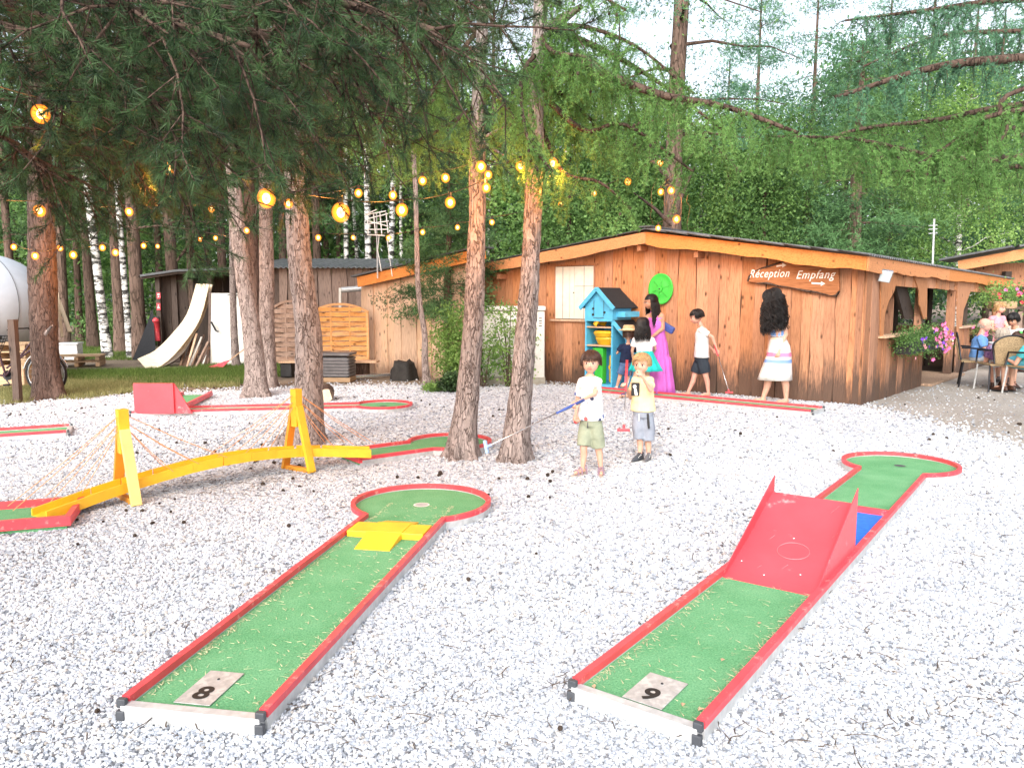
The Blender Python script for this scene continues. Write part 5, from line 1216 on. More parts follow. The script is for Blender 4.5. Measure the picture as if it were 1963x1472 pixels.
# ridge of trees above the hut roof
rg = [(1090, 21, 7.0, 1.6, 2.2, 'leaf', 10, .0), (1170, 25, 8.0, 1.5, 2.4, 'n_pine', 12, .0), (1235, 22, 6.6, 1.5, 2.0, 'leaf', 10, 0), (1340, 24, 6.6, 1.4, 2.2, 'leafl', 10, 0), (1400, 27, 7.6, 1.5, 2.4, 'n_blue', 12, 0), (1460, 23, 6.4, 1.4, 2.4, 'leaf', 10, 0), (1540, 25, 7.4, 1.5, 2.4, 'n_pine', 14, 0), (1610, 28, 10.5, 1.5, 2.8, 'n_blue', 16, 0),
      (1632, 21, 8.0, 2.0, 2.0, 'n_pine', 26, 0), (1700, 24, 8.5, 1.4, 2.6, 'leaf', 12, 0), (1760, 28, 12.5, 1.5, 3.0, 'n_blue', 14, 0), (1830, 26, 8.0, 1.4, 2.6, 'leafl', 12, 0), (1890, 30, 12.0, 1.5, 3.2, 'n_blue', 12, 0), (1960, 27, 10.5, 1.5, 2.8, 'n_pine', 12, 0), (2040, 30, 12, 1.5, 3, 'leaf', 12, 0), (1300, 32, 8.0, 1.5, 2.8, 'n_blue', 12, 0), (1500, 34, 9.5, 1.5, 2.8, 'n_blue', 10, 0), (1120, 33, 11.0, 1.5, 2.8, 'n_blue', 10, 0), (1040, 29, 11, 1.5, 2.8, 'n_pine', 10, 0), (1680, 36, 15, 1.5, 3.4, 'n_blue', 12, 0), (1840, 38, 16, 1.5, 3.6, 'n_blue', 12, 0)]
rg += [(1440, 31, 13.2, 3.0, 2.6, 'n_blue', 10, 0), (1545, 33, 15.0, 2.0, 3.0, 'n_blue', 10, 0), (1385, 36, 12.0, 2, 2.6, 'n_blue', 9, 0), (1180, 34, 13.5, 2, 2.6, 'n_blue', 9, 0)]
RGL = ['over the left slope of the hut roof', 'just left of the hut ridge', 'right at the hut ridge', 'right of the tall bare trunk', 'over the middle of the right roof slope', 'above the gap left of the sign', 'above the sign lettering', 'rising above the right end of the sign', 'with thick trunk above the hut corner', 'above the floodlight', 'above the porch openings', 'over the far end of the porch roof', 'left above the far hut', 'above the far hut roof', 'cut by the right edge', 'behind the tall bare trunk', 'far behind the middle roof slope', 'behind the hanging cones', 'between the close pair and the hut', 'furthest one above the porch', 'furthest one above the far hut', 'reaching into the white sky right of the bare trunk', 'tallest one at the right rim of the white sky', 'faint one in the middle of the white sky', 'left of the white sky']
for i, (px, D, h, z0, r_, kind, w_, ln) in enumerate(rg):
    lab = {'leaf': 'mid green bushy tree rising behind the hut roof', 'leafl': 'fresh light green tree rising behind the hut roof', 'n_pine': 'green pine rising behind the hut roof', 'n_blue': 'tall bluish green conifer standing far behind the hut roof'}[kind]
    lab = lab.replace(' rising behind the hut roof', '').replace(' standing far behind the hut roof', '') + ' ' + RGL[i]
    gentree(lab, px, D, h, z0, r_, kind, 500 + i, w_, 'broadleaf_tree' if kind.startswith('leaf') else 'conifer_tree', 22, {'leaf': 'mid green trees behind the hut', 'leafl': 'light green trees behind the hut', 'n_pine': 'green pines behind the hut', 'n_blue': 'bluish conifers behind the hut'}[kind], ln, per=75 if kind.startswith('n') else 190, nclump=6, s=.09, tint=(.6, .3))
# the tall scots pine against the sky
xs = at(1293, 300, 19).x
tp = empty('pine_tree', (xs, 19, 0), 0, 'tall scots pine with a bare reddish trunk standing against the white sky', 'tree')
Pt = [Vector((xs, 19, -.1)), Vector((xs - .02, 19, 3)), Vector((xs, 19, 6)), Vector((xs + .1, 19, 9)), Vector((xs + .1, 19, 14))]
trunk_obj('trunk', Pt, [.24, .22, .19, .17, .08], M['bark_far'], tp, 0, 1, .2, 10)
conifer(tp, Pt, 5.0, 13, 20, 3.6, 77, M['n_blue'], per=60, k=4, L=.16, wd=.009, clump=(.4, .4, .12), nclump=5, tint=(.55, .3), r0=.05, lmin=.45)
for l in ([A(1285, 345, 18.8), A(1240, 300, 18.4), A(1215, 290, 18.2)], [A(1285, 430, 18.8), A(1255, 400, 18.2), A(1215, 370, 18)], [A(1290, 420, 18.8), A(1310, 370, 18.4), A(1332, 320, 18.2)]):
    mb_ = MB(); mb_.tube(l, [.05, .04, .015], 6); mb_.build('dead_limb', M['bark_red'], tp, world=True, smooth=True)
mb.build('hanging_twigs', M['twig'], tp, world=True)
# far mass
def far_forest(name, label, x0, x1, D0, D1, hfun, n, mat, s):
    X = RNG.uniform(x0, x1, n // 60); Dd = RNG.uniform(D0, D1, n // 60); pts = []; ti = []
    H = np.array([hfun(x / d * FPX + CX) for x, d in zip(X, Dd)]) * Dd / D0; Z = RNG.random(n // 60) ** .8 * H
    C = np.stack([X, Dd, Z], 1); Q = np.repeat(C, 60, 0) + rnd(len(C) * 60) * [.8, .8, .55]; T = np.repeat(np.clip(RNG.normal(.45, .28, len(C)), 0, 1), 60); k = Q[:, 2] > 0
    V, T = leaves(Q[k], s, T[k]); o = link(name, crown_mesh(name, [(V, T)], mat, 4)); tag(o, label, kind='stuff'); return o
def hf(px):
    if px < 1050: return 13
    if px < 1560: return 8.0 + 1.2 * math.sin(px / 37) + .8 * math.sin(px / 13)
    return 12.5 + 1.6 * math.sin(px / 41) + .8 * math.sin(px / 11)
far_forest('distant_forest', 'unbroken dark mass of forest far behind everything', -42, 42, 42, 52, hf, 210000, M['n_pine'], .30)
far_forest('forest_understory', 'low dark undergrowth filling the wood behind the sheds', -24, 6, 26, 34, lambda p: 4.5, 60000, M['leaf'], .17)
# ================================================================== STRING LIGHTS
def bulbmat():
    m, n, b = newmat('lit bulb'); b.inputs['Base Color'].default_value = (1, .8, .4, 1)
    b.inputs['Emission Color'].default_value = (1.0, .62, .22, 1); b.inputs['Emission Strength'].default_value = 30.0; return m
def halo_globemat():  # lens halo of the bulb painted as amber emission fading out towards the rim
    m, n, b = newmat('amber glass globe'); out = [x for x in n.nodes if x.type == 'OUTPUT_MATERIAL'][0]; e = N(n, 'ShaderNodeEmission'); e.inputs[0].default_value = (1.0, .26, .02, 1); e.inputs[1].default_value = 2.2  # not glass: emission standing in for the lens halo
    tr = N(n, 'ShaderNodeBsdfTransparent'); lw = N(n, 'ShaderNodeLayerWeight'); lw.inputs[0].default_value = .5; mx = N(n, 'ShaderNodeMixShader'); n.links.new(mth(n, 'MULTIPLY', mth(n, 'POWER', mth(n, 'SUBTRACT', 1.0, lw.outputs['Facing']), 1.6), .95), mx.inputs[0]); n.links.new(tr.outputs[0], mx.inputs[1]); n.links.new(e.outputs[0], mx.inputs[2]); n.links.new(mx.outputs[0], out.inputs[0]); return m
M['globe'] = halo_globemat()
M['bulb'] = bulbmat()
_bm = MB(); _bm.ball((0, 0, -.035), (.019, .019, .024), 12, 8); BULB = _bm
_bg = MB(); _bg.ball((0, 0, -.035), (.044, .044, .048), 16, 12); HALO_GLOBE = _bg
def string(label, pts, power, r=1.0, pre=None, post=None):
    P = [at(*q[:3]) for q in pts]; root = empty('string_lights', P[0], 0, label, 'string lights', 'string lights between the trees')
    C = []; Q = ([Vector(pre)] if pre else []) + P + ([Vector(post)] if post else [])
    for a, b in zip(Q, Q[1:]):
        L = (b - a).length
        for k in range(5):
            t = k / 5; C.append(a.lerp(b, t) + Vector((0, 0, .045 - .05 * L * 4 * t * (1 - t) * .6)))
    C.append(Q[-1] + Vector((0, 0, .045))); mb = MB(); mb.tube(C, .004, 4); mb.build('cable', M['black'], root, world=True)
    me = None; gm = None
    for p, q in zip(P, pts):
        sc = q[3] if len(q) > 3 else 1.0
        s_ = MB(); s_.tube([(0, 0, .048), (0, 0, .0)], .014, 7); so_ = s_.build('socket', M['black'], root, loc=p - root.location)
        if me is None: o = BULB.build('bulb', M['bulb'], root, smooth=True, loc=p - root.location); me = o.data
        else: o = link('bulb', me, root, p - root.location)
        o.scale = (sc * r,) * 3
        if gm is None: go_ = HALO_GLOBE.build('glass_globe', M['globe'], o, smooth=True); gm = go_.data  # globe is a stand-in for the bulb's lens halo, not real glass
        else: go_ = link('glass_globe', gm, o)  # same halo stand-in, linked
        ld = bpy.data.lights.new('bulb_light', 'POINT'); ld.energy = power * sc * sc; ld.color = (1.0, .36, .06); ld.shadow_soft_size = .03
        lo = bpy.data.objects.new('bulb_light', ld); COL.objects.link(lo); lo.parent = root; lo.location = p - root.location + Vector((0, -.12, -.16))
    return root
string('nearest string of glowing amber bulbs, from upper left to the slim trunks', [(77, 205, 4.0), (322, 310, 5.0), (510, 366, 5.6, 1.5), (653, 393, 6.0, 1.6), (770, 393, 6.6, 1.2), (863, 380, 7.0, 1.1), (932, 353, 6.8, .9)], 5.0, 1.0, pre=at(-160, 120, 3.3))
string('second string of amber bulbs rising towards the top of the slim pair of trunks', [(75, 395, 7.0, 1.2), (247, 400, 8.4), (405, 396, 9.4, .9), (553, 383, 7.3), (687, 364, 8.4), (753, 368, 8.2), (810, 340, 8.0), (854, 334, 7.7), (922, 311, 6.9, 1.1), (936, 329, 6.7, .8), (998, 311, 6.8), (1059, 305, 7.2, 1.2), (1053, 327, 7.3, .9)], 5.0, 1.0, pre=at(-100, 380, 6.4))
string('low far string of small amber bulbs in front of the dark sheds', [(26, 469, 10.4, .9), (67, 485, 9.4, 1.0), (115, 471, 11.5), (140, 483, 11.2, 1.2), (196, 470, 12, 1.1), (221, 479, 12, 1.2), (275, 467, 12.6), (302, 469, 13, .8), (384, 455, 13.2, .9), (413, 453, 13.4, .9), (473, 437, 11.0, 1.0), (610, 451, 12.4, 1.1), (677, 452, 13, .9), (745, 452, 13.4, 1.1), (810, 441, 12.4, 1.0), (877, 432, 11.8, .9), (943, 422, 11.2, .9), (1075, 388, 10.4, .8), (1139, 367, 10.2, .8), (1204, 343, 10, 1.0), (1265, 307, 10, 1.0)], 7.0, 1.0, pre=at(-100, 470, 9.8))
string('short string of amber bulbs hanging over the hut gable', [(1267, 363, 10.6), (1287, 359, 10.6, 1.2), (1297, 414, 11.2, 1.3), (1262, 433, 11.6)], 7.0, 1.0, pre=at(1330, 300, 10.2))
# ================================================================== THINGS BY THE SHEDS
def obj1(name, mb, mat, label, cat, group=None, bevel=0, smooth=False):
    o = mb.build(name, mat, bevel=bevel, smooth=smooth); return tag(o, label, cat, group)
# white chest-high cabinet by the hut
D = gp(1043, 733).y - .25; xl, xr = at(924, 700, D).x, at(1044, 700, D).x; zt = at(1000, 586, D).z
cb = empty('white_cabinet', ((xl + xr) / 2, D + .3, 0), 0, 'chest-high cream white cabinet with small vents, between the slim trunks and the hut', 'cabinet')
wd = xr - xl
mb = MB(); mb.box((0, 0, zt / 2 - .04), (wd, .6, zt - .12)); mb.build('body', M['white'], cb, bevel=.02)
mb = MB(); mb.box((0, -.01, zt - .05), (wd + .03, .64, .08)); mb.build('lid', M['white'], cb, bevel=.02)
mb = MB(); mb.box((-.05 * wd, -.305, zt * .47), (wd * .80, .02, zt * .74)); mb.build('door', M['white'], cb, bevel=.006)
for i in range(4): mb = MB(); mb.box((wd * .43, -.303, zt - .22 - i * .045), (.05, .006, .014)); mb.build('vent_slot', M['black'], cb)
mb = MB(); mb.box((0, .0, .05), (wd + .02, .66, .14)); mb.build('plinth', plain('mossy concrete', (.42, .40, .34), .9, .2, 9, .3), cb)
# woven fence screens
def screen(label, px0, px1, pyb, pyt, D, mat, ncol, arch=.16, group='arched woven fence screens'):
    a, b = at(px0, pyb, D), at(px1, pyb, D); zb, zt = a.z, at(px0, pyt, D).z; W = (b - a).x; H = zt - zb
    t = empty('fence_screen', ((a.x + b.x) / 2, D, zb), 0, label, 'fence screen', group)
    for s in (-1, 1): mb = MB(); mb.box((s * (W / 2 - .02), 0, (H - arch) / 2), (.045, .05, H - arch)); mb.build('stile', mat, t)
    mb = MB(); mb.beam((-W / 2, 0, .02), (W / 2, 0, .02), .05, .045); mb.build('bottom_rail', mat, t)
    pts = [(x, 0, H - arch + arch * (1 - (2 * x / W) ** 2)) for x in np.linspace(-W / 2, W / 2, 13)]
    mb = MB()
    for p, q in zip(pts, pts[1:]): mb.beam(p, Vector(q) + (Vector(q) - Vector(p)) * .05, .05, .045)
    mb.build('arched_top', mat, t)
    xs = np.linspace(-W / 2, W / 2, ncol + 1)
    for x in xs[1:-1]: mb = MB(); mb.box((x, 0, (H - arch * .3) / 2), (.03, .02, H - arch * .3)); mb.build('upright', mat, t)
    n = int((H - .06) / .098); 
    for i in range(n):
        z = .07 + i * (H - .08) / n
        top = H - arch + arch * .8 ; wmax = W / 2 - .03
        if z > H - arch: wmax = W / 2 * math.sqrt(max(.05, 1 - (z - H + arch) / arch)) - .03
        mb = MB(); vs = []; m = 18; sg_ = 1 if i % 2 else -1
        for k in range(m + 1):
            x = -wmax + 2 * wmax * k / m; y = sg_ * .038 * math.sin((x + W / 2) / W * ncol * PI); 
            for dy, dz in ((-.004, -.041), (-.004, .041), (.004, .041), (.004, -.041)): vs.append((x, y + dy, z + dz + (.004 * math.sin(k * .9 + i))))
        fs = []
        for k in range(m):
            for q in range(4): q2 = (q + 1) % 4; fs.append((4 * k + q, 4 * k + q2, 4 * k + 4 + q2, 4 * k + 4 + q))
        mb.add(vs, fs); mb.build('slat', mat, t)
    return t
screen('honey-coloured arched woven screen beside the grey slatted box', 600, 708, 693, 583, 15.6, M['wood_honey'], 3)
screen('weathered grey-brown arched woven screen, half hidden by the thickest trunk', 524, 602, 694, 577, 15.9, M['wood_greyslat'], 3)
# low bench board on bricks
bn = empty('low_bench', at(630, 730, 15.1).to_tuple()[:2] + (0,), 0, 'low weathered plank bench on blocks in front of the woven screens', 'bench')
x0, x1 = at(540, 697, 15.1).x - bn.location.x, at(725, 697, 15.1).x - bn.location.x
for k, yy in enumerate((-.12, .08)): mb = MB(); mb.box(((x0 + x1) / 2, yy, .30 - k * .004), (x1 - x0, .18, .035)); mb.build('plank', M['wood_pale'], bn)
for x in (x0 + .12, (x0 + x1) / 2 - .1, x1 - .3): mb = MB(); mb.box((x, 0, .14), (.22, .3, .28)); mb.build('block', M['black'] if x < x0 + .2 else M['bark_dark'], bn, bevel=.02)
# grey slatted box
a, b_ = gp(607, 733), gp(671, 733); D = a.y; t = empty('slatted_box', ((a.x + b_.x) / 2, D + .25, 0), math.radians(-4), 'dark grey slatted garden box standing on a wooden base', 'box')
W = (b_ - a).x * .98; H = at(640, 680, D).z; M['greyplastic'] = plain('grey plastic slats', (.13, .125, .13), .6, .15, 10, .1)
mb = MB(); mb.box((0, 0, H / 2 + .02), (W - .05, .44, H - .14)); mb.build('core', M['capdark'], t)
for s in range(6):
    z = .13 + s * (H - .16) / 6; 
    for yy in (-.235, .235): mb = MB(); mb.box((0, yy, z), (W, .02, (H - .16) / 6 - .014)); mb.build('slat', M['greyplastic'], t)
    for xx in (-1, 1): mb = MB(); mb.box((xx * (W / 2 + .002), 0, z), (.02, .45, (H - .16) / 6 - .014)); mb.build('slat', M['greyplastic'], t)
mb = MB(); mb.box((0, 0, H), (W + .05, .52, .04)); mb.build('lid', M['greyplastic'], t, bevel=.006); mb = MB(); mb.box((0, 0, .045), (W + .06, .5, .08)); mb.build('base', M['pallet'], t)
# white pipe
a, b_ = gp(670, 729), gp(785, 722); t = empty('drain_pipe', a, 0, 'long pale grey plastic pipe lying on the ground', 'pipe'); mb = MB(); mb.tube([a + Vector((0, 0, .05)), b_ + Vector((0, 0, .06))], .042, 12); mb.build('pipe', M['chrome'], t, world=True, smooth=False)
d_ = (b_ - a).normalized(); mb = MB(); mb.tube([b_ + Vector((0, 0, .06)) - d_ * .1, b_ + Vector((0, 0, .06)) + d_ * .02], .05, 12); mb.build('collar', M['chrome'], t, world=True)
# charred stump
def stump(name, label, px, py, w_, h, mat, seed, cat='stump'):
    c = gp(px, py); r = w_ / 2 / FPX * c.y; H = h / FPX * c.y; mb = MB(); rs = []; rr = random.Random(seed); vs = []; n = 22; m = 7; fs = []
    for i in range(m + 1):
        u = i / m
        for k in range(n):
            th = 2 * PI * k / n; q = r * (1.15 - .35 * u) * (1 + .16 * math.sin(th * 5 + seed) + .10 * noise.noise(Vector((math.cos(th) * 3, math.sin(th) * 3, u * 3 + seed)))); z = H * u * (1 + (.28 * noise.noise(Vector((math.cos(th) * 1.7, math.sin(th) * 1.7, seed))) if i == m else 0)) - .02
            vs.append((c.x + q * math.cos(th), c.y + q * math.sin(th), z))
    for i in range(m):
        for k in range(n): k2 = (k + 1) % n; fs.append((i * n + k, i * n + k2, i * n + n + k2, i * n + n + k))
    fs.append(tuple(m * n + k for k in range(n))); mb.add(vs, fs); t = empty(name, c, 0, label, cat); mb.build('stump', mat, t, world=True, smooth=True)
    if seed == 1: mb = MB(); mb.ball(c + Vector((-r * .5, -.05, H * .35)), (r * .6, r * .5, H * .42), 12, 8); mb.build('burl', mat, t, world=True, smooth=True)
stump('charred_stump', 'blackened tree stump against the pale board shed', 774, 727, 46, 36, plain('charred wood', (.02, .018, .016), .8, .4, 12, .5), 1)
t = empty('log', gp(622, 770), 0, 'short cut log lying at the right foot of the thickest pine', 'log'); c = gp(622, 771); mb = MB(); mb.tube([c + Vector((-.05, .35, .12)), c + Vector((.03, .0, .10))], [.115, .11], 14); mb.build('bark_side', M['bark_dark'], t, world=True)
mb = MB(); mb.tube([c + Vector((.031, -.003, .10)), c + Vector((.035, -.012, .10))], [.098, .098], 14); mb.build('cut_face', M['ply'], t, world=True)
# white door panels leaning
D = gp(435, 700).y
t = empty('leaning_door', gp(433, 703), 0, 'big worn white door panel with a dark bar handle, leaning at the dark shed', 'door')
def lean_panel(px0, px1, pyt, D, mat, name, tilt=.25, th=.04):
    a, b_ = at(px0, 703, D), at(px1, 703, D); z = at(px0, pyt, D + tilt).z; mb = MB(); P = [Vector((a.x, D, 0)), Vector((b_.x, D, 0)), Vector((b_.x, D + tilt, z)), Vector((a.x, D + tilt, z))]; quadprism(mb, P, Vector((0, 1, 0)), th); return mb.build(name, mat, t, world=True)
lean_panel(402, 468, 562, D, M['dirtywhite'], 'panel'); lean_panel(398, 402.5, 560, D - .01, M['wood_old'], 'edge_batten')
mb = MB(); mb.beam(at(405, 617, D + .02), at(414, 634, D + .0), .025, .035); mb.beam(at(414, 634, D), at(419, 636, D), .025, .03); mb.build('handle', M['blackmetal'], t, world=True)
mb = MB(); mb.beam(at(436, 565, D + .20), at(460, 566, D + .20), .02, .02); mb.build('hook_bar', M['blackmetal'], t, world=True)
# bent stack of long boards
def curved_board(name, pts, wd_px, D0, D1, mat, label, grp):
    """pts pixel polyline foot->top in the photo; the board bends up against the shed"""
    n = len(pts); C = [at(x, y, D0 + (D1 - D0) * i / (n - 1)) for i, (x, y) in enumerate(pts)]; C[0].z = max(C[0].z, .02)
    t = empty(name, (C[0].x, C[0].y, 0), 0, label, 'board', grp); vs = []; fs = []; C = spline_pts(C, 3)
    for i, c in enumerate(C):
        u = i / (len(C) - 1); wv = wd_px * (1 - .30 * u) / FPX * c.y; d = (C[min(i + 1, len(C) - 1)] - C[max(i - 1, 0)]).normalized(); s_ = Vector((d.z, 0.0, -d.x)) * .75 + Vector((.45, -.45, 0)); s_ = (s_ - d * s_.dot(d)).normalized(); nn = d.cross(s_).normalized() * .011
        for q in (c - s_ * wv / 2 - nn, c + s_ * wv / 2 - nn, c + s_ * wv / 2 + nn, c - s_ * wv / 2 + nn): vs.append(q)
    for i in range(len(C) - 1):
        for k in range(4): k2 = (k + 1) % 4; fs.append((4 * i + k, 4 * i + k2, 4 * i + 4 + k2, 4 * i + 4 + k))
    fs += [(0, 1, 2, 3), tuple(4 * (len(C) - 1) + k for k in (3, 2, 1, 0))]; mb = MB(); mb.add(vs, fs); mb.build('plank', mat, t, world=True); return t
gB = 'boards leaning in a bent stack at the dark shed'
curved_board('leaning_board', [(275, 701), (310, 682), (345, 645), (372, 605), (389, 545)], 44, 17.2, 18.2, M['ply'], 'widest pale board on top of the bent stack', gB)
curved_board('leaning_board', [(285, 703), (320, 684), (352, 650), (380, 605), (398, 545)], 34, 17.4, 18.35, M['ply'], 'second pale board with its tip splayed right of the top one', gB)
curved_board('leaning_board', [(295, 704), (325, 690), (352, 662), (373, 630)], 24, 17.5, 18.2, M['wood_old'], 'dark underside board of the bent stack', gB)
curved_board('leaning_board', [(302, 704), (330, 688), (352, 668), (368, 640)], 14, 17.3, 18.0, M['dirtywhite'], 'short whitish board low in the bent stack', gB)
for i in range(13):
    x = 346 + i * 4.2; tx = x + random.uniform(12, 24); ty = random.uniform(638, 668); D = random.uniform(17.2, 17.7); t = empty('leaning_lath', gp(x, 703), 0, 'thin lath leaning among others between the bent boards and the white door', 'lath', 'laths leaning beside the white door')
    mb = MB(); p = at(x, 704, D); mb.beam(Vector((p.x, D, 0)), at(tx, ty, D + .5), .045, .02); mb.build('lath', M[random.choice(('wood_old', 'wood_greyslat', 'wood_pale', 'wood_wall_end', 'dirtywhite'))], t, world=True)
# red shovel
D = gp(420, 708).y; t = empty('red_shovel', gp(420, 708), 0, 'red plastic snow shovel lying blade-left on the grass by the white door', 'shovel')
mb = MB(); P = [at(398, 706, D), at(426, 706, D - .1), at(439, 692, D), at(430, 694, D + .1), at(418, 700, D + .2), at(402, 703, D + .2)]; mb.add(P + [p + Vector((0, 0, .02)) for p in P], [tuple(range(6)), tuple(range(11, 5, -1))] + [(i, (i + 1) % 6, (i + 1) % 6 + 6, i + 6) for i in range(6)]); mb.build('blade', M['red'], t, world=True)
mb = MB(); mb.tube([at(437, 693, D), at(470, 668, D + .3)], .014, 8); mb.build('handle', M['wood_pale'], t, world=True)
# hydrant / extinguisher and red signs
D = 18.3; t = empty('fire_extinguisher', at(300, 668, D).to_tuple()[:2] + (0,), 0, 'slim red fire extinguisher cylinder on the post of the dark shed', 'fire extinguisher')
c = at(299, 632, D); mb = MB(); mb.tube([(c.x, c.y, c.z - .26), (c.x, c.y, c.z + .20)], .085, 14); mb.ball((c.x, c.y, c.z + .20), .085, 14, 8); mb.build('cylinder', M['red'], t, world=True, smooth=True)
mb = MB(); mb.beam((c.x - .02, c.y, c.z + .27), (c.x + .08, c.y, c.z + .29), .03, .03); mb.build('valve', M['black'], t, world=True)
mb = MB(); mb.beam((c.x + .06, c.y + .1, 0), (c.x + .06, c.y + .1, 2.0), .1, .1); mb.build('post', M['wood_dark'], t, world=True)
for k, (py, h) in enumerate(((567, .14), (588, .16))):
    s_ = empty('red_sign', at(304, py, D - .0), 0, ('upper small red safety sign on the shed post' if k == 0 else 'lower small red safety sign right above the extinguisher'), 'sign'); mb = MB(); mb.box((0, -.0, 0), (.085, .006, h)); mb.build('plate', M['red'], s_); mb = MB(); mb.box((0, -.005, -.02 if k else .03), (.05, .004, .03)); mb.box((0, -.005, .03 if k else -.02), (.03, .004, .02)); mb.build('pictogram', M['letter'], s_)
# dark tarp heap
t = empty('dark_tarp', gp(275, 700).to_tuple()[:2] + (0,), 0, 'black netting heaped in a pointed pile left of the extinguisher', 'tarp'); mb = MB(); P = [at(254, 690, 18), at(300, 690, 18), at(293, 592, 18.3), at(280, 680, 19)]; mb.add(P, [(0, 1, 2), (1, 3, 2), (3, 0, 2)]); mb.build('sheet', M['felt_black'], t, world=True)
# timber and pallets near the thick left pine
D = 16; t = empty('leaning_timber', at(122, 650, D).to_tuple()[:2] + (0,), 0, 'pair of pale timbers propped upright just right of the thick left pine', 'timber')
for (x0, y0, x1, y1, w_) in ((119, 646, 110, 562, .05), (134, 636, 112, 575, .07)): mb = MB(); mb.beam(at(x0, y0, D), at(x1, y1, D + .4), w_, w_ * .5); mb.build('beam', M['ply'], t, world=True)
def pallet(label, px, py, D, z, n=3, rz=0):
    c = at(px, py, D); t = empty('pallet', (c.x, c.y, z), rz, label, 'pallet', 'wooden pallets at the left')
    for k in range(n):
        for i in range(5): mb = MB(); mb.box((0, -.3 + i * .15, .11 + k * .13), (.95, .09, .02)); mb.build('slat', M['pallet'], t)
        for xx in (-.42, 0, .42): mb = MB(); mb.box((xx, 0, .05 + k * .13), (.08, .68, .08)); mb.build('bearer', M['pallet'], t)
pallet('flat stack of two wooden pallets right of the propped timbers', 150, 645, 17.5, 0, 2, .3); pallet('stack of pallets piled beside the white tank', 12, 640, 13.8, .35, 3, .1)
mb = MB(); c = at(12, 640, 13.8); mb.box((c.x, c.y, .18), (.9, .6, .36)); obj1('timber_block', mb, M['pallet'], 'rough timber block under the pallets by the white tank', 'block', bevel=.02)
c = gp(124, 692); t = empty('grey_crate', (c.x, c.y + .3, 0), .2, 'pale grey plastic crate peeping out right of the thick left pine', 'crate'); mb = MB(); mb.box((0, 0, .2), (.42, .4, .4)); mb.build('tub', M['steel'], t, bevel=.02); mb = MB(); mb.box((0, 0, .41), (.46, .44, .04)); mb.build('rim', M['steel'], t, bevel=.01)
# white ribbed round tank at left edge
D = 14.5; zc = at(0, 590, D).z + .02; rad = .84; xc = at(-62, 570, D).x; zc = 1.53 - .12; xe = at(52, 560, D).x; rad = xe - xc
t = empty('white_tank', (xc, D, 0), 0, 'big round pale blue-white tank with dark seams at the left edge', 'tank')
mb = MB(); n = 40; R = []; 
for j in range(9):
    ph = -PI / 2 + PI * j / 8
mb.ball((0, .4, zc), (rad, 1.2, rad * .86), 40, 24); mb.build('shell', plain('pale blue white sheet', (.56, .62, .70), .45, .06, 3, .05), t, smooth=True)
for k in range(8):
    a = -1.1 + k * .32; mb = MB(); pts = []
    for j in range(21):
        ph = -1.35 + 2.7 * j / 20; pts.append((rad * 1.004 * math.sin(a) * math.cos(ph), .4 - 1.2 * 1.004 * math.cos(a) * math.cos(ph), zc + rad * .864 * math.sin(ph)))
    mb.tube(pts, .006, 4); mb.build('seam', M['capdark'], t)
for s in (-.5, .45): mb = MB(); mb.box((s, .3, .25), (.1, 1.2, .5)); mb.build('cradle', M['wood_dark'], t)
# wooden post in front of the bicycle
mb = MB(); p = gp(35, 772); w_ = .095; rr = random.Random(4); vs = []
for i in range(9):
    z = -.05 + i * 1.26 / 8; 
    for sx, sy in ((-1, -1), (1, -1), (1, 1), (-1, 1)): vs.append((p.x + sx * w_ / 2 + rr.uniform(-.006, .006), p.y + sy * w_ / 2 + rr.uniform(-.006, .006), z))
fs = []
for i in range(8):
    for k in range(4): k2 = (k + 1) % 4; fs.append((4 * i + k, 4 * i + k2, 4 * i + 4 + k2, 4 * i + 4 + k))
fs.append((32, 33, 34, 35)); mb.add(vs, fs); obj1('wooden_post', mb, M['wood_old'], 'short square grey wooden post in front of the bicycle', 'post')
# bicycle
D = 12.3; wc_ = at(88, 705, D); R = .33; wc_.z = R; bk = empty('bicycle', (wc_.x - .5, D, 0), 0, 'black bicycle with a front basket behind the post and thick pine', 'bicycle')
M['tyre'] = plain('black tyre', (.015, .015, .016), .8, .2, 40); M['frame'] = plain('dark bicycle frame', (.05, .02, .03), .35, .1, 10, 0, metal=.2)
for X in (.5, -.6):
    wl = empty('wheel', (X, 0, R)); wl.parent = bk; _kids.setdefault(bk.name, []).append(wl)
    ringp = lambda r, n: [(r * math.cos(2 * PI * k / n), 0, r * math.sin(2 * PI * k / n)) for k in range(n)]
    mb = MB(); mb.tube(ringp(R - .018, 36), .018, 6, closed=True); mb.build('tyre', M['tyre'], wl, smooth=True)
    mb = MB(); mb.tube(ringp(R - .042, 36), .009, 5, closed=True); mb.build('rim', M['chrome'], wl, smooth=True)
    mb = MB(); [mb.tube([(0, 0, 0), ((R - .045) * math.cos(k * PI / 10), 0, (R - .045) * math.sin(k * PI / 10))], .0014, 3) for k in range(20)]; mb.build('spokes', M['chrome'], wl); mb = MB(); mb.tube([(0, -.05, 0), (0, .05, 0)], .02, 8); mb.build('hub', M['chrome'], wl)
mb = MB()
for a, b_ in (((.5, 0, .33), (.5 - .20, 0, .95)), ((.32, 0, .86), (-.14, 0, .30)), ((.34, 0, .75), (-.12, 0, .42)), ((-.14, 0, .30), (-.27, 0, .85)), ((-.14, 0, .30), (-.6, 0, .33)), ((-.6, 0, .33), (-.24, 0, .72))): mb.tube([a, b_], .016, 7)
mb.build('frame', M['frame'], bk); mb = MB(); mb.tube([(.3, 0, .95), (.28, 0, 1.05), (.22, -.22, 1.05), (.1, -.27, 1.03)], .012, 6); mb.tube([(.28, 0, 1.05), (.22, .22, 1.05), (.1, .27, 1.03)], .012, 6); mb.build('handlebar', M['blackmetal'], bk, smooth=True)
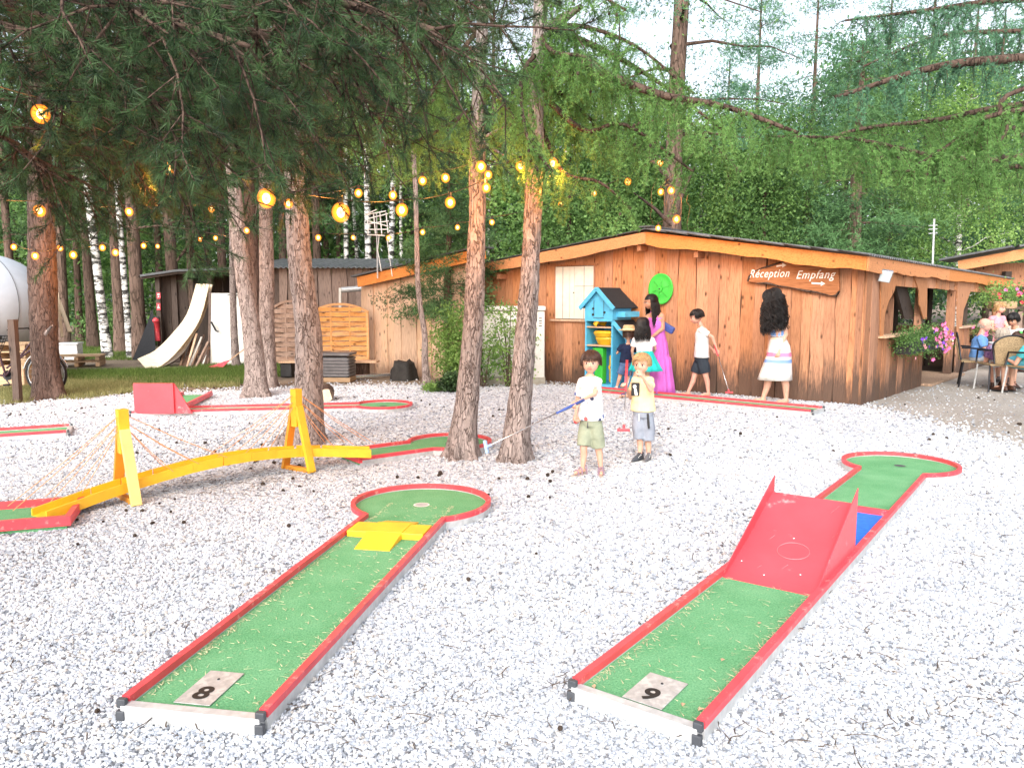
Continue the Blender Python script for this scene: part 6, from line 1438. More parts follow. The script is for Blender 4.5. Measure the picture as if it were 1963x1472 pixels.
mb = MB(); mb.ball((-.30, 0, .90), (.14, .09, .035), 12, 8); mb.build('saddle', M['black'], bk, smooth=True)
mb = MB()
for k in range(7): z = .62 + .05 * k; w2_ = .13 + .012 * k; mb.tube([(-.28 - w2_ * 1.4 - .2, -w2_, z), (-.28 + w2_ * 1.4 - .2, -w2_, z), (-.28 + w2_ * 1.4 - .2, w2_, z), (-.28 - w2_ * 1.4 - .2, w2_, z)], .006, 4, closed=True)
for k in range(14):
    u = -1 + 2 * k / 13
    for s in (-1, 1): mb.tube([(-.48 + u * .18, s * .13, .62), (-.48 + u * .28, s * .20, .92)], .005, 4)
mb.build('rear_basket', M['blackmetal'], bk)
mb = MB(); mb.tube([(.5 + R * 1.08 * math.cos(t_), 0, R + R * 1.08 * math.sin(t_)) for t_ in np.linspace(.3, 2.9, 12)], .014, 5); mb.tube([(-.6 + R * 1.08 * math.cos(t_), 0, R + R * 1.08 * math.sin(t_)) for t_ in np.linspace(.3, 2.9, 12)], .014, 5); mb.build('mudguard', M['chrome'], bk)
mb = MB(); mb.box((.36, -.03, .52), (.05, .02, .07)); mb.build('reflector', M['orangecloth'], bk); mb = MB(); mb.tube([(-.14, -.06, .30), (-.05, -.07, .18)], .01, 6); mb.box((-.05, -.12, .17), (.09, .08, .02)); mb.tube([(-.14, .04, .30), (-.14, .05, .30)], .08, 16); mb.build('crank', M['blackmetal'], bk)
# television aerial
ap = at(722, 428, 15.5); t = empty('aerial', Vector((ap.x + .15, ap.y, 0)), 0, 'white wire television aerial on a thin pole above the shed roof', 'aerial'); mb = MB(); mb.tube([(ap.x + .0, 15.5, 1.9), (ap.x - .0, 15.5, ap.z + .2)], .014, 6); mb.build('pole', M['steel'], t, world=True)
for (x0, y0, x1, y1) in ((700, 412, 740, 405), (703, 420, 744, 410), (700, 430, 745, 424), (702, 440, 742, 440), (704, 450, 738, 452), (740, 408, 744, 448), (728, 406, 732, 450), (716, 408, 720, 450), (704, 411, 706, 450), (700, 412, 722, 402), (706, 424, 744, 434)):
    mb = MB(); mb.tube([at(x0, y0, 15.45), at(x1, y1, 15.35)], .011, 5); mb.build('rod', M['letter'], t, world=True)
mb = MB(); mb.tube([at(727, 450, 15.4), at(724, 480, 15.4), at(731, 520, 15.3)], .008, 5); mb.tube([at(742, 460, 15.4), at(752, 530, 15.3)], .008, 5); mb.build('cable', M['letter'], t, world=True)
t = empty('aerial', at(1790, 520, 17).to_tuple()[:2] + (0,), 0, 'thin metal mast with short cross rods behind the right end of the hut roof', 'aerial'); mb = MB(); q = at(1789, 500, 17); mb.tube([(q.x, 17, 1.8), at(1791, 420, 17)], .02, 6); mb.build('pole', M['steel'], t, world=True)
for y in (433, 440, 448): mb = MB(); mb.tube([at(1780, y, 17), at(1797, y - 1, 17)], .010, 5); mb.build('rod', M['steel'], t, world=True)
# grey beam on brackets against the old shed
t = empty('rolled_awning', at(712, 600, 17.3).to_tuple()[:2] + (0,), 0, 'grey roll on a bracket fixed across the old shed wall', 'awning'); mb = MB(); mb.tube([at(655, 556, 17.2), at(696, 553, 17.2)], .06, 12); mb.build('roll', M['steel'], t, world=True); mb = MB(); mb.beam(at(652, 552, 17.3), at(652, 590, 17.3), .05, .05); mb.build('bracket', M['dirtywhite'], t, world=True)
# ---------------------------------------------------------------- bushes
def bush(name, label, px, py, rpx, hpx, mat, n, s, clumps, cat='bush', cr=.16, group=None, stems=6):
    c = gp(px, py); k = c.y / FPX; rx, h = rpx * k, hpx * k; t = empty(name, c, 0, label, cat, group)
    C = leafy(t, (c.x, c.y, h * .5), (rx, rx * .7, h * .5), n, 0, mat, s, clumps, cr); mb = MB()
    for q in C[:stems]: q = Vector(q); mb.tube([c + Vector((random.uniform(-.05, .05), 0, -.02)), (c + q) / 2 + Vector((0, 0, h * .1)), q], [.012, .008, .003], 5)
    mb.build('stem', M['twig'], t, world=True); return t
bush('leafy_bush', 'tall light green leafy bush in front of the pale board shed', 868, 742, 30, 158, M['leaf_light'], 5200, .05, 40, cr=.13)
bush('dark_bush', 'low dark green bush at the left foot of the slim pair', 868, 752, 22, 34, M['n_dark'], 2200, .05, 16, cr=.07)
bush('leafy_sapling', 'airy sapling with thin stems in front of the white cabinet', 975, 742, 62, 165, M['leaf_light'], 1700, .055, 34, cr=.11, stems=12)
bush('leafy_sapling', 'small leafy sapling arching at the top left of the white cabinet', 925, 742, 44, 230, M['leaf'], 1500, .055, 22, cr=.12, stems=5)
bush('low_plant', 'small patch of green leaves beside the stump', 828, 752, 22, 16, M['leaf_light'], 700, .04, 8, cr=.05)
for i, (px, py, r_, h) in enumerate(((215, 662, 30, 75), (255, 665, 28, 60), (180, 655, 24, 50), (285, 660, 20, 40))):
    bush('forest_bush', ('broad dark bush around the foot of the left birch', 'bush beside the straight birch', 'smaller bush left of the birches', 'low bush beside the black netting')[i], px, py, r_, h, M['leaf'], 2600, .07, 24, cr=.22)
# spruce-like dark conifer hanging before the shed
c = gp(862, 738); Dc = c.y + .9; x_ = at(862, 600, Dc).x; t = empty('dark_conifer', (x_, Dc, 0), 0, 'dark feathery conifer spreading over the pale board shed', 'tree')
Pc = [Vector((x_, Dc, -.05)), Vector((x_ - .05, Dc, 1.4)), Vector((x_, Dc, 2.6)), Vector((x_, Dc, 4.2))]; trunk_obj('trunk', Pc, [.09, .07, .05, .02], M['bark_dark'], t, 0, 3, .2, 9)
conifer(t, Pc, 1.15, 4.1, 26, 1.35, 55, M['n_pine'], per=110, k=5, L=.07, wd=.005, up=.1, droop=.12, clump=(.16, .16, .07), nclump=7, r0=.015, tint=(.45, .3))
# ================================================================== THINGS AT THE HUT
def cabinet():
    rz = math.atan2(FD.y, FD.x); c = gp(1185, 737); Hh = 1.0
    base = HA + FD * ft(1183, 700); base = Vector((base.x, base.y, 0)) - inn * .32
    t = empty('toy_cupboard', base, rz - .12, 'bright blue house-shaped cupboard with black felt roofs, its shelves full of toys', 'cupboard')
    k = 1 / 112.0                                             # metres per photo pixel there
    W, H, Dp = 66 * k, 158 * k, .50; B = M['cyan']
    for s in (-1, 1): mb = MB(); mb.box((s * (W / 2 - .015), 0, H / 2), (.03, Dp, H)); mb.build('side_panel', B, t)
    mb = MB(); mb.box((0, Dp / 2 - .01, H / 2), (W - .06, .02, H)); mb.build('back_panel', B, t)
    gz = 1.02 + .30; Hg = H
    mb = MB(); hw_ = W / 2
    P = [(-hw_, H - .02), (hw_, H - .02), (hw_, H), (0, H + .26), (-hw_, H)]; z0 = H - .28
    P = [(-hw_, z0), (hw_, z0), (hw_, H), (0, H + .25), (-hw_, H)]
    for yy, th in ((-Dp / 2 - .012, .024),):
        mb.add([(x, yy, z) for x, z in P] + [(x, yy + th, z) for x, z in P], [tuple(range(5)), tuple(reversed(range(5, 10)))] + [(i, i + 5, (i + 1) % 5 + 5, (i + 1) % 5) for i in range(5)])
    mb.build('gable', B, t)
    mb = MB()
    for x in (-.09, .12): mb.box((x, -Dp / 2 - .026, H - .06), (.006, .004, .26))
    mb.box((.01, -Dp / 2 - .026, H - .22), (.22, .004, .008)); mb.build('hatch_joint', M['capdark'], t)
    for x, z in ((-.11, H - .07), (-.11, H - .17), (.13, H - .13)): mb = MB(); mb.tube([(x, -Dp / 2 - .01, z), (x, -Dp / 2 - .03, z)], .02, 10); mb.build('bolt', M['black'], t)
    for s in (-1, 1):
        a = Vector((s * (hw_ + .07), 0, H - .06)); b_ = Vector((0, 0, H + .275)); n_ = Vector((0, 1, 0))
        mb = MB(); mb.beam(a + n_ * .05, b_ + n_ * .05, Dp + .2, .018, Vector((0, 0, 1))); mb.build('roof_felt', M['felt_black'], t)
        mb = MB(); mb.beam(a + Vector((0, -Dp / 2 - .07, -.01)), b_ + Vector((0, -Dp / 2 - .07, -.01)), .025, .065, (0, 0, 1)); mb.build('barge_board', B, t)
        mb = MB(); mb.beam(a + Vector((0, Dp / 2 + .16, -.01)), b_ + Vector((0, Dp / 2 + .16, -.01)), .025, .065, (0, 0, 1)); mb.build('barge_board', B, t)
    mb = MB(); mb.beam(Vector((hw_, .05, H - .16)), Vector((hw_ + .17, .05, H - .16)), Dp - .1, .09); mb.build('side_box', B, t)
    # lean-to wing at the right
    a = Vector((hw_ + .0, .03, H - .26)); b_ = Vector((hw_ + .32, .03, H - .56)); mb = MB(); mb.beam(a, b_, Dp + .05, .018, (0, 0, 1)); mb.build('wing_roof', M['felt_black'], t)
    mb = MB(); mb.beam(a + Vector((0, -Dp / 2 - .03, -.02)), b_ + Vector((0, -Dp / 2 - .03, -.02)), .025, .06, (0, 0, 1)); mb.build('barge_board', B, t)
    mb = MB(); mb.beam((hw_ + .27, .03, 0), (hw_ + .27, .03, H - .53), .03, Dp - .06, (1, 0, 0)); mb.build('wing_side', B, t)
    mb = MB(); mb.box((hw_ + .13, Dp / 2 - .02, (H - .52) / 2), (.26, .02, H - .52)); mb.build('wing_back', B, t)
    for z in (.04, .72, 1.03): mb = MB(); mb.box((0, -.01, z), (W - .06, Dp - .04, .022 if z > .1 else .07)); mb.build('shelf', M['wood_pale'] if z > .1 else B, t)
    return t, W, H, Dp
cbn, cW, cH, cD = cabinet()
def inlocal(t, p): return Matrix.Rotation(t.rotation_euler.z, 4, 'Z') @ Vector(p) + t.location
rzc = cbn.rotation_euler.z
t = empty('toy_slide', inlocal(cbn, (.02, -.05, 1.05)), rzc, 'curved yellow plastic slide piece on the top shelf of the blue cupboard', 'toy'); mb = MB(); vs = []; fs = []; cc = [(-.12, -.1, .02), (-.07, -.08, .12), (.0, -.04, .22), (.03, 0, .31), (.10, .02, .36), (.2, .04, .33)]
cc = spline_pts(cc, 4)
for i, c in enumerate(cc):
    d = (cc[min(i + 1, len(cc) - 1)] - cc[max(0, i - 1)]).normalized(); u = Vector((0, 1, 0)); s_ = d.cross(u).normalized()
    for x, y in ((-.10, .05), (-.085, -.02), (0, -.035), (.085, -.02), (.10, .05), (.09, .05), (0, -.02), (-.09, .05)): vs.append(c + u * x * 1.2 + s_ * y * -1.3)
for i in range(len(cc) - 1):
    for k in range(8): k2 = (k + 1) % 8; fs.append((8 * i + k, 8 * i + k2, 8 * i + 8 + k2, 8 * i + 8 + k))
mb.add(vs, fs); mb.build('slide', M['yellowplastic'], t, smooth=True)
t = empty('yellow_basin', inlocal(cbn, (.05, -.1, .735)), rzc, 'stack of two yellow plastic basins on the middle shelf of the cupboard', 'basin'); mb = MB(); mb.rings([((0, 0, .0), .14, .12), ((0, 0, .10), .20, .17), ((0, 0, .13), .19, .16)], 24); mb.build('lower_basin', M['yellowplastic'], t, smooth=False); mb = MB(); mb.rings([((0, 0, .135), .20, .17), ((.0, 0, .20), .24, .2), ((0, 0, .235), .20, .17)], 24); mb.build('upper_basin', M['yellowplastic'], t)
t = empty('green_toy', inlocal(cbn, (-.03, -.16, .08)), rzc, 'waisted bright green plastic toy stand with a round knob in the cupboard', 'toy'); mb = MB()
pr = [(-.15, 0), (-.08, .16), (-.06, .30), (-.07, .42), (-.13, .60), (.09, .60), (.09, 0)]; mb.add([(x, -.06, z) for x, z in pr] + [(x, .06, z) for x, z in pr], [tuple(range(7)), tuple(reversed(range(7, 14)))] + [(i, i + 7, (i + 1) % 7 + 7, (i + 1) % 7) for i in range(7)]); mb.build('stand', M['lime'], t, bevel=.012)
mb = MB(); mb.tube([(-.01, -.05, .33), (-.01, -.09, .33)], .055, 18); mb.tube([(-.01, -.09, .33), (-.01, -.10, .33)], .03, 14); mb.build('knob', M['lime'], t); mb = MB(); mb.box((.08, .1, .66), (.26, .2, .10)); mb.build('top_block', M['lime'], t, bevel=.02)
t = empty('yellow_wheel_toy', inlocal(cbn, (.18, -.02, .08)), rzc, 'dull yellow upright plastic toy behind the green stand', 'toy'); mb = MB(); mb.box((0, 0, .25), (.14, .2, .48)); mb.build('body', M['yellowplastic'], t, bevel=.04); mb = MB(); mb.tube([(0, -.10, .28), (0, -.125, .28)], .05, 16); mb.build('wheel', M['yellowplastic'], t); mb = MB(); mb.tube([(0, -.125, .28), (0, -.13, .28)], .014, 8); mb.build('axle', M['black'], t)
# green disc on the wall
p = HA + FD * ft(1271, 554); zc = fz(1271, 554).z; t = empty('green_disc', Vector((p.x, p.y, zc)) - inn * .05, math.atan2(FD.y, FD.x), 'big shallow lime green plastic disc with radial ribs hanging on the hut wall', 'disc')
R_ = 27 / 118 * .99; mb = MB(); n = 40; vs = []; prof = [(.0, -.02), (.05, -.02), (.06, -.055), (.09, -.06), (.5, -.045), (.9, -.03), (1.0, -.045), (1.0, -.02), (.9, .01)]
for r, y in prof:
    for k in range(n): vs.append((R_ * max(r, .001) * math.cos(2 * PI * k / n) * .98, y * 1.0, R_ * 1.12 * max(r, .001) * math.sin(2 * PI * k / n)))
fs = [(i * n + k, i * n + (k + 1) % n, (i + 1) * n + (k + 1) % n, (i + 1) * n + k) for i in range(len(prof) - 1) for k in range(n)]; mb.add(vs, fs); mb.build('dish', M['lime'], t, smooth=True)
for k in range(6): a = k * PI / 3 + .3; mb = MB(); mb.beam((R_ * .16 * math.cos(a), -.064, R_ * .16 * math.sin(a)), (R_ * .75 * math.cos(a), -.045, R_ * .85 * math.sin(a)), .010, .008); mb.build('rib', M['lime'], t)
mb = MB(); mb.tube([(0, -.03, 0), (0, -.075, 0)], [.05, .045], 16); mb.build('boss', M['lime'], t); mb = MB(); mb.tube([(0, -.07, 0), (0, -.085, 0)], .012, 8); mb.build('bolt', M['black'], t)
# flower box
fbp = HC + SDv * ((t_a + t_b) / 2 + .25) + sout * .22; t = empty('flower_box', Vector((fbp.x, fbp.y, hz - .12)), math.atan2(SDv.y, SDv.x), 'dark window box overflowing with greenery and pink, purple and cream flowers', 'flower box')
LB_ = 1.9; mb = MB(); mb.box((0, 0, -.06), (LB_, .22, .18)); mb.build('trough', M['black'], t, bevel=.01)
m_ = 5200; Q = np.column_stack([RNG.uniform(-1.1, 1.15, m_), RNG.normal(0, .11, m_), RNG.normal(.08, .10, m_)]); Q[:, 2] -= np.abs(Q[:, 1]) * .5; V, T = leaves(Q, .035, np.clip(RNG.normal(.4, .3, m_), 0, 1)); link('foliage', crown_mesh('foliage', [(V, T)], M['leaf'], 4), t)
FL = {'pink': (.80, .18, .42), 'purple': (.20, .06, .55), 'cream': (.85, .80, .50), 'rose': (.70, .30, .35)}
for k, c in FL.items(): M['fl_' + k] = plain(k + ' petals', c, .6, .1, 30, 0)
def flower(parent, loc, r, mat):
    mb = MB(); n = 5; vs = [(0, 0, 0)]
    for k in range(10): a = 2 * PI * k / 10; q = r if k % 2 == 0 else r * .62; vs.append((q * math.cos(a), -r * .45, q * math.sin(a)))
    mb.add(vs, [(0, k + 1, (k + 1) % 10 + 1) for k in range(10)]); return mb.build('flower', mat, parent, loc=loc, rot=(random.uniform(-.5, .5), random.uniform(-.5, .5), random.uniform(-.9, .1)))
for i in range(70):
    u = random.random(); kind = 'pink' if random.random() < .5 else random.choice(('purple', 'cream', 'rose')); x = random.uniform(.15, 1.1) if kind == 'pink' or random.random() < .6 else random.uniform(-1.0, 1.1)
    if kind == 'cream': x = random.uniform(.75, 1.2)
    flower(t, (x, -.16 - random.random() * .10, random.gauss(.05, .12)), {'pink': .042, 'purple': .036, 'cream': .02, 'rose': .03}[kind], M['fl_' + kind])
# second planter near the last post
t = empty('flower_pot', onplane(1880, 640, HC + sout * .2, SDv), 0, 'small planter of pink flowers by the last porch opening', 'flower pot'); mb = MB(); mb.box((0, 0, -.1), (.4, .2, .16)); mb.build('pot', M['black'], t, bevel=.01)
m_ = 900; Q = np.column_stack([RNG.normal(0, .18, m_), RNG.normal(0, .1, m_), RNG.normal(.08, .1, m_)]); V, T = leaves(Q, .035, np.clip(RNG.normal(.4, .3, m_), 0, 1)); link('foliage', crown_mesh('foliage', [(V, T)], M['leaf'], 4), t)
for i in range(10): flower(t, (random.gauss(0, .15), -.14, random.gauss(.06, .08)), .045, M['fl_pink'])
# ================================================================== PEOPLE
def skinmat(name, c):
    m, n, b = newmat(name); v = coords(n, 'Object'); colr = ramp(n, noi(n, v, 14, 4), [(.3, tuple(x * .88 for x in c)), (.7, tuple(min(1, x * 1.06) for x in c))])
    n.links.new(colr, b.inputs['Base Color']); b.inputs['Roughness'].default_value = .55; b.inputs['Subsurface Weight'].default_value = .08; b.inputs['Subsurface Radius'].default_value = (.01, .004, .002); return m
M['skin'] = skinmat('fair skin', (.66, .38, .27)); M['skin2'] = skinmat('tanned skin', (.50, .26, .17)); M['skin3'] = skinmat('pink skin', (.68, .36, .27))
def hairmat(name, c):
    m, n, b = newmat(name); v = coords(n, 'Object', (1, 1, .15)); colr = ramp(n, noi(n, v, 160, 3), [(.3, tuple(x * .5 for x in c)), (.7, tuple(min(1, x * 1.6) for x in c))])
    n.links.new(colr, b.inputs['Base Color']); b.inputs['Roughness'].default_value = .45; return m
M['h_brown'] = hairmat('brown hair', (.055, .022, .012)); M['h_blond'] = hairmat('blond hair', (.42, .25, .11)); M['h_black'] = hairmat('black hair', (.008, .006, .006)); M['h_grey'] = hairmat('grey hair', (.42, .36, .30))
def cloth(name, c, **k):
    m, n, b = newmat(name); v = coords(n, 'Object'); f = noi(n, v, 5, 3, .5)
    n.links.new(ramp(n, noi(n, v, 90, 3), [(.3, tuple(x * .9 for x in c)), (.7, c)]), b.inputs['Base Color']); b.inputs['Roughness'].default_value = .9; b.inputs['Specular IOR Level'].default_value = .1
    bump(n, b, f, .9, .05); return m, n, b, v
def clothm(name, c): return cloth(name, c)[0]
def spotcloth(name, c, spots):
    m, n, b, v = cloth(name, c); vo = N(n, 'ShaderNodeTexVoronoi'); vo.inputs['Scale'].default_value = 16; n.links.new(v, vo.inputs['Vector'])
    base = b.inputs['Base Color'].links[0].from_socket; r = N(n, 'ShaderNodeValToRGB'); r.color_ramp.interpolation = 'CONSTANT'; el = r.color_ramp.elements
    while len(el) < len(spots): el.new(.5)
    for i, (e, q) in enumerate(zip(el, spots)): e.position = i / len(spots); e.color = col4(q)
    sx = N(n, 'ShaderNodeSeparateColor'); n.links.new(vo.outputs['Color'], sx.inputs[0]); n.links.new(sx.outputs[0], r.inputs[0])
    n.links.new(mix(n, base, r.outputs[0], ramp(n, vo.outputs['Distance'], [(.30, (1, 1, 1)), (.33, (0, 0, 0))])), b.inputs['Base Color']); return m
def bandcloth(name, c, bands):
    """bands: (z0, z1, colour) in the object's own height"""
    m, n, b, v = cloth(name, c); base = b.inputs['Base Color'].links[0].from_socket; sx = N(n, 'ShaderNodeSeparateXYZ'); n.links.new(v, sx.inputs[0])
    for z0, z1, q in bands:
        f = mth(n, 'MULTIPLY', mth(n, 'GREATER_THAN', sx.outputs[2], z0), mth(n, 'LESS_THAN', sx.outputs[2], z1)); base = mix(n, base, q, f)
    n.links.new(base, b.inputs['Base Color']); return m
def remesh(o, vox, sm=4, disp=0):
    r = o.modifiers.new('r', 'REMESH'); r.mode = 'VOXEL'; r.voxel_size = vox; r.use_smooth_shade = True
    s = o.modifiers.new('s', 'SMOOTH'); s.iterations = sm; s.factor = .5
    if disp:
        t = bpy.data.textures.get('folds') or bpy.data.textures.new('folds', 'CLOUDS'); t.noise_scale = .07; d = o.modifiers.new('d', 'DISPLACE'); d.texture = t; d.strength = disp; d.mid_level = .5
    return o
V3 = Vector
def hand(mb, w, d, nrm, s, curl=.7, thumb=1):
    """palm and five separate fingers from the wrist w towards d; nrm: palm side"""
    d = d.normalized(); nrm = (nrm - d * nrm.dot(d)).normalized(); sd_ = d.cross(nrm).normalized()
    for k in (-1, -.33, .33, 1): mb.cap(w + d * s * .08, s * .13, w + d * s * .46 + sd_ * k * s * .15, s * .10, 8)
    for k, ln in ((-1, .38), (-.36, .46), (.3, .43), (.95, .34)):
        p = w + d * s * .46 + sd_ * k * s * .16; a = curl * .9; q = p + (d * math.cos(a) + nrm * math.sin(a)) * ln * s * .5; a2 = curl * 2.1; r_ = q + (d * math.cos(a2) + nrm * math.sin(a2)) * ln * s * .5
        mb.cap(p, s * .075, q, s * .065, 7); mb.cap(q, s * .065, r_, s * .055, 7)
    p = w + d * s * .15 + sd_ * thumb * s * .13; q = p + (d * .6 + sd_ * thumb * .6 + nrm * .5).normalized() * s * .26; r_ = q + (d * .8 + nrm * .6).normalized() * s * .2; mb.cap(p, s * .09, q, s * .075, 7); mb.cap(q, s * .075, r_, s * .06, 7)
def person(label, base, H, yaw, hp, hyaw, htilt, J, skin='skin', hair=None, hh=None, female=False, child=False, face=True, group=None, hands=True, vox=None, bw=1.0, slump=0, nobody_feet=False, hand_curl=.7):
    """hp: head centre; J: joints (shoulders sl/sr, elbows el/er, wrists wl/wr, pelvis pe, neck ne, knees kl/kr, ankles al/ar, toes tl/tr), offsets from base"""
    hh = hh or (.205 if child else .225); sc = H / 1.7; vox = vox or (.006 if child else .0075); mb = MB()
    pe, ne = V3(J['pe']), V3(J['ne']); fw = V3((math.sin(yaw), -math.cos(yaw), 0)); lt = V3((math.cos(yaw), math.sin(yaw), 0)); ax = ne - pe
    def R(t, rx, ry): return (pe + ax * t, rx, ry, yaw)
    w_ = (1.0 if not child else .86) * bw * sc; w2 = w_ * (1.08 if child else 1)
    mb.rings([R(-.16, .05 * w2, .04 * w2), R(-.1, .125 * w2, .10 * w2), R(.05, .15 * w2, .105 * w2), R(.3, .125 * w2, .09 * w2), R(.55, .14 * w2, .10 * w2), R(.75, .15 * w2, .10 * w2), R(.88, .11 * w2, .075 * w2), R(.98, .05 * w2, .05 * w2)], 18)
    al = .042 * w_; 
    for s in 'lr':
        if 's' + s not in J: continue
        S, E, W = V3(J['s' + s]), V3(J['e' + s]), V3(J['w' + s])
        mb.cap(ne + (S - ne) * .3 - V3((0, 0, .02)), al * 1.0, S, al * 1.25); mb.cap(S, al * 1.2, E, al * .86); mb.cap(E, al * .86, W, al * .55)
        if hands:
            d = (W - E).normalized(); tc = V3(J.get('h' + s, tuple(d))); nr = V3(J.get('n' + s, tuple((-lt if s == 'l' else lt) + fw * .2)))
            hand(mb, W, tc, nr, hh * .62, hand_curl, 1 if s == 'l' else -1)
    for s in 'lr':
        if 'k' + s not in J: continue
        hip = pe + lt * (.075 * w2) * (1 if s == 'l' else -1) + V3((0, 0, -.02 * sc)); K, A_ = V3(J['k' + s]), V3(J['a' + s]); T = V3(J['t' + s])
        mb.cap(hip, .085 * w2, K, .055 * w2); c_ = K + (A_ - K) * .3 - fw * .01; mb.cap(K, .053 * w2, c_, .052 * w2); mb.cap(c_, .052 * w2, A_, .030 * w2)
        td = (T - A_); td.z = 0; td.normalize(); fl = .145 * H; h_ = A_ + V3((0, 0, -.025 * sc)) - td * .02; h_.z = max(h_.z, .028 * sc)
        mb.cap(h_, .030 * w2, h_ + td * fl * .5 + V3((0, 0, -.006)), .030 * w2); mb.cap(h_ + td * fl * .5, .03 * w2, h_ + td * fl * .72 + V3((0, 0, -.010)), .024 * w2)
    hp = V3(hp); Rh = Matrix.Rotation(hyaw, 3, 'Z') @ Matrix.Rotation(htilt, 3, 'X'); h = hh * (1.0)
    def hl(x, y, z): return hp + Rh @ V3((x * h, y * h, z * h))
    mb.cap(ne - V3((0, 0, .03)), .052 * w_ * (1.0 if not child else .95), hl(0, .08, -.2), .046 * w_)
    mb.ball(hl(0, .05, .10), (.41 * h, .45 * h, .39 * h), 20, 14, Rh); mb.ball(hl(0, -.10, -.14), (.335 * h, .32 * h, .30 * h), 16, 12, Rh); mb.ball(hl(0, -.17, -.33), (.19 * h, .18 * h, .13 * h), 12, 8, Rh)
    mb.cap(hl(0, -.38, .0), .035 * h, hl(0, -.445, -.13), .055 * h, 8)
    for s in (-1, 1): mb.ball(hl(.405 * s, .05, -.05), (.035 * h, .075 * h, .11 * h), 8, 6, Rh); mb.ball(hl(.17 * s, -.26, -.12), (.10 * h, .10 * h, .09 * h), 8, 6, Rh)
    body = mb.build('person', M[skin]); body.location = base; remesh(body, vox); tag(body, label, 'person', group)
    if face:
        for s in (-1, 1):
            e = MB(); e.ball(hl(.15 * s, -.362, -.01), (.062 * h, .045 * h, .036 * h), 10, 8, Rh); eo = e.build('eye', M['letter'], body, smooth=True)
            e = MB(); e.ball(hl(.15 * s, -.398, -.01), (.036 * h, .018 * h, .036 * h), 10, 8, Rh); e.build('iris', M['h_brown'], eo, smooth=True)
            e = MB(); e.cap(hl(.075 * s, -.41, .085), .017 * h, hl(.235 * s, -.37, .09), .012 * h, 6); e.build('eyebrow', M[hair] if hair else M['h_grey'], body, smooth=True)
            e = MB(); e.cap(hl(.09 * s, -.40, .032), .011 * h, hl(.215 * s, -.372, .025), .011 * h, 6); e.build('eyelid', M['h_brown'], body, smooth=True)
        e = MB(); e.cap(hl(-.08, -.405, -.255), .024 * h, hl(.08, -.405, -.255), .024 * h, 8); e.build('lips', M['lips'], body, smooth=True)
    body['_h'] = 0
    del body['_h']
    return body, hl, Rh, h, w2, lt, fw, pe, ne, ax
M['lips'] = plain('lips', (.55, .16, .14), .5, .05, 20, 0)
def short_hair(body, hl, Rh, h, mat, n=420, fringe=.12, seed=1, ln=.34, low=-.12):
    rr = random.Random(seed); mb = MB(); mb.ball(hl(0, .075, .135), (.385 * h, .43 * h, .385 * h), 20, 14, Rh)
    cut = MB(); cap = mb
    # strands combed from the crown over the skull
    sm = MB()
    for i in range(n):
        a = rr.uniform(0, 2 * PI); frontness = max(0, -math.sin(a)); jt = rr.uniform(-.01, .045); t1 = (fringe if frontness > .45 else low) + rr.uniform(-.09, .06); pts = []
        st_ = rr.uniform(0, .55)
        for k in range(6):
            u = st_ + (1 - st_) * k / 5; ph = PI / 2 * (1 - u * 1.0); zz = .50 * math.sin(ph) if u < 1 else 0
            z = .53 + (t1 - .53) * u ** 1.6; rad = math.sqrt(max(0.0, 1 - ((z - .12) / .43) ** 2)) if z > .12 else 1
            rad = min(rad, 1); aa = a + (.25 * u if seed % 2 else -.25 * u); pts.append(hl((.445 + jt * u) * rad * math.cos(aa), .07 + (.475 + jt * u) * rad * math.sin(aa), z))
        sm.tube(pts, [.010 * h, .013 * h, .013 * h, .012 * h, .009 * h, .003 * h], 3, cap=False)
    sm.v += []; o = MB()
    # cap restricted to above/behind the hairline
    vs = []; fs = []; nn = 28; m = 12
    for j in range(m + 1):
        for k in range(nn):
            a = 2 * PI * k / nn; fr = max(0, -math.sin(a)); t1 = fringe if fr > .45 else low; u = j / m; z = .535 + (t1 - .535) * u; rad = math.sqrt(max(0.0004, 1 - ((z - .12) / .42) ** 2)) if z > .12 else 1
            vs.append(hl(.43 * rad * math.cos(a), .07 + .46 * rad * math.sin(a), z))
    fs = [(j * nn + k, (j + 1) * nn + k, (j + 1) * nn + (k + 1) % nn, j * nn + (k + 1) % nn) for j in range(m) for k in range(nn)]; fs.append(tuple(range(nn)))
    sm.add(vs, fs); return sm.build('hair', M[mat], body, smooth=True)
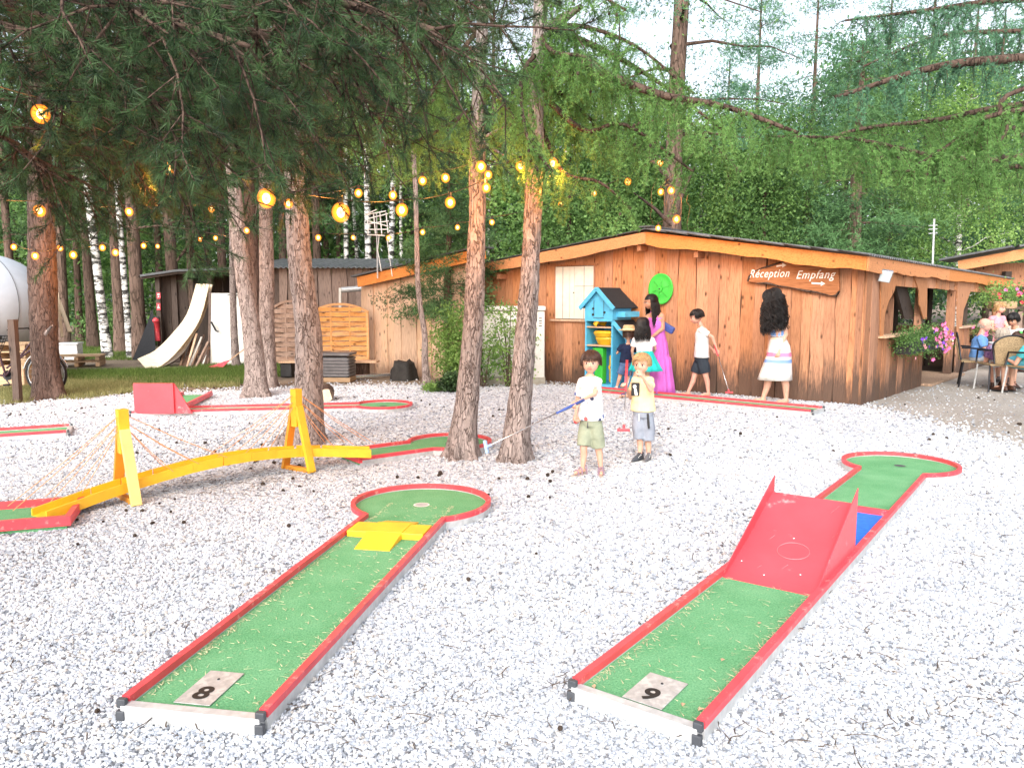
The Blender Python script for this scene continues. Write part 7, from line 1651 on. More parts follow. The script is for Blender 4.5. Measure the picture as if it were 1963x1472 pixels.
def long_hair(body, hl, Rh, h, mat, L, n=420, spread=.0, curl=.012, seed=1, back=1.0, width=1.0, part=.0, droop=V3((0, 0, -1)), frontal=.25):
    """strands over the skull, then falling by L metres"""
    rr = random.Random(seed); sm = MB()
    for i in range(n):
        a = rr.uniform(-.15 - frontal, PI + .15 + frontal)             # back half and the sides (local +y = back)
        pts = []; st_ = rr.uniform(0, .6)
        for k in range(5):
            u = st_ + (1 - st_) * k / 4; z = .54 + (-.05 - .54) * u ** 1.5; rad = math.sqrt(max(0.0, 1 - ((z - .12) / .45) ** 2)) if z > .12 else 1
            jz = 1 + (width - 1) * rr.random(); pts.append(hl(.455 * rad * math.cos(a) * jz, .07 + .485 * rad * math.sin(a) * jz, z + .1 * (jz - 1)))
        p = pts[-1].copy(); out = (Rh @ V3((math.cos(a), math.sin(a), 0))); out.z = 0; ln = L * rr.uniform(.7, 1.05); m = max(5, int(ln / .035)); ph = rr.uniform(0, 6.28); cu = curl * rr.uniform(.5, 1.5)
        for k in range(m):
            u = (k + 1) / m; p = p + droop.normalized() * ln / m + out * spread * ln / m * (1 - u * 1.3)
            q = p + V3((math.cos(ph + k * 1.5), math.sin(ph + k * 1.5), 0)) * cu; pts.append(q)
        r0 = .016 * h; sm.tube(pts, [r0] * (len(pts) - 2) + [r0 * .7, r0 * .2], 3, cap=False)
    vs = []; nn = 24; m = 9
    for j in range(m + 1):
        for k in range(nn):
            a = 2 * PI * k / nn; fr = max(0, -math.sin(a)); t1 = .2 if fr > .4 else -.2; u = j / m; z = .535 + (t1 - .535) * u; rad = math.sqrt(max(0.0004, 1 - ((z - .12) / .425) ** 2)) if z > .12 else 1
            vs.append(hl(.435 * rad * math.cos(a), .07 + .465 * rad * math.sin(a), z))
    sm.add(vs, [(j * nn + k, (j + 1) * nn + k, (j + 1) * nn + (k + 1) % nn, j * nn + (k + 1) % nn) for j in range(m) for k in range(nn)] + [tuple(range(nn))])
    return sm.build('hair', M[mat], body, smooth=True)
def shirt(body, J, pe, ax, w2, yaw, sc, mat, t0=.08, sleeve=.6, infl=1.12, name='shirt', ne_=.93, loose=1.0, vox=.007, rings=None):
    mb = MB(); R = lambda t, rx, ry: (pe + ax * t, rx * w2 * infl, ry * w2 * infl, yaw)
    mb.rings([R(t0, .158 * loose, .125 * loose), R(t0 + .12, .155 * loose, .118 * loose), R(.5, .148 * (.5 + loose * .5), .112), R(.75, .153, .108), R(.87, .118, .085), R(ne_, .07, .062)], 20)
    al = .042 * w2; ne = pe + ax
    for s in 'lr':
        if 's' + s not in J or sleeve <= 0: continue
        S, E = V3(J['s' + s]), V3(J['e' + s]); d = E - S; m_ = S + d * sleeve
        mb.cap(ne + (S - ne) * .35 - V3((0, 0, .025)), al * 1.25, S, al * 1.5); mb.tube([S - d * .05, S + d * .2, m_], [al * 1.45, al * 1.5, al * 1.6 * loose], 14)
    o = mb.build(name, mat, body); return remesh(o, vox, 3, .012)
def shorts(body, J, pe, ax, w2, yaw, lt, mat, frac=.85, name='shorts', infl=1.15, flare=1.2, vox=.007, top=.12):
    mb = MB(); R = lambda t, rx, ry: (pe + ax * t, rx * w2 * infl, ry * w2 * infl, yaw)
    mb.rings([R(-.17, .07, .06), R(-.1, .135, .11), R(.02, .15, .112), R(top, .145, .105)], 20)
    for s in 'lr':
        if 'k' + s not in J: continue
        hip = pe + lt * (.072 * w2) * (1 if s == 'l' else -1) + V3((0, 0, -.03)); K = V3(J['k' + s]); d = K - hip
        mb.tube([hip, hip + d * frac * .5, hip + d * frac], [.088 * w2 * infl, .080 * w2 * infl * flare, .074 * w2 * infl * flare], 16)
    o = mb.build(name, mat, body); return remesh(o, vox, 3, .010)
def loft(body, rings, mat, name, vox=.009, folds=0, nf=9, disp=.01):
    """skirt or dress: rings (centre, rx, ry, yaw) with vertical folds growing downward"""
    mb = MB(); n = 72; vs = []; m = len(rings)
    # densify
    RR = []
    for a, b in zip(rings, rings[1:]):
        for k in range(4): t = k / 4; RR.append((V3(a[0]).lerp(V3(b[0]), t), a[1] + (b[1] - a[1]) * t, a[2] + (b[2] - a[2]) * t, a[3]))
    RR.append((V3(rings[-1][0]), rings[-1][1], rings[-1][2], rings[-1][3])); m = len(RR)
    for i, (c, rx, ry, yw) in enumerate(RR):
        u = i / (m - 1)
        for k in range(n):
            a = 2 * PI * k / n; f = 1 + folds * u * math.sin(a * nf + 1.3 * math.sin(a * 2 + 1)) ; x, y = rx * f * math.cos(a), ry * f * math.sin(a); vs.append(c + V3((x * math.cos(yw) - y * math.sin(yw), x * math.sin(yw) + y * math.cos(yw), 0)))
    fs = [(i * n + k, i * n + (k + 1) % n, (i + 1) * n + (k + 1) % n, (i + 1) * n + k) for i in range(m - 1) for k in range(n)] + [tuple(reversed(range(n))), tuple((m - 1) * n + k for k in range(n))]
    mb.add(vs, fs); return mb.build(name, mat, body, smooth=True)
def shoe(body, A_, T, H, mats, w2, label=None):
    td = (V3(T) - V3(A_)); td.z = 0; td.normalize(); sd_ = V3((-td.y, td.x, 0)); h_ = V3(A_); h_.z = 0; L = .165 * H; ya = math.atan2(td.y, td.x)
    mb = MB(); c0 = h_ - td * .03
    mb.rings([(c0 + td * L * .42 + V3((0, 0, .022)), L * .60, .036 * w2, ya), (c0 + td * L * .42 + V3((0, 0, .035)), L * .61, .041 * w2, ya), (c0 + td * L * .36 + V3((0, 0, .055)), L * .52, .036 * w2, ya), (c0 + td * L * .16 + V3((0, 0, .08)), L * .28, .032 * w2, ya), (c0 + td * L * .12 + V3((0, 0, .095)), L * .22, .03 * w2, ya)], 20)
    o = mb.build('shoe', M[mats[0]], body, smooth=True)
    mb = MB(); mb.rings([(c0 + td * L * .42, L * .62, .043 * w2, ya), (c0 + td * L * .42 + V3((0, 0, .022)), L * .62, .043 * w2, ya)], 20); mb.build('sole', M[mats[1]], o)
    for k in range(3): mb = MB(); p = c0 + td * L * (.5 - k * .11) + V3((0, 0, .058 + k * .009)); mb.cap(p - sd_ * .02, .004, p + sd_ * .02, .004, 6); mb.build('lace', M[mats[2]], o)
    return o
def sandal(body, A_, T, H, mat, w2):
    td = (V3(T) - V3(A_)); td.z = 0; td.normalize(); sd_ = V3((-td.y, td.x, 0)); h_ = V3(A_); h_.z = 0; L = .155 * H; ya = math.atan2(td.y, td.x); c0 = h_ - td * .03
    mb = MB(); mb.rings([(c0 + td * L * .45, L * .6, .042 * w2, ya), (c0 + td * L * .45 + V3((0, 0, .016)), L * .6, .042 * w2, ya)], 20); o = mb.build('sandal', M['h_grey'], body)
    for u, hz_, wd in ((.0, .075, 1.0), (.35, .06, 1.1), (.62, .045, 1.15)):
        mb = MB(); pts = []
        for k in range(9): a = PI * k / 8; pts.append(c0 + td * L * u + sd_ * .036 * w2 * wd * math.cos(a) + V3((0, 0, .012 + (hz_) * math.sin(a) ** .7)))
        mb.tube(pts, .0075, 6); mb.build('strap', mat, o, smooth=True)
    return o
def club(label, g0, g1, tip, headd, gripm, headm, base=None):
    """g0: grip top, g1: grip end, tip: head joint"""
    t = empty('golf_club', g0, 0, label, 'golf club'); mb = MB(); mb.tube([g0, g0.lerp(g1, .5), g1], [.0135, .0125, .010], 10); mb.build('grip', gripm, t, world=True, smooth=True)
    mb = MB(); mb.tube([g1, tip], .0055, 8); mb.build('shaft', M['chrome'], t, world=True, smooth=True)
    d = (tip - g0).normalized(); s_ = V3(headd).normalized(); mb = MB(); mb.tube([tip - d * .05, tip], [.012, .016], 8); mb.beam(tip - s_ * .06, tip + s_ * .055, .032, .026, d); mb.build('head', headm, t, world=True, bevel=.008); return t
def px3(D, base, sh=0):
    return lambda x, y, dy=0.0: at(x, y + sh, D + dy) - base
# ---------------------------------------------------------------- boy one
B = gp(1128, 910); D = B.y; f = px3(D, B); base = B; R_ = math.radians
J = dict(pe=f(1133, 806), ne=f(1131, 715), sr=f(1115, 731, -.03), er=f(1107, 768, .01), wr=f(1104, 793, -.03), sl=f(1147, 731, .0), el=f(1140, 755, -.13), wl=f(1110, 769, -.24), kr=f(1119, 858, -.03), ar=f(1117, 898, -.02), tr=f(1098, 905, -.10), kl=f(1147, 860, .0), al=f(1152, 898, .0), tl=f(1153, 908, -.13))
J['nl'] = (0, .2, -1)
b1, hl, Rh, h, w2, lt, fw, pe, ne, ax = person('small brown-haired boy in a printed white T-shirt and khaki shorts, holding a blue-gripped club', base, 1.08, R_(-28), f(1133, 694), R_(-14), R_(3), J, hair='h_brown', child=True, hh=.192, hand_curl=.95)
short_hair(b1, hl, Rh, h, 'h_brown', 520, .13, 1, low=-.12)
shirt(b1, J, pe, ax, w2, R_(-28), .64, spotcloth('printed white cotton', (.80, .80, .80), [(.75, .75, .76), (.06, .07, .14), (.75, .76, .75), (.55, .12, .12), (.4, .45, .4), (.78, .78, .78), (.12, .16, .35)]), t0=.02, sleeve=.72, infl=1.14, loose=1.12)
shorts(b1, J, pe, ax, w2, R_(-28), lt, clothm('khaki green cotton', (.33, .36, .26)), .94)
for a_, t_ in (('ar', 'tr'), ('al', 'tl')): sandal(b1, J[a_], J[t_], 1.08, plain('mauve sandal strap', (.30, .20, .25), .8, .1, 30), w2)
mb = MB(); mb.cap(pe + fw * .115 * w2 + V3((0, 0, .01)), .006, pe + fw * .125 * w2 + V3((.0, 0, -.05)), .006, 6); mb.cap(pe + fw * .115 * w2 + V3((.012, 0, .01)), .006, pe + fw * .125 * w2 + V3((.016, 0, -.04)), .006, 6); mb.build('drawstring', M['capdark'], b1)
hb = base + J['wl'] + (J['wl'] - J['el']).normalized() * .06 + V3((0, 0, -.01)); M['bluegrip'] = plain('blue rubber grip', (.05, .10, .35), .6, .2, 30, .1)
tip = at(932, 857, D + .05); dd = (tip - hb).normalized(); club('putter with blue patterned grip and pale blue head, held out sideways by the boy', hb - dd * .10, hb + dd * .17, tip, (.2, -.3, -.9), M['bluegrip'], plain('pale blue plastic', (.35, .50, .75), .4, .05, 20, 0))
# ball in his other hand
mb = MB(); mb.ball(base + J['wr'] + V3((0, -.01, -.065)), .021, 14, 10); obj1('golf_ball', mb, M['red'], 'red ball held in the low hand of the brown-haired boy', 'ball', smooth=True)
# ---------------------------------------------------------------- boy two
B = gp(1234, 886); D = B.y; f = px3(D, B); base = B
J = dict(pe=f(1233, 792), ne=f(1232, 719), sr=f(1217, 729), er=f(1208, 762, .05), wr=f(1201, 744, -.07), sl=f(1247, 729), el=f(1247, 748, -.19), wl=f(1231, 722, -.26), kr=f(1227, 842), ar=f(1227, 876), tr=f(1212, 883, -.10), kl=f(1242, 844), al=f(1244, 878, .02), tl=f(1234, 890, -.14), hl=(-.3, .1, .8), nl=(-.8, .7, 0), hr=(-.3, -.3, .6), nr=(-.4, -.7, 0))
b2, hl, Rh, h, w2, lt, fw, pe, ne, ax = person('small blond boy in a cream T-shirt with a dark picture, one hand at his mouth', base, 1.04, R_(-16), f(1230, 697), R_(-24), R_(6), J, hair='h_blond', child=True, hh=.188, hand_curl=1.0)
short_hair(b2, hl, Rh, h, 'h_blond', 460, .20, 2, low=-.06)
shirt(b2, J, pe, ax, w2, R_(-16), .61, clothm('cream cotton', (.80, .66, .38)), t0=.06, sleeve=.55, infl=1.14, loose=1.12, name='shirt')
mb = MB(); c = pe + ax * .62 + fw * .128 * w2 - lt * .06; 
for k in range(1): mb.beam(c + V3((0, 0, -.05)), c + V3((0, 0, .07)), .075, .012, fw)
mb.build('picture_print', M['print'], b2, bevel=.004); mb = MB(); c2_ = c + fw * .0075; mb.ball(c2_ + V3((-.005, 0, .035)), (.018, .004, .018), 10, 6); mb.cap(c2_ + V3((0, 0, .01)), .012, c2_ + V3((.01, 0, -.035)), .016, 8); mb.build('picture_highlight', M['letter'], b2)
mb = MB(); mb.beam(pe + ax * .34 + fw * .125 * w2 - lt * .09 + V3((0, 0, -.02)), pe + ax * .6 + fw * .118 * w2 - lt * .11, .04, .008, fw)
shorts(b2, J, pe, ax, w2, R_(-16), lt, clothm('grey jersey', (.30, .33, .39)), .98, flare=1.3)
mb = MB(); q = pe + fw * .125 * w2 + lt * .05; mb.cap(q + V3((0, 0, .0)), .011, q + V3((.01, -.012, -.12)), .010, 8); mb.build('zip_pocket', M['black'], b2, smooth=True); mb = MB(); q = pe + fw * .125 * w2 - lt * .03; mb.cap(q, .005, q + V3((0, 0, -.06)), .005, 6); mb.build('drawstring', M['letter'], b2)
for a_, t_, l_ in (('ar', 'tr', 'black'), ('al', 'tl', 'grey')): shoe(b2, J[a_], J[t_], 1.04, ('capdark' if l_ == 'black' else 'greyplastic', 'white', 'letter'), w2)
hb = base + J['wr'] + V3((-.028, -.035, .02)); club('putter with red grip and red double-sided head, held upright by the blond boy', V3((at(1202, 690, hb.y).x, hb.y, at(1202, 690, hb.y).z)), at(1199, 750, hb.y), at(1196, 824, hb.y - .02), (1, -.15, 0), M['redramp'], M['redramp'])
mb = MB(); q = hl(-.05, -.56, -.27); mb.ball(base + q, .014, 12, 8); obj1('red_lolly', mb, M['red'], 'small red lolly held at the mouth of the blond boy', 'lolly', smooth=True)
# ---------------------------------------------------------------- boy with straw hat (back view)
B = gp(1190, 751); D = B.y; f = px3(D, B, 7); base = B
J = dict(pe=f(1200, 692), ne=f(1204, 650), sr=f(1217, 657), er=f(1222, 672, .1), wr=f(1210, 676, .2), sl=f(1191, 657), el=f(1183, 670, .06), wl=f(1187, 664, .2), kl=f(1189, 712, -.02), al=f(1182, 736, .0), tl=f(1178, 742, .12), kr=f(1204, 714, 0), ar=f(1200, 738), tr=f(1199, 742, .15))
b3, hl, Rh, h, w2, lt, fw, pe, ne, ax = person('child in straw hat, navy shirt and denim shorts facing the blue cupboard', base, 1.15, R_(185), f(1205, 633), R_(185), R_(8), J, skin='skin', hair='h_brown', child=True, face=False, hh=.21)
short_hair(b3, hl, Rh, h, 'h_brown', 200, .15, 3, low=-.3)
shirt(b3, J, pe, ax, w2, R_(185), .68, clothm('navy cotton', (.02, .03, .07)), t0=.10, sleeve=.6); shorts(b3, J, pe, ax, w2, R_(185), lt, clothm('blue denim', (.10, .17, .33)), .95)
for a_, t_ in (('ar', 'tr'), ('al', 'tl')): shoe(b3, J[a_], J[t_], 1.0, ('white', 'white', 'letter'), w2)
M['straw_hat'] = plain('woven straw', (.66, .48, .26), .8, .15, 60, .4); mb = MB(); c = hl(0, .05, .28); mb.rings([(c, .165, .165), (c + V3((0, 0, .012)), .16, .16)], 28); mb.rings([(c + V3((0, 0, .008)), .098, .10), (c + V3((0, 0, .07)), .09, .095), (c + V3((0, 0, .085)), .07, .07)], 28); mb.build('straw_hat', M['straw_hat'], b3, smooth=False); mb = MB(); mb.rings([(c + V3((0, 0, .014)), .101, .103), (c + V3((0, 0, .032)), .098, .101)], 28); mb.build('hat_band', M['ply'], b3)
# ---------------------------------------------------------------- girl with long black hair
B = gp(1222, 764); D = B.y; f = px3(D, B); base = B
J = dict(pe=f(1236, 680), ne=f(1233, 640), sl=f(1217, 652), el=f(1212, 672, .03), wl=f(1214, 690, .10), sr=f(1250, 652), er=f(1256, 668, .05), wr=f(1250, 680, .2), kl=f(1218, 722, -.02), al=f(1203, 756, -.02), tl=f(1185, 764, -.05), kr=f(1240, 722, .05), ar=f(1240, 756, .08), tr=f(1238, 762, .2))
b4, hl, Rh, h, w2, lt, fw, pe, ne, ax = person('girl with long black hair, white T-shirt and turquoise skirt, seen from behind', base, 1.3, R_(172), f(1232, 623), R_(172), R_(6), J, hair='h_black', child=True, face=False, hh=.215)
long_hair(b4, hl, Rh, h, 'h_black', .24, 380, .3, .006, 4)
shirt(b4, J, pe, ax, w2, R_(172), .76, clothm('white jersey', (.80, .81, .82)), t0=.06, sleeve=.6)
loft(b4, [(pe + V3((0, 0, .06)), .115, .095, R_(172)), (pe + V3((0, 0, -.04)), .16, .13, R_(172)), (pe + V3((.02, 0, -.24)), .25, .2, R_(172))], clothm('turquoise cotton', (.03, .52, .50)), 'skirt', folds=.07)
sandal(b4, J['al'], J['tl'], 1.3, M['capdark'], w2); sandal(b4, J['ar'], J['tr'], 1.3, M['capdark'], w2)
mb = MB(); g = base + J['wl']; club('thin club held low by the turquoise-skirted girl', g + V3((-.01, 0, .12)), g + V3((-.01, -.01, -.08)), V3((g.x - .12, g.y - .05, .06)), (1, 0, 0), M['bluegrip'], M['bluegrip'])
# ---------------------------------------------------------------- woman in long mauve dress
B = gp(1262, 757); D = B.y; f = px3(D, B, 6); base = B
J = dict(pe=f(1260, 655), ne=f(1256, 590), sr=f(1243, 602, .06), er=f(1240, 625, -.02), wr=f(1240, 645, -.10), sl=f(1268, 600, -.05), el=f(1270, 624, -.12), wl=f(1250, 640, -.16), kr=f(1258, 705, 0), ar=f(1256, 745), tr=f(1248, 750, -.1), kl=f(1266, 705), al=f(1266, 745), tl=f(1258, 750, -.1))
b5, hl, Rh, h, w2, lt, fw, pe, ne, ax = person('woman with long dark hair in a full-length mauve pink strap dress, face turned left', base, 1.68, R_(-50), f(1247, 573), R_(-75), R_(10), J, skin='skin2', hair='h_black', female=True)
long_hair(b5, hl, Rh, h, 'h_black', .38, 420, .14, .008, 5, frontal=.38, droop=V3((.12, 0, -1)))
mm = clothm('mauve pink cotton', (.62, .16, .58)); yw = R_(-50)
loft(b5, [(pe + ax * .80, .135, .10, yw), (pe + ax * .6, .145, .12, yw), (pe + ax * .35, .135, .11, yw), (pe + ax * .05, .165, .14, yw), (pe + V3((0, 0, -.18)), .19, .17, yw), (pe + V3((0.01, 0, -.2)), .20, .18, yw), (pe + V3((0.02, 0, -.76)), .27, .25, yw)], mm, 'dress', folds=.07, nf=11)
for s in (-1, 1): mb = MB(); mb.cap(pe + ax * .78 + lt * s * .09 + fw * .08, .010, ne + lt * s * .07 + V3((0, 0, .0)), .010, 6); mb.cap(ne + lt * s * .07, .010, pe + ax * .78 + lt * s * .09 - fw * .08, .010, 6); mb.build('dress_strap', mm, b5)
mb = MB(); mb.box((0, 0, 0), (.30, .09, .11)); o = mb.build('handbag', M['bluegrip'], None, bevel=.02); o.location = base + f(1276, 620, .05); o.rotation_euler = (0, .5, -.6); tag(o, 'small navy and white bag at the hip of the woman in mauve', 'bag')
# ---------------------------------------------------------------- older boy in white shirt
B = gp(1338, 761); D = B.y; f = px3(D, B, 6); base = B
J = dict(pe=f(1345, 680), ne=f(1346, 618), sl=f(1345, 628, -.10), el=f(1366, 640, -.14), wl=f(1374, 664, -.14), sr=f(1345, 628, .10), er=f(1352, 650, .16), wr=f(1366, 664, .10), kl=f(1353, 715, -.08), al=f(1358, 747, -.06), tl=f(1348, 754, -.10), kr=f(1331, 715, .06), ar=f(1319, 746, .06), tr=f(1306, 754, .04))
b6, hl, Rh, h, w2, lt, fw, pe, ne, ax = person('older boy in white T-shirt and dark shorts walking left with head bent', base, 1.42, R_(-88), f(1335, 601), R_(-86), R_(16), J, skin='skin3', hair='h_black', child=True, hh=.22)
short_hair(b6, hl, Rh, h, 'h_black', 380, .18, 6, low=-.10)
shirt(b6, J, pe, ax, w2, R_(-88), .83, M['w_shirt'] if 'w_shirt' in M else M.setdefault('w_shirt', clothm('plain white cotton', (.81, .81, .81))), t0=.02, sleeve=.62, infl=1.18); shorts(b6, J, pe, ax, w2, R_(-88), lt, clothm('charcoal shorts', (.035, .045, .06)), .80, infl=1.22)
g = base + J['wl']; club('putter with red grip trailing behind the walking boy', g + V3((-.04, 0, .07)), g + V3((.02, -.02, -.10)), at(1398, 752, g.y - .1), (1, 0, 0), M['redramp'], M['redramp'])
# ---------------------------------------------------------------- woman in striped knit dress
B = gp(1486, 773); D = B.y; f = px3(D, B, 5); base = B; yw = R_(-105)
J = dict(pe=f(1494, 662), ne=f(1486, 588), sl=f(1497, 598, -.06), el=f(1506, 636, -.08), wl=f(1494, 668, -.16), sr=f(1486, 598, .12), er=f(1478, 632, .2), wr=f(1474, 660, .2), kl=f(1504, 722, -.06), al=f(1507, 760, -.04), tl=f(1498, 767, -.08), kr=f(1473, 722, .06), ar=f(1463, 758, .06), tr=f(1446, 766, .02))
b7, hl, Rh, h, w2, lt, fw, pe, ne, ax = person('woman with long curly dark hair in a white knit dress with blue and pink stripes', base, 1.72, yw, f(1478, 566), R_(-110), R_(22), J, hair='h_black', face=False, skin='skin')
long_hair(b7, hl, Rh, h, 'h_black', .50, 900, .34, .026, 7, width=1.4, frontal=.9, droop=V3((.06, -.02, -1)))
zz = pe.z; stripes = [(zz + .175, zz + .255, (.20, .36, .72)), (zz + .28, zz + .29, (.02, .02, .04)), (zz + .155, zz + .165, (.03, .02, .03)), (zz + .13, zz + .15, (.75, .6, .4)), (zz - .12, zz - .06, (.72, .25, .42)), (zz - .21, zz - .16, (.25, .40, .75))]
kn = bandcloth('striped white knit', (.80, .78, .76), stripes)
loft(b7, [(pe + ax * .86, .12, .085, yw), (pe + ax * .72, .145, .115, yw), (pe + ax * .5, .135, .105, yw), (pe + ax * .3, .125, .10, yw), (pe + ax * .05, .175, .150, yw), (pe + V3((0, 0, -.10)), .18, .17, yw), (pe + V3((-.05, 0, -.46)), .19, .24, yw)], kn, 'knit_dress', folds=.02)
mb = MB(); al = .042 * w2
for s in 'lr':
    S, E = V3(J['s' + s]), V3(J['e' + s]); d = E - S; mb.tube([S - d * .12, S + d * .1, S + d * .42], [al * 1.2, al * 1.5, al * 1.5], 14)
remesh(mb.build('sleeve', bandcloth('striped sleeve knit', (.80, .78, .76), [(V3(J['sl']).z - .09, V3(J['sl']).z - .04, (.20, .36, .72))]), b7), .008)
# ---------------------------------------------------------------- café guests at the right
def cafe_chair(x, y, rz, label):
    t = empty('cafe_chair', (x, y, 0), rz, label, 'chair', 'woven garden chairs at the cafe'); W = .29
    M.setdefault('wicker', plain('tan woven back', (.34, .24, .13), .75, .3, 60, .5))
    for sx, sy in ((-1, 1), (1, 1), (-1, -1), (1, -1)): mb = MB(); mb.tube([(sx * .26, sy * .22, .44), (sx * .28, sy * .27, 0)], .014, 8); mb.build('leg', M['blackmetal'] if sy > 0 else M['steel'], t)
    mb = MB(); mb.box((0, 0, .44), (.54, .5, .03)); mb.build('seat', M['wicker'], t, bevel=.01)
    mb = MB(); n = 12; vs = []
    pr = []
    for k in range(n + 1): a = PI * k / n; pr.append((W * .9 * math.cos(a), .74 + .17 * math.sin(a)))
    P = [(.20, .46)] + pr + [(-.20, .46)]; m = len(P)
    mb.add([(px_, .24 + (pz - .46) * .18 - .03 * (1 - (px_ / W) ** 2) + .03, pz) for px_, pz in P] + [(px_, .262 + (pz - .46) * .18 - .03 * (1 - (px_ / W) ** 2) + .03, pz) for px_, pz in P], [tuple(range(m)), tuple(reversed(range(m, 2 * m)))] + [(i, i + m, (i + 1) % m + m, (i + 1) % m) for i in range(m)]); mb.build('woven_back', M['wicker'], t)
    mb = MB(); mb.tube([(px_ * 1.04, .255 + (pz - .46) * .18, pz + .01) for px_, pz in P], .015, 7); mb.build('back_frame', M['blackmetal'], t, smooth=True)
    for s in (-1, 1): mb = MB(); mb.tube([(s * .28, .26, .68), (s * .29, -.18, .66), (s * .28, -.24, .45)], .015, 7); mb.build('armrest', M['blackmetal'], t, smooth=True)
    return t
Dc = gp(1900, 742).y
def seated(label, px_hd, py_hd, D, yaw, skin, hair, shirtm, trm, dx=0, lean=.0, hyaw=None, tilt=.12, hairfn=None, face=True, sleeve=.55, H=1.68):
    hd = at(px_hd, py_hd, D); fwd = V3((math.sin(yaw), -math.cos(yaw), 0)); lt_ = V3((math.cos(yaw), math.sin(yaw), 0)); base = V3((hd.x, hd.y, 0)) - fwd * (.08 + lean); hz_ = hd.z
    pe = V3((0, 0, .50)); ne = V3((0, 0, hz_ - .16)) + fwd * (.02 + lean * .8)
    J = dict(pe=pe, ne=ne)
    for s, g in (('l', 1), ('r', -1)):
        S = ne + lt_ * .17 * g - V3((0, 0, .07)); E = S + fwd * .10 + lt_ * .05 * g - V3((0, 0, .24)); W = E + fwd * .22 - lt_ * .06 * g + V3((0, 0, .06)); hip = pe + lt_ * .09 * g; K = hip + fwd * .42 + V3((0, 0, .02)); A_ = V3((K.x, K.y, .09)) - fwd * .02
        J.update({'s' + s: S, 'e' + s: E, 'w' + s: W, 'k' + s: K, 'a' + s: A_, 't' + s: A_ + fwd * .15})
    hyaw = yaw if hyaw is None else hyaw
    r = person(label, base, H, yaw, V3((hd.x, hd.y, hd.z)) - base, hyaw, tilt, J, skin=skin, hair=hair, face=face); b, hl, Rh, h, w2, lt, fw, pe, ne, ax = r
    if hairfn: hairfn(b, hl, Rh, h)
    shirt(b, J, pe, ax, w2, yaw, 1, shirtm, t0=.02, sleeve=sleeve, infl=1.14); shorts(b, J, pe, ax, w2, yaw, lt, trm, .98, name='trousers')
    for a_, t_ in (('ar', 'tr'), ('al', 'tl')): shoe(b, J[a_], J[t_], 1.6, ('h_brown', 'black', 'black'), w2)
    return b, base
blue = clothm('sky blue cotton', (.16, .33, .68)); pal = clothm('pale trousers', (.52, .56, .62)); drk = clothm('dark trousers', (.05, .05, .06))
def rimhair(b, hl, Rh, h):
    sm = MB(); rr = random.Random(3)
    for i in range(160):
        a = rr.uniform(-.2, PI + .2); z = rr.uniform(-.2, .08); p = hl(.375 * math.cos(a), .06 + .44 * math.sin(a), z); q = hl(.385 * math.cos(a), .06 + .45 * math.sin(a), z - .12); sm.tube([p, q], [.014 * h, .006 * h], 3, cap=False)
    sm.build('hair', M['h_grey'], b, smooth=True)
m1, bs1 = seated('bald elderly man in a light blue shirt seated in profile at the cafe', 1889, 623, 13.4, R_(62), 'skin3', 'h_grey', blue, pal, hairfn=rimhair, tilt=.25)
cafe_chair(bs1.x, bs1.y, R_(62), 'dark framed chair under the bald man in blue')
m2, bs2 = seated('grey-blonde woman in a purple patterned blouse seated with her back to us', 1922, 642, 12.9, R_(150), 'skin3', 'h_grey', spotcloth('purple patterned blouse', (.22, .12, .24), [(.5, .4, .5), (.1, .05, .15), (.45, .2, .3), (.3, .3, .45)]), pal, hairfn=lambda b, hl, Rh, h: short_hair(b, hl, Rh, h, 'h_grey', 360, .15, 8, low=-.32), face=False, H=1.6)
cafe_chair(bs2.x, bs2.y, R_(172), 'tan woven-backed chair, its back turned to us at the right')
m3, bs3 = seated('guest in a turquoise top, cut by the right edge of the picture', 1975, 640, 12.4, R_(200), 'skin', 'h_brown', clothm('turquoise top', (.10, .55, .60)), clothm('blue skirt', (.10, .35, .45)), hairfn=lambda b, hl, Rh, h: short_hair(b, hl, Rh, h, 'h_brown', 300, .15, 9, low=-.3), face=False, H=1.6)
cafe_chair(bs3.x - .0, bs3.y, R_(190), 'metal framed chair at the right edge of the picture')
m4, bs4 = seated('dark-haired guest in sleeveless light top bending over the table', 1942, 612, 14.3, R_(-60), 'skin2', 'h_black', clothm('pale sleeveless top', (.7, .68, .66)), drk, lean=.12, hairfn=lambda b, hl, Rh, h: short_hair(b, hl, Rh, h, 'h_black', 300, .12, 10, low=-.2), sleeve=.12, tilt=.5)
m5, bs5 = seated('small child in a bright red top between the seated guests', 1953, 648, 13.6, R_(-20), 'skin', 'h_brown', clothm('bright red top', (.75, .03, .05)), drk, hairfn=lambda b, hl, Rh, h: short_hair(b, hl, Rh, h, 'h_brown', 300, .15, 12, low=-.2), H=1.15)
m6, bs6 = seated('further guest with bare arms and fair hair seated beyond the table', 1918, 590, 16.5, R_(20), 'skin3', 'h_blond', clothm('pink top', (.7, .3, .35)), drk, hairfn=lambda b, hl, Rh, h: short_hair(b, hl, Rh, h, 'h_blond', 300, .15, 14, low=-.3), sleeve=.2)
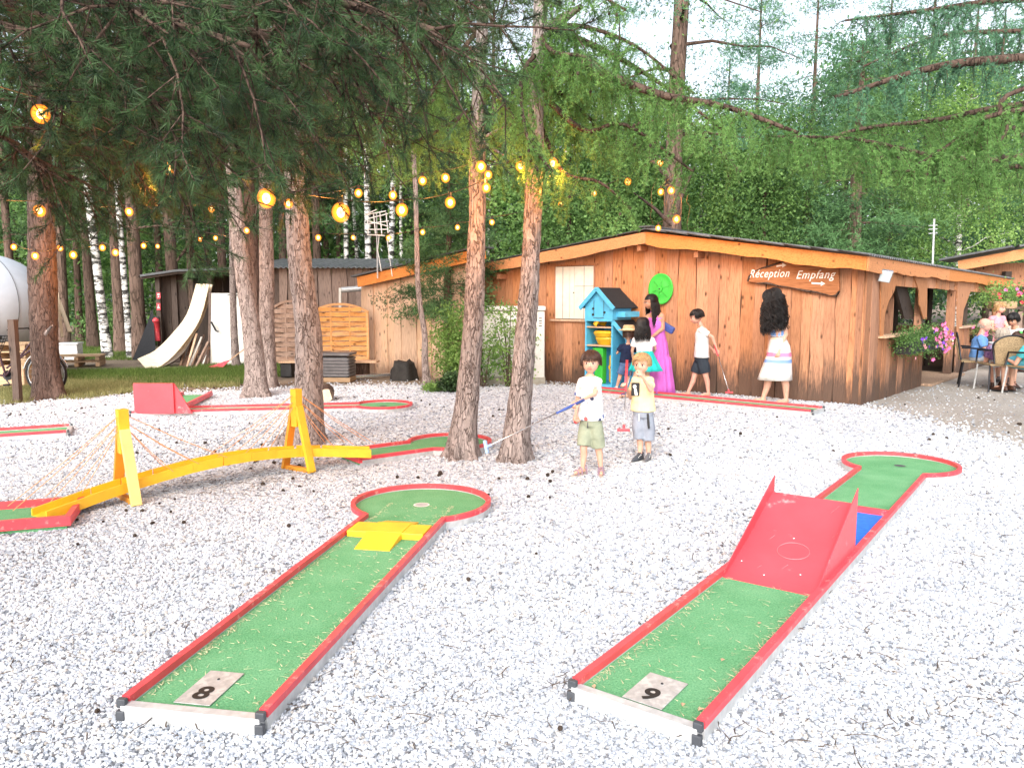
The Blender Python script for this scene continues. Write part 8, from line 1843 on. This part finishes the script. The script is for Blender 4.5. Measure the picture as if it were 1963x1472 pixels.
t = empty('cafe_table', (at(1945, 700, 13.5).x, 13.5, 0), 0, 'round pale table between the seated cafe guests', 'table'); mb = MB(); mb.rings([((0, 0, .72), .42, .42), ((0, 0, .75), .42, .42)], 30); mb.build('tabletop', M['white'], t); mb = MB(); mb.tube([(0, 0, 0), (0, 0, .72)], .03, 10); mb.build('pedestal', M['steel'], t); mb = MB(); mb.rings([((0, 0, 0), .25, .25), ((0, 0, .03), .22, .22)], 24); mb.build('foot', M['steel'], t)
tp_ = t.location
for i, (dx, dy, h_, m_) in enumerate(((-.2, -.1, .12, 'chrome'), (.1, .05, .20, 'lime'), (.2, -.15, .13, 'chrome'))):
    mb = MB(); mb.rings([((0, 0, 0), .03, .03), ((0, 0, h_ * .6), .034, .034), ((0, 0, h_), .02 if m_ == 'lime' else .036, .02 if m_ == 'lime' else .036)], 14); o = mb.build('drinking_glass' if m_ != 'lime' else 'bottle', M[m_]); o.location = (tp_.x + dx, tp_.y + dy, .752); tag(o, ('clear glass at the left of the cafe table', 'green bottle on the cafe table', 'clear glass at the right of the cafe table')[i], 'glass' if m_ != 'lime' else 'bottle')
# hanging basket of flowers and a fence beyond the cafe
t = empty('hanging_flowers', at(1922, 565, 17), 0, 'basket of green leaves and red flowers beyond the last porch post', 'flower basket'); m_ = 1500; Q = RNG.normal(0, 1, (m_, 3)) * [.45, .2, .14]; V, T = leaves(Q, .06, np.clip(RNG.normal(.5, .3, m_), 0, 1)); link('foliage', crown_mesh('foliage', [(V, T)], M['leaf_light'], 4), t)
for i in range(14): flower(t, (random.gauss(.1, .3), -.25, random.gauss(0, .1)), .05, M['red'] if i % 2 else M['fl_pink'])
mb = MB(); mb.box((0, 0, -.22), (.5, .3, .16)); mb.build('basket', M['pallet'], t, bevel=.03); mb = MB(); mb.beam((0, .1, -.3), (0, .1, -1.55), .06, .06); mb.build('stand', M['wood_dark'], t)
fz_ = empty('slat_fence', at(1960, 600, 21).to_tuple()[:2] + (0,), 0, 'low wooden fence beyond the cafe at the right edge', 'fence')
for k in range(14): q = at(1900 + k * 14, 600, 21); mb = MB(); mb.beam((q.x, 21, 0), (q.x, 21, 1.15), .12, .025, (0, 1, 0)); mb.build('picket', M['wood_old'], fz_, world=True)
mb = MB(); mb.beam(at(1890, 590, 21.03), at(2100, 590, 21.03), .03, .08); mb.build('rail', M['wood_old'], fz_, world=True)
